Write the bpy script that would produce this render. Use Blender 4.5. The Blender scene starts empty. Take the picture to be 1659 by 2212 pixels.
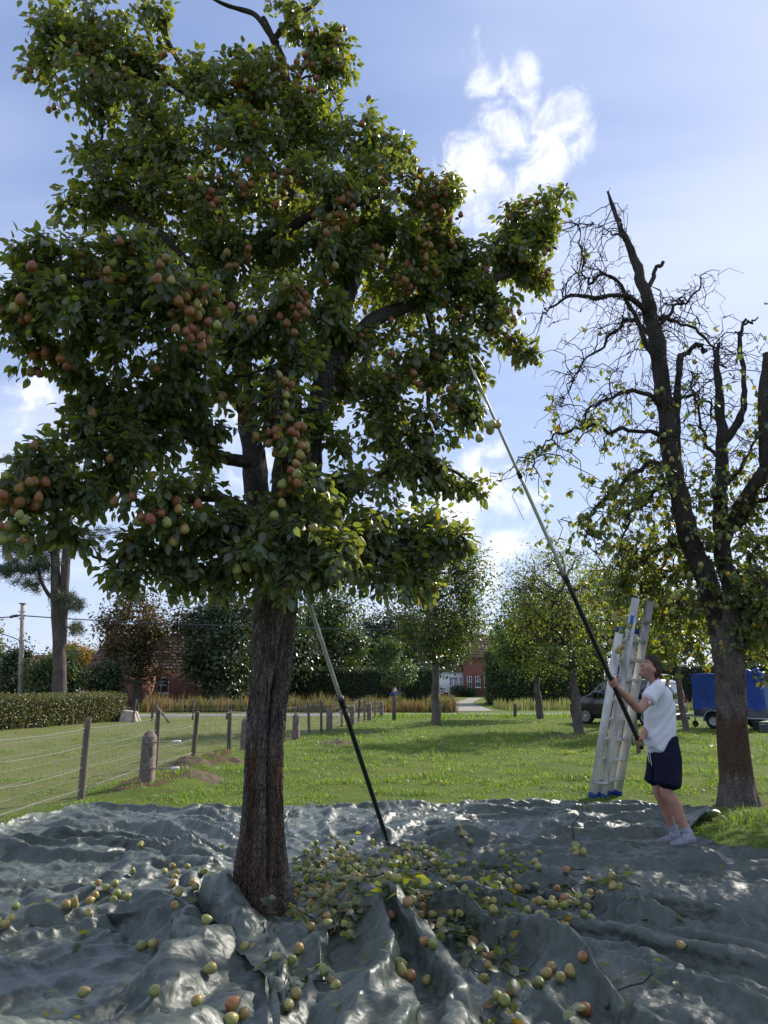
import bpy, bmesh, math, random, os
import numpy as np
from mathutils import Vector, Matrix
rng = np.random.default_rng(11)
random.seed(5)
SC = bpy.context.scene
COL = SC.collection
R = math.radians
# ------------------------------------------------------------------ camera
CAM_Z, PITCH, F, W_, H_ = 1.5, R(13.2), 1597.0, 1659.0, 2212.0
cam = bpy.data.cameras.new('camera'); camo = bpy.data.objects.new('camera', cam); COL.objects.link(camo)
cam.sensor_fit = 'VERTICAL'; cam.sensor_height = 36; cam.lens = 36 * F / H_
cam.clip_start = 0.1; cam.clip_end = 3000
camo.location = (0, 0, CAM_Z); camo.rotation_euler = (math.pi / 2 + PITCH, 0, 0)
SC.camera = camo
# ------------------------------------------------------------------ sky, sun, exposure
SUN_AZ, SUN_EL = R(44), R(34)          # azimuth measured from the view direction (+Y) towards +X
SUN = np.array([math.sin(SUN_AZ) * math.cos(SUN_EL), math.cos(SUN_AZ) * math.cos(SUN_EL), math.sin(SUN_EL)])

def ray(px, py):
    c, s = math.cos(PITCH), math.sin(PITCH)
    xc, yc = (px - W_ / 2) / F, (H_ / 2 - py) / F
    return np.array([xc, c - yc * s, s + yc * c])
def P(px, py, Y):                     # the point seen at that pixel at world depth Y
    d = ray(px, py); return np.array([0, 0, CAM_Z]) + d * (Y / d[1])
def G(px, py, z=0.0):                 # the point of the ground seen at that pixel
    d = ray(px, py); t = (z - CAM_Z) / d[2]; return np.array([0, 0, CAM_Z]) + d * t

def node(t, typ, ins=None, **kw):
    n = t.nodes.new(typ)
    for k, v in kw.items(): setattr(n, k, v)
    for k, v in (ins or {}).items():
        s = n.inputs[k]
        if isinstance(v, bpy.types.NodeSocket): t.links.new(v, s)
        else: s.default_value = v
    return n
def ramp(t, fac, stops, interp='LINEAR'):
    n = t.nodes.new('ShaderNodeValToRGB'); t.links.new(fac, n.inputs[0])
    cr = n.color_ramp; cr.interpolation = interp
    while len(cr.elements) < len(stops): cr.elements.new(0.5)
    for e, (p, c) in zip(cr.elements, stops):
        e.position = p; e.color = (c[0], c[1], c[2], 1) if not isinstance(c, (int, float)) else (c, c, c, 1)
    return n.outputs[0]
def M(t, op, a, b=None, c=None, clamp=False):
    n = t.nodes.new('ShaderNodeMath'); n.operation = op; n.use_clamp = clamp
    for i, v in enumerate((a, b, c)):
        if v is None: continue
        if isinstance(v, bpy.types.NodeSocket): t.links.new(v, n.inputs[i])
        else: n.inputs[i].default_value = v
    return n.outputs[0]
def mixc(t, fac, a, b, blend='MIX'):
    n = t.nodes.new('ShaderNodeMix'); n.data_type = 'RGBA'; n.blend_type = blend
    for s, v in ((n.inputs[0], fac), (n.inputs[6], a), (n.inputs[7], b)):
        if isinstance(v, bpy.types.NodeSocket): t.links.new(v, s)
        elif isinstance(v, (int, float)): s.default_value = v
        else: s.default_value = (v[0], v[1], v[2], 1)
    return n.outputs[2]

world = bpy.data.worlds.new('World'); SC.world = world; world.use_nodes = True
t = world.node_tree; t.nodes.clear()
sky = node(t, 'ShaderNodeTexSky', sky_type='NISHITA')
sky.sun_disc = False; sky.sun_elevation = SUN_EL; sky.sun_rotation = SUN_AZ
sky.air_density = 1.0; sky.dust_density = 0.45; sky.ozone_density = 2.0; sky.altitude = 0
tc = node(t, 'ShaderNodeTexCoord')
dirv = tc.outputs['Generated']
sep = node(t, 'ShaderNodeSeparateXYZ', {0: dirv})
den = M(t, 'ADD', M(t, 'MAXIMUM', sep.outputs[2], 0.0), 0.18)
proj = node(t, 'ShaderNodeCombineXYZ', {0: M(t, 'DIVIDE', sep.outputs[0], den), 1: M(t, 'DIVIDE', sep.outputs[1], den), 2: 0.0}).outputs[0]
# cumulus: a few banks, each a direction and an angular size, broken up by noise
banks = [(1025, 105, 1.6, .85), (1065, 178, 2.2, .95), (1118, 165, 1.8, .85), (1120, 230, 2.2, .8), (1090, 350, 4.6, .85), (1215, 270, 2.7, 1.05), (1160, 320, 3.6, 1.0), (1040, 410, 4.0, .75),
         (1070, 1060, 4.0, .9), (1030, 1150, 5, .9), (900, 1100, 5, .7), (90, 870, 3, .45), (560, 960, 4, .5)]
dens = None
for bx, by, rad, wgt in banks:
    d = ray(bx, by); d = d / np.linalg.norm(d)
    dp = node(t, 'ShaderNodeVectorMath', {0: dirv, 1: tuple(d)}, operation='DOT_PRODUCT').outputs['Value']
    mr = node(t, 'ShaderNodeMapRange', {0: dp, 1: math.cos(R(rad * 1.25)), 2: 1.0, 3: 0.0, 4: wgt}, interpolation_type='SMOOTHERSTEP').outputs[0]
    dens = mr if dens is None else M(t, 'MAXIMUM', dens, mr)
nz = node(t, 'ShaderNodeTexNoise', {'Vector': dirv, 'Scale': 21.0, 'Detail': 9.0, 'Roughness': 0.58, 'Distortion': 0.4}).outputs[0]
far = node(t, 'ShaderNodeTexNoise', {'Vector': proj, 'Scale': 0.55, 'Detail': 6.0, 'Roughness': 0.6}).outputs[0]
cum = M(t, 'ADD', M(t, 'MULTIPLY', dens, 0.62), M(t, 'MULTIPLY', M(t, 'SUBTRACT', nz, 0.5), 2.1))
cum = node(t, 'ShaderNodeMapRange', {0: cum, 1: 0.16, 2: 0.95, 3: 0.0, 4: 1.0}, interpolation_type='SMOOTHSTEP').outputs[0]
cum = M(t, 'MULTIPLY', cum, node(t, 'ShaderNodeMapRange', {0: dens, 1: 0.02, 2: 0.3}).outputs[0])
mapp = node(t, 'ShaderNodeMapping', {0: proj, 1: (3.3, .4, 0), 2: (0, 0, R(28)), 3: (0.45, 1.5, 1)})
cir = node(t, 'ShaderNodeTexNoise', {'Vector': mapp.outputs[0], 'Scale': 1.1, 'Detail': 5.0, 'Roughness': 0.5, 'Distortion': 0.3}).outputs[0]
cir = node(t, 'ShaderNodeMapRange', {0: cir, 1: 0.30, 2: 0.72, 3: 0.04, 4: 0.80}, interpolation_type='SMOOTHSTEP').outputs[0]
lowveil = node(t, 'ShaderNodeMapRange', {0: sep.outputs[2], 1: 0.62, 2: -0.02, 3: 0.0, 4: 0.55}).outputs[0]
veil = M(t, 'MAXIMUM', cir, lowveil)
SKYC = mixc(t, 0.42, sky.outputs[0], (3.0, 4.2, 8.0))
c1 = mixc(t, veil, SKYC, (6.9, 7.6, 9.7))
c2 = mixc(t, cum, c1, (9.6, 9.7, 10.3))
bg = node(t, 'ShaderNodeBackground', {0: c2, 1: 0.097})
out = node(t, 'ShaderNodeOutputWorld', {0: bg.outputs[0]})

sl = bpy.data.lights.new('sun', 'SUN'); sl.energy = 4.6; sl.angle = R(0.6); sl.color = (1.0, 0.93, 0.82)
so = bpy.data.objects.new('sun', sl); COL.objects.link(so); so.location = (30, 30, 40)
so.rotation_euler = Vector(-SUN).to_track_quat('-Z', 'Y').to_euler()
vs = SC.view_settings
vs.view_transform = 'Standard'; vs.look = 'None'; vs.gamma = 1.0; vs.use_curve_mapping = False; vs.exposure = 0.42
SC.cycles.max_bounces = 6; SC.cycles.transparent_max_bounces = 8
SC.cycles.use_denoising = True
# ------------------------------------------------------------------ helpers: meshes
def setp(o, label=None, cat=None, group=None, kind=None):
    if label: o['label'] = label
    if cat: o['category'] = cat
    if group: o['group'] = group
    if kind: o['kind'] = kind
    return o
def empty(name, loc, label=None, cat=None, group=None, rz=0):
    o = bpy.data.objects.new(name, None); COL.objects.link(o); o.location = loc; o.rotation_euler = (0, 0, rz)
    o.empty_display_size = 0.1
    return setp(o, label, cat, group)
def link(name, me, parent=None, kind=None):
    o = bpy.data.objects.new(name, me); COL.objects.link(o)
    if parent is not None:
        o.parent = parent
        o.matrix_parent_inverse = Matrix.LocRotScale(parent.location, parent.rotation_euler, None).inverted() if parent.parent is None and WORLD[0] else Matrix()
    if kind: o['kind'] = kind
    return o
WORLD = [True]     # meshes are given in world coordinates; the parent's place is taken out
class MB:
    def __init__(s): s.V = []; s.Q = []; s.T = []; s.A = []; s.n = 0; s.mi = []
    def add(s, V, T=None, Q=None, a=0.0):
        V = np.asarray(V, float).reshape(-1, 3)
        s.V.append(V)
        if T is not None and len(T): s.T.append(np.asarray(T, int).reshape(-1, 3) + s.n)
        if Q is not None and len(Q): s.Q.append(np.asarray(Q, int).reshape(-1, 4) + s.n)
        s.A.append(np.broadcast_to(np.asarray(a, float), (len(V),)))
        s.n += len(V); return s
    def mesh(s, name, mat, smooth=True, mats2=None):
        V = np.concatenate(s.V); me = bpy.data.meshes.new(name)
        T = np.concatenate(s.T) if s.T else np.zeros((0, 3), int); Q = np.concatenate(s.Q) if s.Q else np.zeros((0, 4), int)
        me.vertices.add(len(V)); me.vertices.foreach_set('co', V.astype(np.float32).ravel())
        me.loops.add(T.size + Q.size); me.loops.foreach_set('vertex_index', np.concatenate([T.ravel(), Q.ravel()]).astype(np.int32))
        me.polygons.add(len(T) + len(Q))
        me.polygons.foreach_set('loop_start', np.concatenate([np.arange(len(T)) * 3, T.size + np.arange(len(Q)) * 4]).astype(np.int32))
        me.update(calc_edges=True)
        if smooth: me.polygons.foreach_set('use_smooth', np.ones(len(me.polygons), bool))
        at = me.attributes.new('rnd', 'FLOAT', 'POINT'); at.data.foreach_set('value', np.concatenate(s.A).astype(np.float32))
        me.materials.append(mat); me.validate(); return me
    def obj(s, name, mat, parent=None, smooth=True, kind=None):
        return link(name, s.mesh(name, mat, smooth), parent, kind)
def nrm(v): v = np.asarray(v, float); return v / np.maximum(np.linalg.norm(v, axis=-1, keepdims=True), 1e-9)
def tubes(mb, Pn, Rn, k=6, a=0.0, cap=True):
    """a batch of tubes: Pn (B,n,3), Rn (B,n)"""
    Pn = np.asarray(Pn, float); Rn = np.asarray(Rn, float)
    if Pn.ndim == 2: Pn = Pn[None]; Rn = np.broadcast_to(Rn, Pn.shape[:2])
    B, n, _ = Pn.shape
    Tn = np.empty_like(Pn); Tn[:, 1:-1] = Pn[:, 2:] - Pn[:, :-2]; Tn[:, 0] = Pn[:, 1] - Pn[:, 0]; Tn[:, -1] = Pn[:, -1] - Pn[:, -2]
    Tn = nrm(Tn); ov = nrm(Pn[:, -1] - Pn[:, 0])
    ref = np.where(np.abs(ov[:, 2:3]) > 0.75, np.array([[0.08, 1, 0.03]]), np.array([[0.03, 0.05, 1]]))[:, None, :]
    N = nrm(np.cross(Tn, np.broadcast_to(ref, Tn.shape))); Bn = np.cross(Tn, N)
    ang = np.arange(k) * 2 * np.pi / k
    V = Pn[:, :, None, :] + Rn[:, :, None, None] * (N[:, :, None, :] * np.cos(ang)[:, None] + Bn[:, :, None, :] * np.sin(ang)[:, None])
    idx = np.arange(B * n * k).reshape(B, n, k)
    q = np.stack([idx[:, :-1], np.roll(idx, -1, 2)[:, :-1], np.roll(idx, -1, 2)[:, 1:], idx[:, 1:]], -1).reshape(-1, 4)
    av = np.repeat(np.broadcast_to(np.asarray(a, float), (B,)), n * k)
    base = mb.n
    mb.add(V, Q=q, a=av)
    if cap:
        for end in (0, n - 1):
            ring = idx[:, end]
            f = [(0, i, i + 1) for i in range(1, k - 1)]
            T = np.concatenate([ring[:, list(x)] for x in f])
            if end == 0: T = T[:, ::-1]
            mb.T.append(T + base)
    return mb
def tube(mb, pts, rad, k=8, a=0.0, cap=True):
    pts = np.asarray(pts, float)
    return tubes(mb, pts[None], np.broadcast_to(np.asarray(rad, float), (len(pts),))[None], k, a, cap)
def box(mb, c, s, rz=0.0, bev=0.0, axes=None, a=0.0):
    """box centred at c with full sizes s; bev chamfers its edges"""
    c = np.asarray(c, float); h = np.asarray(s, float) / 2
    if axes is None:
        cz, sz = math.cos(rz), math.sin(rz); axes = np.array([[cz, sz, 0], [-sz, cz, 0], [0, 0, 1]])
    if bev <= 0:
        V = np.array([[x, y, z] for x in (-1, 1) for y in (-1, 1) for z in (-1, 1)]) * h
        Q = [(0, 1, 3, 2), (4, 6, 7, 5), (0, 4, 5, 1), (2, 3, 7, 6), (0, 2, 6, 4), (1, 5, 7, 3)]
        return mb.add(c + V @ axes, Q=Q, a=a)
    b = min(bev, h.min() * .95); V = []; Q = []; T = []; I = {}
    for sx in (-1, 1):
        for sy in (-1, 1):
            for sz in (-1, 1):
                for ax in range(3):
                    v = np.array([sx, sy, sz]) * (h - b); v[ax] = (sx, sy, sz)[ax] * h[ax]
                    I[(sx, sy, sz, ax)] = len(V); V.append(v)
    sg = lambda ax, s: [(s if ax == 0 else p, s if ax == 1 else (p if ax == 0 else q), s if ax == 2 else q) for p, q in ((-1, -1), (1, -1), (1, 1), (-1, 1))]
    for ax in range(3):
        for s_ in (-1, 1):
            f = [I[(*k, ax)] for k in sg(ax, s_)]; Q.append(f if (s_ > 0) != (ax == 1) else f[::-1])
    for ax in range(3):
        o = [i for i in range(3) if i != ax]
        for p in (-1, 1):
            for q in (-1, 1):
                ks = []
                for e in (-1, 1):
                    k = [0, 0, 0]; k[ax] = e; k[o[0]] = p; k[o[1]] = q; ks.append(tuple(k))
                f = [I[(*ks[0], o[0])], I[(*ks[1], o[0])], I[(*ks[1], o[1])], I[(*ks[0], o[1])]]
                Q.append(f)
    for sx in (-1, 1):
        for sy in (-1, 1):
            for sz in (-1, 1): T.append([I[(sx, sy, sz, 0)], I[(sx, sy, sz, 1)], I[(sx, sy, sz, 2)]])
    return mb.add(c + np.array(V) @ axes, T=T, Q=Q, a=a)
def fixn(me):
    bm = bmesh.new(); bm.from_mesh(me); bmesh.ops.recalc_face_normals(bm, faces=bm.faces); bm.to_mesh(me); bm.free(); return me
def grid(mb, X, a=0.0, flip=False):
    """X (n,m,3) grid of points"""
    n, m, _ = X.shape; i = np.arange(n * m).reshape(n, m)
    q = np.stack([i[:-1, :-1], i[:-1, 1:], i[1:, 1:], i[1:, :-1]], -1).reshape(-1, 4)
    if flip: q = q[:, ::-1]
    a = np.asarray(a, float)
    return mb.add(X.reshape(-1, 3), Q=q, a=a.ravel() if a.ndim else a)
def lathe(mb, prof, k=12, c=(0, 0, 0), axes=None, a=0.0):
    """prof (n,2) of radius, height; axes rows = x, y, z of the lathe"""
    prof = np.asarray(prof, float); n = len(prof); ang = np.arange(k) * 2 * np.pi / k
    V = np.stack([prof[:, None, 0] * np.cos(ang), prof[:, None, 0] * np.sin(ang), np.repeat(prof[:, 1:2], k, 1)], -1).reshape(-1, 3)
    if axes is not None: V = V @ np.asarray(axes, float)
    i = np.arange(n * k).reshape(n, k); r = np.roll(i, -1, 1)
    return mb.add(np.asarray(c, float) + V, Q=np.stack([i[:-1], r[:-1], r[1:], i[1:]], -1).reshape(-1, 4), a=a)
def spline(pts, n):
    """Catmull-Rom through pts (rows of any width) sampled at n points"""
    p = np.asarray(pts, float); m = len(p)
    q = np.vstack([2 * p[0] - p[1], p, 2 * p[-1] - p[-2]])
    u = np.linspace(0, m - 1 - 1e-9, n); i = u.astype(int); f = (u - i)[:, None]
    a, b, c, d = q[i], q[i + 1], q[i + 2], q[i + 3]
    return .5 * (2 * b + (c - a) * f + (2 * a - 5 * b + 4 * c - d) * f ** 2 + (3 * b - a - 3 * c + d) * f ** 3)
# ------------------------------------------------------------------ helpers: noise
_perm = np.random.default_rng(3).permutation(4096)
_gr = nrm(np.random.default_rng(4).normal(size=(4096, 3)))
def _h(i, j, k): return _perm[(_perm[(_perm[i & 4095] + j) & 4095] + k) & 4095]
def pn(x, y, z=0.0):
    x, y, z = np.broadcast_arrays(np.asarray(x, float), np.asarray(y, float), np.asarray(z, float))
    i, j, k = (np.floor(v).astype(int) for v in (x, y, z)); u, v, w = x - i, y - j, z - k
    f = lambda s: s * s * s * (s * (s * 6 - 15) + 10)
    fu, fv, fw = f(u), f(v), f(w); o = 0
    for a in (0, 1):
        for b in (0, 1):
            for c in (0, 1):
                g = _gr[_h(i + a, j + b, k + c)]
                o = o + (fu if a else 1 - fu) * (fv if b else 1 - fv) * (fw if c else 1 - fw) * (g[..., 0] * (u - a) + g[..., 1] * (v - b) + g[..., 2] * (w - c))
    return o * 1.5
def fbm(x, y, z=0.0, o=4):
    s, a = 0, 1.0
    for q in range(o): s = s + a * pn(x * 2 ** q + 17 * q, y * 2 ** q, np.asarray(z) * 2 ** q + 5 * q); a *= .5
    return s
_rv = np.random.default_rng(9).uniform(-1, 1, 4096)
def facet(x, y, s=0):
    """piecewise planar noise with straight creases, like crumpled sheet"""
    x = np.asarray(x, float); y = np.asarray(y, float)
    f = (x + y) * 0.3660254; a, b = x + f, y + f
    i, j = np.floor(a).astype(int), np.floor(b).astype(int); u, v = a - i, b - j
    up = u > v
    v0 = _rv[_h(i, j, s)]; v2 = _rv[_h(i + 1, j + 1, s)]; v1 = np.where(up, _rv[_h(i + 1, j, s)], _rv[_h(i, j + 1, s)])
    hi, lo = np.maximum(u, v), np.minimum(u, v)
    return v0 * (1 - hi) + v1 * (hi - lo) + v2 * lo
def sstep(a, b, x): x = np.clip((x - a) / (b - a), 0, 1); return x * x * (3 - 2 * x)
# ------------------------------------------------------------------ materials
MATS = {}
def mat(name, c1, c2=None, scale=6.0, rough=.7, spec=.3, bump=0.0, bscale=30.0, metal=0.0, detail=5.0, contrast=(.35, .65), stretch=None, trans=0.0, sheen=0.0, bdist=.02):
    m = bpy.data.materials.new(name); m.use_nodes = True; t = m.node_tree; b = t.nodes['Principled BSDF']; MATS[name] = m
    tc = node(t, 'ShaderNodeTexCoord'); vec = tc.outputs['Object']
    if stretch: vec = node(t, 'ShaderNodeMapping', {0: vec, 3: stretch}).outputs[0]
    if c2 is None: b.inputs['Base Color'].default_value = (*c1, 1)
    else:
        nz = node(t, 'ShaderNodeTexNoise', {'Vector': vec, 'Scale': scale, 'Detail': detail, 'Roughness': .6}).outputs[0]
        t.links.new(ramp(t, nz, [(contrast[0], c1), (contrast[1], c2)]), b.inputs['Base Color'])
    b.inputs['Roughness'].default_value = rough; b.inputs['Specular IOR Level'].default_value = spec; b.inputs['Metallic'].default_value = metal
    if bump:
        nb = node(t, 'ShaderNodeTexNoise', {'Vector': vec, 'Scale': bscale, 'Detail': 6.0, 'Roughness': .65}).outputs[0]
        bn = node(t, 'ShaderNodeBump', {'Height': nb, 'Strength': bump, 'Distance': bdist}); t.links.new(bn.outputs[0], b.inputs['Normal'])
    if sheen: b.inputs['Sheen Weight'].default_value = sheen
    return m
def leafmat(name, stops, rough=.42, spec=.4, trans=.45, tcol=None):
    """two-sided leaf: reflects its own colour, lets warm yellow-green light through"""
    m = bpy.data.materials.new(name); m.use_nodes = True; t = m.node_tree; b = t.nodes['Principled BSDF']
    at = node(t, 'ShaderNodeAttribute', attribute_name='rnd').outputs['Fac']; ob = node(t, 'ShaderNodeObjectInfo').outputs['Random']
    f = M(t, 'FRACT', M(t, 'ADD', at, M(t, 'MULTIPLY', ob, 0.93)))
    col = ramp(t, f, stops)
    geo = node(t, 'ShaderNodeNewGeometry')
    col2 = mixc(t, M(t, 'MULTIPLY', geo.outputs['Backfacing'], .45), col, (.16, .20, .12))
    t.links.new(col2, b.inputs['Base Color']); b.inputs['Roughness'].default_value = rough; b.inputs['Specular IOR Level'].default_value = spec
    tl = node(t, 'ShaderNodeBsdfTranslucent', {0: mixc(t, 1.0, col, tcol or (3.6, 3.1, .9), 'MULTIPLY')})
    mx = node(t, 'ShaderNodeMixShader', {0: trans, 1: b.outputs[0], 2: tl.outputs[0]})
    t.links.new(mx.outputs[0], t.nodes['Material Output'].inputs[0]); MATS[name] = m
    return m
# ------------------------------------------------------------------ the tarpaulins' shape (needed by the ground too)
TX, TY = -0.85, 5.46                                   # the big pear tree's foot
def poly1(x, xs, ys): return np.interp(x, xs, ys)
def xL(y): return poly1(y, [1, 3.5, 6, 8, 9.2, 10.4], [-4.9, -4.6, -4.0, -3.92, -3.95, -3.7]) + .10 * pn(y * 1.3, 3.1) + .03 * pn(y * 5, 9.1)
def xR(y): return poly1(y, [1, 3, 5.5, 6.7, 7.4, 7.9, 8.5, 9.4, 10.4], [4.6, 4.4, 4.1, 3.45, 3.15, 3.05, 3.3, 3.85, 3.9]) + .07 * pn(y * 1.7, 7.7) + .03 * pn(y * 6, 2.1)
def yF(x): return poly1(x, [-4.2, -3.6, -2.4, -1.1, 0, 1, 2, 3, 4], [9.5, 9.85, 9.5, 9.75, 9.95, 10.1, 10.1, 10.0, 9.5]) + .13 * pn(x * 1.4, 1.7) + .04 * pn(x * 5, 4.4)
def seam(y): return poly1(y, [1, 3.8, 5.0, 5.46, 6.2, 9.9], [-0.2, -.52, -.72, -.85, -.95, -1.15]) + .05 * pn(y * 1.9, 8.8)
def inside_tarp(x, y, m=0.0): return (x > xL(y) - m) & (x < xR(y) + m) & (y < yF(x) + m)
# ------------------------------------------------------------------ ground
def growth(a, b, d0, g):
    o = [a]; d = d0
    while abs(o[-1] - a) < abs(b - a): o.append(o[-1] + math.copysign(d, b - a)); d *= g
    return np.array(o)
def bank(x, y):                       # the low earth bank along the fence
    fx = np.interp(y, [8, 10.8, 16.4, 22, 37], [-4.3, -4.16, -4.0, -2.52, -.12])
    s = x - fx
    return .16 * np.exp(-((s - .7) / .55) ** 2) * sstep(10.3, 11.6, y) * sstep(21, 14, y) * (1 + .9 * pn(x * 1.6, y * 1.6, 3.0) + .5 * pn(x * 4, y * 4, 5.))
def ground_h(x, y):
    near = sstep(36, 24, y)
    z = near * (.07 * pn(x * .55, y * .55, .3) + .055 * np.maximum(pn(x * 1.35, y * 1.35, 4.0), -.1) + .02 * pn(x * 4, y * 4, 1.0))
    z = z + bank(x, y)
    inn = np.minimum.reduce([x - xL(y), xR(y) - x, yF(x) - y])
    z = z * sstep(.0, -.5, inn)
    return z - .03 * sstep(-.1, .2, inn)
gx = np.concatenate([-growth(9, 700, .14, 1.16)[::-1][:-1], np.arange(-9, 9.01, .13), growth(9, 700, .14, 1.16)[1:]])
gy = np.concatenate([growth(8, -60, .25, 1.25)[::-1][:-1], np.arange(8, 24, .11), growth(24, 1500, .15, 1.075)[1:]])
X, Y = np.meshgrid(gx, gy); Z = ground_h(X, Y)
dirt = np.clip(bank(X, Y) * 7 * (.3 + sstep(-.2, .3, pn(X * 2.2, Y * 2.2, 8.))) , 0, 1) + .9 * np.exp(-((X - 6.0) / 1.3) ** 2 - ((Y - 23.4) / .8) ** 2) * sstep(-.3, .2, pn(X * 2, Y * 2)) \
    + .9 * np.exp(-((X - 5.0) / .8) ** 2 - ((Y - 10.1) / .7) ** 2)
m = bpy.data.materials.new('grass_ground'); m.use_nodes = True; t = m.node_tree; b = t.nodes['Principled BSDF']
tc = node(t, 'ShaderNodeTexCoord').outputs['Object']
n1 = node(t, 'ShaderNodeTexNoise', {'Vector': tc, 'Scale': .55, 'Detail': 6.0, 'Roughness': .6}).outputs[0]
n2 = node(t, 'ShaderNodeTexNoise', {'Vector': tc, 'Scale': 9.0, 'Detail': 6.0, 'Roughness': .7}).outputs[0]
n3 = node(t, 'ShaderNodeTexNoise', {'Vector': tc, 'Scale': 60.0, 'Detail': 3.0, 'Roughness': .7}).outputs[0]
g1 = ramp(t, n1, [(.3, (.085, .14, .016)), (.5, (.145, .195, .026)), (.72, (.205, .215, .04))])
g2 = mixc(t, M(t, 'MULTIPLY', n2, .75), g1, (.045, .085, .012))
sx = node(t, 'ShaderNodeSeparateXYZ', {0: tc})
fieldm = node(t, 'ShaderNodeMapRange', {0: M(t, 'ADD', M(t, 'SUBTRACT', M(t, 'MULTIPLY', sx.outputs[1], .155), sx.outputs[0]), M(t, 'MULTIPLY', n2, .8)), 1: 5.9, 2: 6.9}, interpolation_type='SMOOTHSTEP').outputs[0]   # paddock beyond the fence is drier
g3 = mixc(t, M(t, 'MULTIPLY', fieldm, .7), g2, mixc(t, n2, (.15, .16, .05), (.24, .215, .10)))
da = node(t, 'ShaderNodeAttribute', attribute_name='rnd').outputs['Fac']
dm = node(t, 'ShaderNodeMapRange', {0: M(t, 'ADD', da, M(t, 'MULTIPLY', M(t, 'SUBTRACT', n2, .5), 1.2)), 1: .35, 2: .7}).outputs[0]
g4 = mixc(t, dm, g3, mixc(t, n3, (.07, .045, .025), (.16, .105, .06)))
t.links.new(g4, b.inputs['Base Color']); b.inputs['Roughness'].default_value = .9; b.inputs['Specular IOR Level'].default_value = .15
bh = M(t, 'ADD', M(t, 'MULTIPLY', n2, 1.0), M(t, 'MULTIPLY', n3, .5))
bn = node(t, 'ShaderNodeBump', {'Height': bh, 'Strength': .8, 'Distance': .08}); t.links.new(bn.outputs[0], b.inputs['Normal'])
mb = MB(); grid(mb, np.stack([X, Y, Z], -1), a=dirt)
setp(mb.obj('ground', m), kind='structure')
# ------------------------------------------------------------------ grass blades on the lawn and the paddock
gm = leafmat('grass_blade', [(0, (.07, .15, .014)), (.4, (.115, .21, .024)), (.75, (.17, .25, .036)), (.93, (.22, .22, .06)), (1, (.30, .26, .11))], rough=.5, spec=.35, trans=.40, tcol=(1.9, 2.0, .7))
def blades(n, x0, x1, y0, y1, hh, power, seed, straw=0.0):
    r = np.random.default_rng(seed)
    y = y0 + (y1 - y0) * r.random(n) ** power; wdt = np.clip((y / 8), .9, 5)
    x = r.uniform(x0, x1, n) * 1.0
    keep = (np.abs(x) < y * .56 + .6) & ~inside_tarp(x, y, -.02)
    x, y = x[keep], y[keep]; n = len(x)
    tall = np.clip(.35 + 1.5 * np.clip(pn(x * 1.35, y * 1.35, 4.0), -.1, .6) + .9 * np.maximum(pn(x * 1.9, y * 1.9, 2.0), -.2), .12, 2.2)
    fx = np.interp(y, [8, 10.8, 16.4, 22, 37], [-4.3, -4.16, -4.0, -2.52, -.12])
    pad = x < fx
    tall = np.where(pad, tall * .45, tall)
    bk = bank(x, y) * 6; keep = r.random(n) > np.clip(bk * .8, 0, .85)
    x, y, tall, pad = x[keep], y[keep], tall[keep], pad[keep]; n = len(x)
    z = ground_h(x, y) - .004
    L = hh * tall * r.uniform(.6, 1.3, n); az = r.uniform(0, 2 * np.pi, n); lean = r.uniform(.15, .9, n)
    d = np.stack([np.cos(az) * lean, np.sin(az) * lean, np.ones(n)], -1); d = nrm(d)
    w = np.stack([np.cos(az + 1.3), np.sin(az + 1.3), np.zeros(n)], -1) * (.0028 * np.sqrt(np.clip(y / 7, 1, 6)) * r.uniform(.7, 1.5, n))[:, None] * 1.35
    p = np.stack([x, y, z], -1)
    mid = p + d * (L * .55)[:, None]; tip = p + d * L[:, None] + np.stack([np.cos(az), np.sin(az), -.5 * np.ones(n)], -1) * (L * .3 * lean)[:, None]
    V = np.stack([p - w, p + w, mid - w * .8, mid + w * .8, tip], 1)
    k = np.arange(n)[:, None] * 5
    a = np.where(pad, r.beta(3, 1.6, n) * .99, np.clip(r.beta(1.6, 2.2, n) + .22 * pn(x * .7, y * .7, 6.), 0.01, .95))
    return V.reshape(-1, 3), np.concatenate([k + [0, 1, 3], k + [0, 3, 2], k + [2, 3, 4]]), np.repeat(a, 5)
mb = MB()
for args in ((60000, -7, 7.5, 7.0, 13, .085, 1.0, 1), (60000, -9, 10, 12, 24, .10, 1.1, 2), (26000, -14, 14, 22, 37, .12, 1.0, 3)):
    V, T, a = blades(*args); mb.add(V, T=T, a=a)
setp(mb.obj('grass', gm, smooth=False), 'green and straw-yellow grass of the orchard lawn', 'grass', kind='stuff')
# ------------------------------------------------------------------ tarpaulins
m = bpy.data.materials.new('tarpaulin'); m.use_nodes = True; t = m.node_tree; b = t.nodes['Principled BSDF']
tc = node(t, 'ShaderNodeTexCoord').outputs['Object']
n1 = node(t, 'ShaderNodeTexNoise', {'Vector': tc, 'Scale': 1.4, 'Detail': 7.0, 'Roughness': .65}).outputs[0]
n2 = node(t, 'ShaderNodeTexNoise', {'Vector': tc, 'Scale': 24.0, 'Detail': 4.0, 'Roughness': .6, 'Distortion': .6}).outputs[0]
nd = node(t, 'ShaderNodeTexNoise', {'Vector': tc, 'Scale': 5.0, 'Detail': 2.0}).outputs['Color']
warp = node(t, 'ShaderNodeVectorMath', {0: tc, 1: node(t, 'ShaderNodeVectorMath', {0: nd, 'Scale': .16}, operation='SCALE').outputs[0]}, operation='ADD').outputs[0]
vo = node(t, 'ShaderNodeTexVoronoi', {'Vector': warp, 'Scale': 8.0, 'Randomness': 1.0}, feature='F1').outputs['Distance']
vo2 = node(t, 'ShaderNodeTexVoronoi', {'Vector': warp, 'Scale': 23.0, 'Randomness': 1.0}, feature='F1').outputs['Distance']
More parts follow.
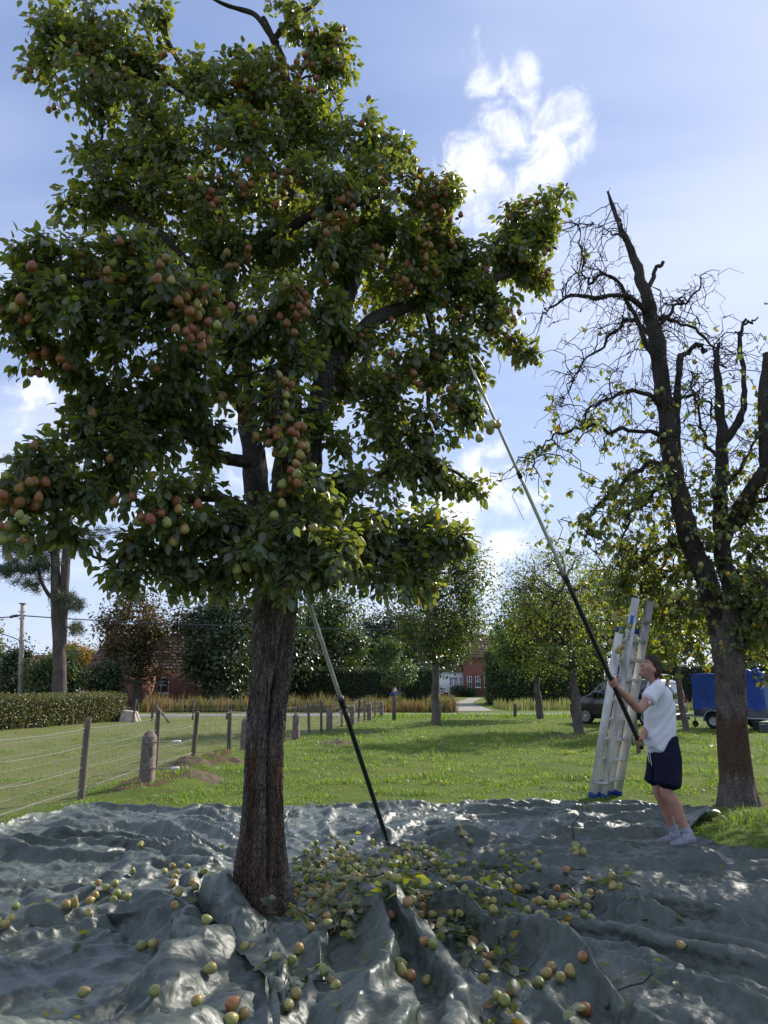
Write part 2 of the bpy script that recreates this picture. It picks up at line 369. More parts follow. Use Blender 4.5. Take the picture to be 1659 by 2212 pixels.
wv = node(t, 'ShaderNodeTexWave', {'Vector': tc, 'Scale': 95.0, 'Distortion': .4}, bands_direction='X').outputs[0]
col = ramp(t, n1, [(.3, (.042, .058, .044)), (.55, (.060, .080, .060)), (.75, (.090, .11, .086))])
dust = node(t, 'ShaderNodeMapRange', {0: M(t, 'MULTIPLY', n1, n2), 1: .24, 2: .42, 3: 0.0, 4: .35}).outputs[0]
t.links.new(mixc(t, dust, col, (.22, .22, .195)), b.inputs['Base Color'])
t.links.new(ramp(t, n2, [(.3, .33), (.7, .50)]), b.inputs['Roughness']); b.inputs['Specular IOR Level'].default_value = .6
hh = M(t, 'ADD', M(t, 'ADD', M(t, 'MULTIPLY', n2, .18), M(t, 'ADD', M(t, 'MULTIPLY', vo, 1.5), M(t, 'MULTIPLY', vo2, .55))), M(t, 'MULTIPLY', wv, .04))
bn = node(t, 'ShaderNodeBump', {'Height': hh, 'Strength': .6, 'Distance': .013}); t.links.new(bn.outputs[0], b.inputs['Normal'])
TARP = m
def sim(X, shrink, frames, bend, pins, quality=4, mass=.25):
    """lets a sheet with slack settle on the ground as cloth and returns its points"""
    n, m, _ = X.shape
    mb = MB(); grid(mb, X); me = mb.mesh('c', TARP); o = bpy.data.objects.new('c', me); COL.objects.link(o)
    vg = o.vertex_groups.new(name='pin')
    for w in np.unique(pins.round(2)):
        if w > 0: vg.add([int(i) for i in np.nonzero(pins.ravel().round(2) == w)[0]], float(w), 'REPLACE')
    sg = o.vertex_groups.new(name='shr'); sh = shrink.ravel(); mx = sh.max()
    for i, w in enumerate(sh / mx): sg.add([i], float(w), 'REPLACE')
    cm = o.modifiers.new('cloth', 'CLOTH'); s = cm.settings
    s.quality = quality; s.mass = mass; s.tension_stiffness = 25; s.compression_stiffness = 25; s.shear_stiffness = 8; s.bending_stiffness = bend; s.bending_damping = 1.0; s.air_damping = 2
    s.vertex_group_mass = 'pin'; s.pin_stiffness = 1
    s.vertex_group_shrink = 'shr'; s.shrink_min = 0; s.shrink_max = -float(mx)
    cm.collision_settings.distance_min = .012; cm.collision_settings.friction = 25; cm.collision_settings.collision_quality = 2
    g = MB(); g.add([(-12, -5, 0), (12, -5, 0), (12, 16, 0), (-12, 16, 0)], Q=[(0, 1, 2, 3)]); go = bpy.data.objects.new('g', g.mesh('g', TARP)); COL.objects.link(go)
    go.modifiers.new('col', 'COLLISION'); go.collision.cloth_friction = 25; go.collision.thickness_outer = .01
    cm.point_cache.frame_start = 1; cm.point_cache.frame_end = frames
    for f in range(1, frames + 1): SC.frame_set(f)
    dg = bpy.context.evaluated_depsgraph_get(); ev = o.evaluated_get(dg); m2 = ev.to_mesh(); co = np.empty(len(m2.vertices) * 3, np.float32); m2.vertices.foreach_get('co', co)
    bpy.data.objects.remove(o); bpy.data.objects.remove(go); SC.frame_set(1)
    return co.reshape(n, m, 3).astype(float)
def guide(x, y):
    """long folds fanning from the trunk, crosswise ones on the far side"""
    w1, w2 = pn(x * .6 + 3, y * .6), pn(x * .6, y * .6 + 7); wx, wy = x + .35 * w1, y + .35 * w2
    cx, cy = -.35, 6.6; r = np.hypot(wx - cx, wy - cy); c, s = (wx - cx) / (r + 1e-6), (wy - cy) / (r + 1e-6)
    rid = lambda n, p: np.clip(1 - np.abs(n) * 2.6, 0, 1) ** p; bil = lambda n: np.minimum(np.abs(n) * 2.2, 1.0) ** .7
    rad = (.16 * bil(pn(c * 3.0 + 5, s * 3.0, r * .22)) + .12 * rid(pn(c * 4.2 + 1.7, s * 4.2, r * .14 + 4), 1.6) + .07 * rid(pn(c * 8 + 9, s * 8, r * .22 + 2), 1.5)) * sstep(.2, 2., r)
    fr = sstep(6.4, 7.8, y) * sstep(-.9, .6, x)
    tr = .13 * bil(pn(wx * .5 + 2 + .25 * wy, wy * 1.3, 9.3)) + .12 * rid(pn(wx * .4 + 5, wy * 1.5, 3.3), 1.6) + .06 * rid(pn(wx * .8, wy * 3, 6.3), 1.5)
    h = rad * (1 - .9 * fr) + tr * fr + .10 * np.maximum(facet(wx * .9, wy * .9, 12), 0) + .065 * facet(wx * 2.1, wy * 1.8, 13) + .03 * facet(wx * 4.4 + wy, wy * 3.6, 14)
    d = np.hypot(x - TX, y - TY); e = np.minimum.reduce([x - xL(y), xR(y) - x, yF(x) - y])
    h = h * (1 - .85 * np.exp(-((x - 2.75) / .65) ** 2 - ((y - 7.45) / .5) ** 2))
    return np.maximum((.03 + h * (.25 + .75 * sstep(0, .5, e)) * (1 - .3 * sstep(7, 9, y))) * sstep(.1, .7, d), .012)
def up2(A):
    """Catmull-Rom: twice as many points along both axes"""
    for ax_ in (0, 1):
        A = np.moveaxis(A, ax_, 0); q = np.concatenate([2 * A[:1] - A[1:2], A, 2 * A[-1:] - A[-2:-1]]); mid = (-q[:-3] + 9 * q[1:-2] + 9 * q[2:-1] - q[3:]) / 16
        o = np.empty((2 * len(A) - 1,) + A.shape[1:]); o[::2] = A; o[1::2] = mid; A = np.moveaxis(o, 0, ax_)
    return A
def sheet(side, nu, nv):
    v = np.linspace(0, 1, nv) ** .95; yy0 = 2.6; u = np.linspace(0, 1, nu)
    U, Vv = np.meshgrid(u, v); yy = yy0 + Vv * (10 - yy0); s = seam(yy)
    hole = np.sqrt(np.clip(.20 ** 2 - (yy - TY) ** 2, 0, None))
    lo = xL(yy) if side < 0 else s + hole
    hi = s - hole + .05 * (hole == 0) if side < 0 else xR(yy)
    x = lo + U * (hi - lo); y = yy0 + (yy - yy0) * (yF(x) - yy0) / (10 - yy0)
    h = guide(x, y) * 1.2; ds = np.abs(x - seam(y)); h = .02 + h * (.25 + .75 * sstep(0, .5, ds)); h[-1] = np.minimum(h[-1], .03)
    pins = np.zeros_like(x); pins[0] = pins[-1] = 1; pins[:, 0] = pins[:, -1] = 1
    var = .5 + .9 * sstep(-.4, .5, pn(x * .6, y * .6, 5.5))
    p = sim(np.stack([x, y, h], -1), (.075 + .03 * sstep(6, 8, y)) * var, 20, 3.5, pins * .9, 4)
    p = up2(up2(p)); x, y = p[..., 0], p[..., 1]
    p[..., 2] += .021 * facet(x * 5 + y * 2, y * 4.6, 4) + .012 * facet(x * 11, y * 10 - x * 3, 6) + .005 * facet(x * 25, y * 23, 7) + (.004 if side < 0 else 0)
    p[..., 2] = np.maximum(p[..., 2], .008)
    mb = MB(); grid(mb, p); return mb, p
tl, PL_ = sheet(-1, 76, 140)
tarpL = empty('tarpaulin', (-2.5, 6, 0), 'grey-green crumpled tarpaulin sheet on the fence side of the pear trunk', 'tarpaulin')
tl.obj('sheet', TARP, tarpL)
# the edge of that sheet pulled up against the trunk and folded over
fl = spline([P(455, 1915, 5.62), P(489, 1896, 5.38), P(512, 1925, 5.22), P(545, 1975, 5.14), P(590, 2020, 5.05), P(624, 2070, 4.85), P(630, 2165, 4.35)], 60)
fo = spline([G(425, 1960, .05), G(445, 1985, .05), G(475, 2020, .05), G(510, 2065, .05), G(550, 2105, .05), G(585, 2145, .05), G(612, 2200, .05)], 60)
inn = spline([P(470, 1930, 5.56), P(505, 1925, 5.45), P(538, 1975, 5.30), P(572, 2025, 5.16), P(606, 2050, 5.02), P(636, 2092, 4.84), P(640, 2172, 4.36)], 60)
inn[:, 2] = np.maximum(inn[:, 2], .03)
mb = MB(); ss = np.linspace(0, 1, 26)[None, :, None]
S = fo[:, None] * (1 - ss) + fl[:, None] * ss
S[..., 2] += .03 + .08 * np.sin(ss[..., 0] * np.pi) + .05 * facet(S[..., 0] * 7, S[..., 1] * 7, 3) * np.sin(ss[..., 0] * np.pi) + .02 * facet(S[..., 0] * 18, S[..., 1] * 18, 5)
S[..., 2] = np.maximum(S[..., 2], .05)
sb = np.linspace(0, 1, 10)[1:][None, :, None]
S2 = fl[:, None] * (1 - sb) + inn[:, None] * sb
S2[..., 2] -= .03 * np.sin(sb[..., 0] * np.pi)
grid(mb, np.concatenate([S, S2], 1)); mb.obj('folded_edge', TARP, tarpL)
tarpR = empty('tarpaulin', (1.5, 6, 0), 'dark blue-grey crumpled tarpaulin sheet strewn with heaps of fallen pears', 'tarpaulin')
trm, PR_ = sheet(1, 108, 140); trm.obj('sheet', TARP, tarpR)

HR_ = .02; hx0, hy0, hnx, hny = -5.2, 2.4, 520, 410; HM = np.full((hny, hnx), -1.0)
for A_ in (PL_, PR_):
    q = up2(A_)[..., :3].reshape(-1, 3); ii, jj = ((q[:, 0] - hx0) / HR_).astype(int), ((q[:, 1] - hy0) / HR_).astype(int); ok = (ii >= 0) & (ii < hnx) & (jj >= 0) & (jj < hny); np.maximum.at(HM, (jj[ok], ii[ok]), q[ok, 2])
HM = np.where(HM < 0, .03, HM)
def tarp_h(x, y):
    i, j = np.clip(((np.asarray(x) - hx0) / HR_).astype(int), 0, hnx - 1), np.clip(((np.asarray(y) - hy0) / HR_).astype(int), 0, hny - 1); return HM[j, i]
# ------------------------------------------------------------------ tree kit
def barkmat(name, c1, c2, c3, scale=14, bump=.8, dist=.03):
    m = bpy.data.materials.new(name); m.use_nodes = True; t = m.node_tree; b = t.nodes['Principled BSDF']
    tc = node(t, 'ShaderNodeTexCoord').outputs['Object']
    v1 = node(t, 'ShaderNodeMapping', {0: tc, 3: (1, 1, .42)}).outputs[0]
    vo = node(t, 'ShaderNodeTexVoronoi', {'Vector': v1, 'Scale': scale * 3.2, 'Randomness': 1.0}, feature='DISTANCE_TO_EDGE').outputs[0]
    n1 = node(t, 'ShaderNodeTexNoise', {'Vector': v1, 'Scale': scale, 'Detail': 8.0, 'Roughness': .7, 'Distortion': .5}).outputs[0]
    n2 = node(t, 'ShaderNodeTexNoise', {'Vector': tc, 'Scale': 2.3, 'Detail': 4.0}).outputs[0]
    c = ramp(t, n1, [(.3, c1), (.55, c2), (.75, c3)])
    c = mixc(t, node(t, 'ShaderNodeMapRange', {0: n2, 1: .42, 2: .62, 3: 0.0, 4: .5}).outputs[0], c, c3)
    at = node(t, 'ShaderNodeAttribute', attribute_name='rnd').outputs['Fac']
    c = mixc(t, at, c, mixc(t, n1, (.045, .026, .017), (.15, .085, .05)))                    # bare reddish wood
    c = mixc(t, ramp(t, vo, [(.0, .45), (.09, 0.0)]), c, (.012, .010, .009))
    t.links.new(c, b.inputs['Base Color']); b.inputs['Roughness'].default_value = .88; b.inputs['Specular IOR Level'].default_value = .2
    h = M(t, 'ADD', M(t, 'MULTIPLY', n1, .8), M(t, 'MULTIPLY', M(t, 'MINIMUM', vo, .18), 3.5))
    bn = node(t, 'ShaderNodeBump', {'Height': h, 'Strength': bump, 'Distance': dist}); t.links.new(bn.outputs[0], b.inputs['Normal'])
    return m
BARK = barkmat('pear_bark', (.072, .058, .050), (.17, .143, .124), (.26, .23, .205))
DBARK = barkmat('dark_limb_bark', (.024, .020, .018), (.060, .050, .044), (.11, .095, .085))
TWIG = mat('twig_bark', (.022, .018, .015), (.06, .048, .038), scale=30, rough=.85)
PEARLEAF = leafmat('pear_leaf', [(0, (.058, .080, .054)), (.35, (.076, .105, .060)), (.7, (.10, .135, .060)), (.90, (.14, .165, .044)), (.96, (.16, .13, .022)), (1, (.20, .10, .03))], rough=.36, spec=.8, trans=.45, tcol=(3.2, 2.8, .5))
# a pear leaf: stalk, folded blade, drooping tip (unit length along x)
LV = np.array([[-.42, .012, .05], [-.42, -.012, .05], [0, 0, 0], [.38, 0, -.03], [.74, 0, -.08], [1.05, 0, -.20], [.16, .21, .055], [.52, .27, .02], [.82, .16, -.06], [.16, -.21, .055], [.52, -.27, .02], [.82, -.16, -.06]])
LV[6:, 1] *= 1.18
LT = np.array([[0, 1, 2], [2, 3, 6], [3, 7, 6], [3, 4, 7], [4, 8, 7], [4, 5, 8], [2, 9, 3], [3, 9, 10], [3, 10, 4], [4, 10, 11], [4, 11, 5]])
LVs = np.array([[0, 0, 0], [.5, .27, .05], [1.05, 0, -.12], [.5, -.27, .05]]); LTs = np.array([[0, 2, 1], [0, 3, 2]])     # the same leaf seen from far away
def frames(d, n):
    d = nrm(d); n = nrm(n - (n * d).sum(-1, keepdims=True) * d); return d, np.cross(n, d), n
def leaves(mb, p, d, n, size, a, far=False, wide=1.0):
    X, Yv, Zv = frames(d, n); LVv, LTt = (LVs, LTs) if far else (LV, LT)
    V = p[:, None] + size[:, None, None] * (LVv[None, :, 0:1] * X[:, None] + wide * LVv[None, :, 1:2] * Yv[:, None] + LVv[None, :, 2:3] * Zv[:, None])
    k = np.arange(len(p))[:, None, None] * len(LVv)
    mb.add(V, T=(LTt[None] + k).reshape(-1, 3), a=np.repeat(a, len(LVv)))
def crook(r, p0, p1, n, wob):
    """crooked polylines from p0 to p1, batch (B,3) -> (B,n,3)"""
    s = np.linspace(0, 1, n)[None, :, None]
    L = np.linalg.norm(p1 - p0, axis=1)[:, None, None]
    off = np.cumsum(r.normal(size=(len(p0), n, 3)), 1); off = off - off[:, :1] - s * (off[:, -1:] - off[:, :1])
    return p0[:, None] * (1 - s) + p1[:, None] * s + off * wob * L / math.sqrt(n)
def limb_pts(spec, Y0, n=None):
    """spec rows: px, py, depth offset, radius in cm -> smooth points and radii"""
    q = np.array([(*P(x, y, Y0 + dy), rr / 100) for x, y, dy, rr in spec]); s = spline(q, n or len(q) * 5)
    return s[:, :3], np.maximum(s[:, 3], .004)
def knobbly(pts, rad, seed, k=12, mb=None, amp=.12, a=0.0):
    """a limb with bark lumps: rings displaced by noise"""
    mb = mb or MB(); o = MB(); tube(o, pts, rad, k, 0.0, True)
    V = o.V[0]; c = np.repeat(pts, k, 0); rr = np.repeat(rad, k)
    nz = fbm(V[:, 0] * 7 + seed, V[:, 1] * 7, V[:, 2] * 4, 3)
    V = c + (V - c) * (1 + amp * nz)[:, None]
    return mb.add(V, T=np.concatenate(o.T) if o.T else None, Q=o.Q[0], a=a)
PEAR = mat('pear_skin', (.1, .1, .1)); t = PEAR.node_tree; b = t.nodes['Principled BSDF']
ob = node(t, 'ShaderNodeObjectInfo').outputs['Random']; at = node(t, 'ShaderNodeAttribute', attribute_name='rnd').outputs['Fac']
rr = M(t, 'FRACT', M(t, 'ADD', M(t, 'MULTIPLY', ob, .97), at))
tc = node(t, 'ShaderNodeTexCoord').outputs['Object']; gm_ = node(t, 'ShaderNodeMapping', {0: tc, 1: (0, 0, 0)})
nz = node(t, 'ShaderNodeTexNoise', {'Vector': tc, 'Scale': 14.0, 'Detail': 3.0}).outputs[0]
sp = node(t, 'ShaderNodeTexNoise', {'Vector': tc, 'Scale': 150.0, 'Detail': 2.0}).outputs[0]
PEARRAMP = {}
def pearskin(name, base_stops, blush, bl, bh):
    m = PEAR.copy(); m.name = name; t = m.node_tree; b = t.nodes['Principled BSDF']
    f = [n for n in t.nodes if n.bl_idname == 'ShaderNodeMath' and n.operation == 'FRACT'][0].outputs[0]
    ns = [n for n in t.nodes if n.bl_idname == 'ShaderNodeTexNoise']; nz, sp = ns[0].outputs[0], ns[1].outputs[0]
    base = ramp(t, f, base_stops)
    k = node(t, 'ShaderNodeMapRange', {0: M(t, 'ADD', nz, M(t, 'MULTIPLY', f, .25)), 1: bl, 2: bh}, interpolation_type='SMOOTHSTEP').outputs[0]
    c = mixc(t, k, base, blush)
    c = mixc(t, ramp(t, sp, [(.60, 0.0), (.68, .5)]), c, (.14, .085, .03))
    t.links.new(c, b.inputs['Base Color']); b.inputs['Roughness'].default_value = .42; b.inputs['Specular IOR Level'].default_value = .4
    return m
PEAR_RED = pearskin('pear_skin_blushed', [(0, (.20, .165, .038)), (.5, (.28, .17, .042)), (1, (.30, .125, .042))], (.235, .075, .034), .44, .80)
PEAR_GRN = pearskin('pear_skin_green', [(0, (.22, .25, .065)), (.5, (.30, .30, .085)), (1, (.37, .32, .10))], (.32, .15, .055), .66, .92)
PEAR_MIX = pearskin('pear_skin_half_blushed', [(0, (.26, .25, .07)), (.5, (.33, .27, .08)), (1, (.38, .27, .09))], (.36, .14, .06), .50, .80)
STEM = mat('fruit_stalk', (.05, .032, .018), rough=.8)
def pear_mesh(name, mt, neck=1.0):
    prof = [(.0005, -.030), (.007, -.033), (.018, -.033), (.028, -.024), (.0325, -.008), (.031, .006), (.0245, .020 * neck), (.0165, .031 * neck), (.010, .038 * neck), (.0035, .040 * neck), (.002, .038 * neck), (.0018, .058 * neck), (.0005, .060 * neck)]
    mb = MB(); lathe(mb, prof, 12); me = mb.mesh(name, mt); me.materials.append(STEM)
    mi = np.zeros(len(me.polygons), int); mi[-36:] = 1; me.polygons.foreach_set('material_index', mi.astype(np.int32)); return me
PM_RED = [pear_mesh('pear', PEAR_RED, k) for k in (1.0, .86, 1.12)]; PM_MIX = [pear_mesh('pear', PEAR_MIX, k) for k in (1.0, .86, 1.12)]; PM_GRN = [pear_mesh('pear', PEAR_GRN, k) for k in (1.0, .88, 1.15)]
# ------------------------------------------------------------------ the big pear tree
r = np.random.default_rng(21)
tree = empty('pear_tree', (TX, TY, 0), 'big old pear tree hung with ripe pears, its trunk rising from the tarpaulins', 'tree')
# trunk: a tall relief surface with cracks, hollows and flaring foot
spec = np.array([(566, 2035, .00, 25), (562, 1990, .0, 22.5), (561, 1930, .0, 19.8), (562, 1860, .0, 17.2), (566, 1780, .0, 14.6), (568, 1690, .0, 13.2), (572, 1600, .0, 12.8), (579, 1510, .0, 13.0), (588, 1420, .0, 14.0), (593, 1340, .0, 14.8), (596, 1280, .0, 15.4), (602, 1220, .0, 15.5), (607, 1160, .05, 14)])
q = np.array([(*P(x, y, TY + .0), rr / 100) for x, y, dy, rr in spec]); q[0, 2] = -.12
S = spline(q, 330); pts, rad = S[:, :3], S[:, 3]
k = 150; ang = np.arange(k) / k * 2 * np.pi; zz = pts[:, 2][:, None]; A = ang[None]
ca, sa = np.cos(A), np.sin(A)
tw = A + .35 * (zz - 1) * .4
wob = 1 + .10 * pn(np.cos(tw) * 1.1, np.sin(tw) * 1.1, zz * .5) + .05 * pn(np.cos(tw) * 2.6, np.sin(tw) * 2.6, zz * .9 + 4)
flare = sstep(.55, 0, zz) * (.10 * np.cos(tw * 5 + 1) + .05 * np.cos(tw * 3))
plate = facet(tw * 9 + .8 * pn(np.cos(tw) * 3, np.sin(tw) * 3, zz * 3), zz * 9.5, 2); fis = np.abs(pn(np.cos(tw) * 6.5, np.sin(tw) * 6.5, zz * 1.6))
upper = sstep(.95, 1.15, zz + .12 * pn(ca * 2, sa * 2, zz * 2))            # bark kept above, stripped and smooth below
rel = upper * (.016 * plate - .026 * np.clip(.16 - fis, 0, .16) / .16) + (1 - upper) * (-.016 * np.clip(.12 - fis, 0, .12) / .12 + .007 * fbm(ca * 9, sa * 9, zz * 1.5, 3)) + .006 * fbm(ca * 14, sa * 14, zz * 9, 2)
def groove(a0, z0, z1, wid, dep, slope=0.0):
    da = np.angle(np.exp(1j * (A - a0 - slope * (zz - z0)))); return -dep * np.exp(-(da / wid) ** 2) * sstep(z0 - .06, z0 + .10, zz) * sstep(z1 + .06, z1 - .10, zz)
FR = -np.pi / 2       # towards the camera, in the ring's own angle it is found below
ring_n = np.array([0, -1.0])
rel = rel + groove(-1.05, .15, 1.6, .10, .045, -.10) + groove(-1.35, 1.05, 2.0, .07, .035, .5) + groove(-2.2, .1, .8, .06, .02) + groove(-.55, .1, .75, .07, .025, -.1) + groove(-1.85, 1.0, 1.4, .12, .02)
rel = rel + .022 * np.exp(-((np.angle(np.exp(1j * (A + .85))) / .16) ** 2)) * sstep(.35, .6, zz) * sstep(1.5, 1.2, zz)
for a0, z0, s_ in ((-1.75, 1.93, .075), (-2.45, 1.78, .05)):
    dd = np.hypot(np.angle(np.exp(1j * (A - a0))) * .15, (zz - z0) * .8) / s_; rel = rel - .05 * np.exp(-dd ** 2 * 3) + .022 * np.exp(-((dd - 1) / .28) ** 2)
rr = rad[:, None] * (wob + flare) + rel
V = np.stack([pts[:, 0:1] + ca * rr, pts[:, 1:2] + sa * rr, np.broadcast_to(zz, rr.shape)], -1)
bare = (1 - upper) * .85 * sstep(-.4, .3, pn(ca * 1.5, sa * 1.5, zz * 1.4 + 2)) + .4 * sstep(1.25, 1.0, zz) * sstep(.75, 1., zz)
mb = MB(); i = np.arange(330 * k).reshape(330, k); rl = np.roll(i, -1, 1)
mb.add(V, Q=np.stack([i[:-1], rl[:-1], rl[1:], i[1:]], -1).reshape(-1, 4), a=np.clip(bare, 0, 1).ravel())
mb.obj('trunk', BARK, tree)
LIMBS = {  # px, py, depth offset, radius cm
 'a': [(592, 1200, 0, 13), (565, 1110, .05, 10.5), (547, 1000, .1, 9), (538, 900, .15, 8), (527, 800, .15, 7), (510, 700, .2, 6), (485, 600, .2, 5), (450, 500, .2, 4), (420, 400, .2, 3)],
 'b': [(615, 1190, .05, 13), (655, 1060, .15, 10), (680, 930, .2, 9), (692, 840, .2, 8.5), (725, 740, .25, 7), (752, 640, .25, 6), (770, 540, .3, 5.2), (800, 440, .35, 4), (840, 380, .35, 3)],
 'c': [(600, 1190, .1, 11), (618, 1040, .3, 9.5), (625, 880, .4, 9), (622, 740, .4, 8.5), (622, 600, .4, 8), (628, 470, .4, 7), (632, 350, .4, 5.6), (628, 250, .4, 5), (612, 150, .35, 4.2), (592, 85, .3, 3.6), (570, 40, .3, 3)],
 'd': [(690, 850, .2, 7.5), (740, 770, .3, 7), (800, 695, .4, 6.5), (880, 660, .55, 6), (950, 640, .65, 5.2), (1030, 620, .75, 4.4), (1100, 590, .85, 3.4), (1150, 550, .9, 2.4), (1190, 480, .9, 1.5), (1222, 400, .9, .8)],
 'e': [(1030, 622, .75, 3), (1060, 540, .85, 2.6), (1100, 515, .9, 2.2), (1160, 515, .9, 1.7), (1205, 540, .9, 1)],
 'f': [(925, 655, .65, 3.5), (931, 730, .6, 3), (932, 800, .6, 2.5), (928, 870, .6, 1.8), (945, 930, .6, 1.2)],
 'g': [(622, 600, .4, 6), (590, 530, .25, 5), (640, 480, .1, 4.5), (700, 455, .0, 3.5), (760, 440, -.05, 2.6), (820, 420, -.1, 1.8)],
 'h': [(632, 350, .4, 5), (560, 270, .3, 4), (480, 235, .2, 3.8), (420, 210, .15, 3.2), (360, 175, .1, 2.6), (290, 160, .05, 2), (200, 120, 0, 1.4), (110, 110, 0, .9)],
 'i': [(480, 238, .2, 3), (425, 200, .2, 2.6), (395, 140, .15, 2.2), (370, 95, .1, 1.8), (357, 55, .1, .8)],
 'j': [(592, 85, .3, 3), (640, 35, .3, 2.6), (680, 10, .3, 2), (720, -40, .3, 1.5)],
 'k': [(628, 250, .4, 3.6), (640, 180, .4, 3), (665, 125, .35, 2.6), (720, 115, .35, 1.6)],
 'l': [(600, 95, .3, 3), (560, 40, .25, 2.6), (520, 20, .25, 2.2), (470, 0, .2, 1.5), (440, -20, .2, 1)],
 'm': [(535, 900, .15, 6), (470, 800, -.3, 5), (400, 720, -.7, 4.2), (330, 660, -1.0, 3.4), (240, 620, -1.2, 2.6), (140, 600, -1.3, 1.8), (50, 630, -1.35, 1.1)],
 'n': [(545, 990, .1, 5), (480, 990, -.2, 4.2), (420, 950, -.45, 3.6), (340, 900, -.7, 3), (270, 920, -.9, 2.4), (190, 970, -1.0, 1.8), (100, 1020, -1.1, 1.2), (40, 1060, -1.15, .8)],
 'o': [(560, 1120, 0, 4.5), (480, 1080, -.4, 3.6), (400, 1080, -.7, 2.8), (330, 1110, -.9, 2), (280, 1180, -.95, 1.3), (250, 1230, -.95, .8)],
 'p': [(640, 1110, .1, 4.8), (720, 1080, .2, 4), (800, 1040, .4, 3.2), (880, 1000, .55, 2.5), (960, 1010, .6, 1.7), (1035, 1050, .6, .9)],
 'q': [(600, 1190, 0, 5), (680, 1180, -.3, 3.6), (780, 1175, -.3, 2.6), (870, 1180, -.2, 1.8), (940, 1180, -.2, 1.1), (990, 1165, -.2, .6)],
 'r': [(590, 1180, -.1, 4), (520, 1170, -.5, 3), (440, 1180, -.7, 2.2), (380, 1210, -.75, 1.4)],
 's': [(610, 1130, -.1, 4), (620, 1060, -.5, 3.4), (610, 960, -.75, 2.6), (600, 870, -.8, 1.8), (590, 790, -.8, 1)],
 't': [(510, 700, .2, 4), (430, 600, -.0, 3.2), (340, 500, -.1, 2.6), (250, 440, -.15, 1.8), (150, 440, -.15, 1)],
 'u': [(450, 500, .2, 3), (370, 400, .1, 2.4), (280, 340, .05, 1.6), (190, 330, 0, .9)],
 'v': [(692, 840, .2, 5), (780, 850, .5, 4), (870, 820, .65, 3), (960, 800, .7, 2.2), (1030, 850, .7, 1.3), (1035, 900, .65, .8)],
 'w': [(960, 640, .65, 3), (1020, 690, .75, 2.3), (1080, 715, .8, 1.6), (1150, 770, .8, .8)],
 'x': [(770, 540, .3, 4), (840, 480, .45, 3.2), (920, 440, .5, 2.4), (980, 420, .5, 1.4)],
 'y': [(632, 380, .4, 4), (700, 300, .4, 3), (780, 290, .4, 2.2), (850, 320, .4, 1.3)],
 'z': [(622, 700, .5, 5), (680, 600, 1.0, 4), (720, 480, 1.4, 3), (700, 380, 1.5, 2)],
 'aa': [(545, 850, .2, 4.5), (500, 700, .9, 3.6), (430, 560, 1.3, 2.8), (380, 440, 1.4, 1.8)],
 'ab': [(640, 900, .5, 4.5), (730, 850, 1.1, 3.4), (820, 760, 1.5, 2.6), (880, 660, 1.6, 1.6)],
}
limb_nodes, limb_ps = [], []
for key, sp_ in LIMBS.items():
    pts, rad = limb_pts(sp_, TY)
    pts = pts + .035 * np.stack([pn(pts[:, 2] * 3 + len(limb_ps) * 9, pts[:, 0] * 3), pn(pts[:, 2] * 3, pts[:, 0] * 3 + 5 + len(limb_ps)), pn(pts[:, 0] * 3, pts[:, 1] * 3, len(limb_ps))], -1)
    rad = rad * 1.0
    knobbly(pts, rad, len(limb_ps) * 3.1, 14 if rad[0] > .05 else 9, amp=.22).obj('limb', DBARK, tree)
    limb_nodes.append(pts); limb_ps.append(rad)
LN = np.concatenate(limb_nodes)
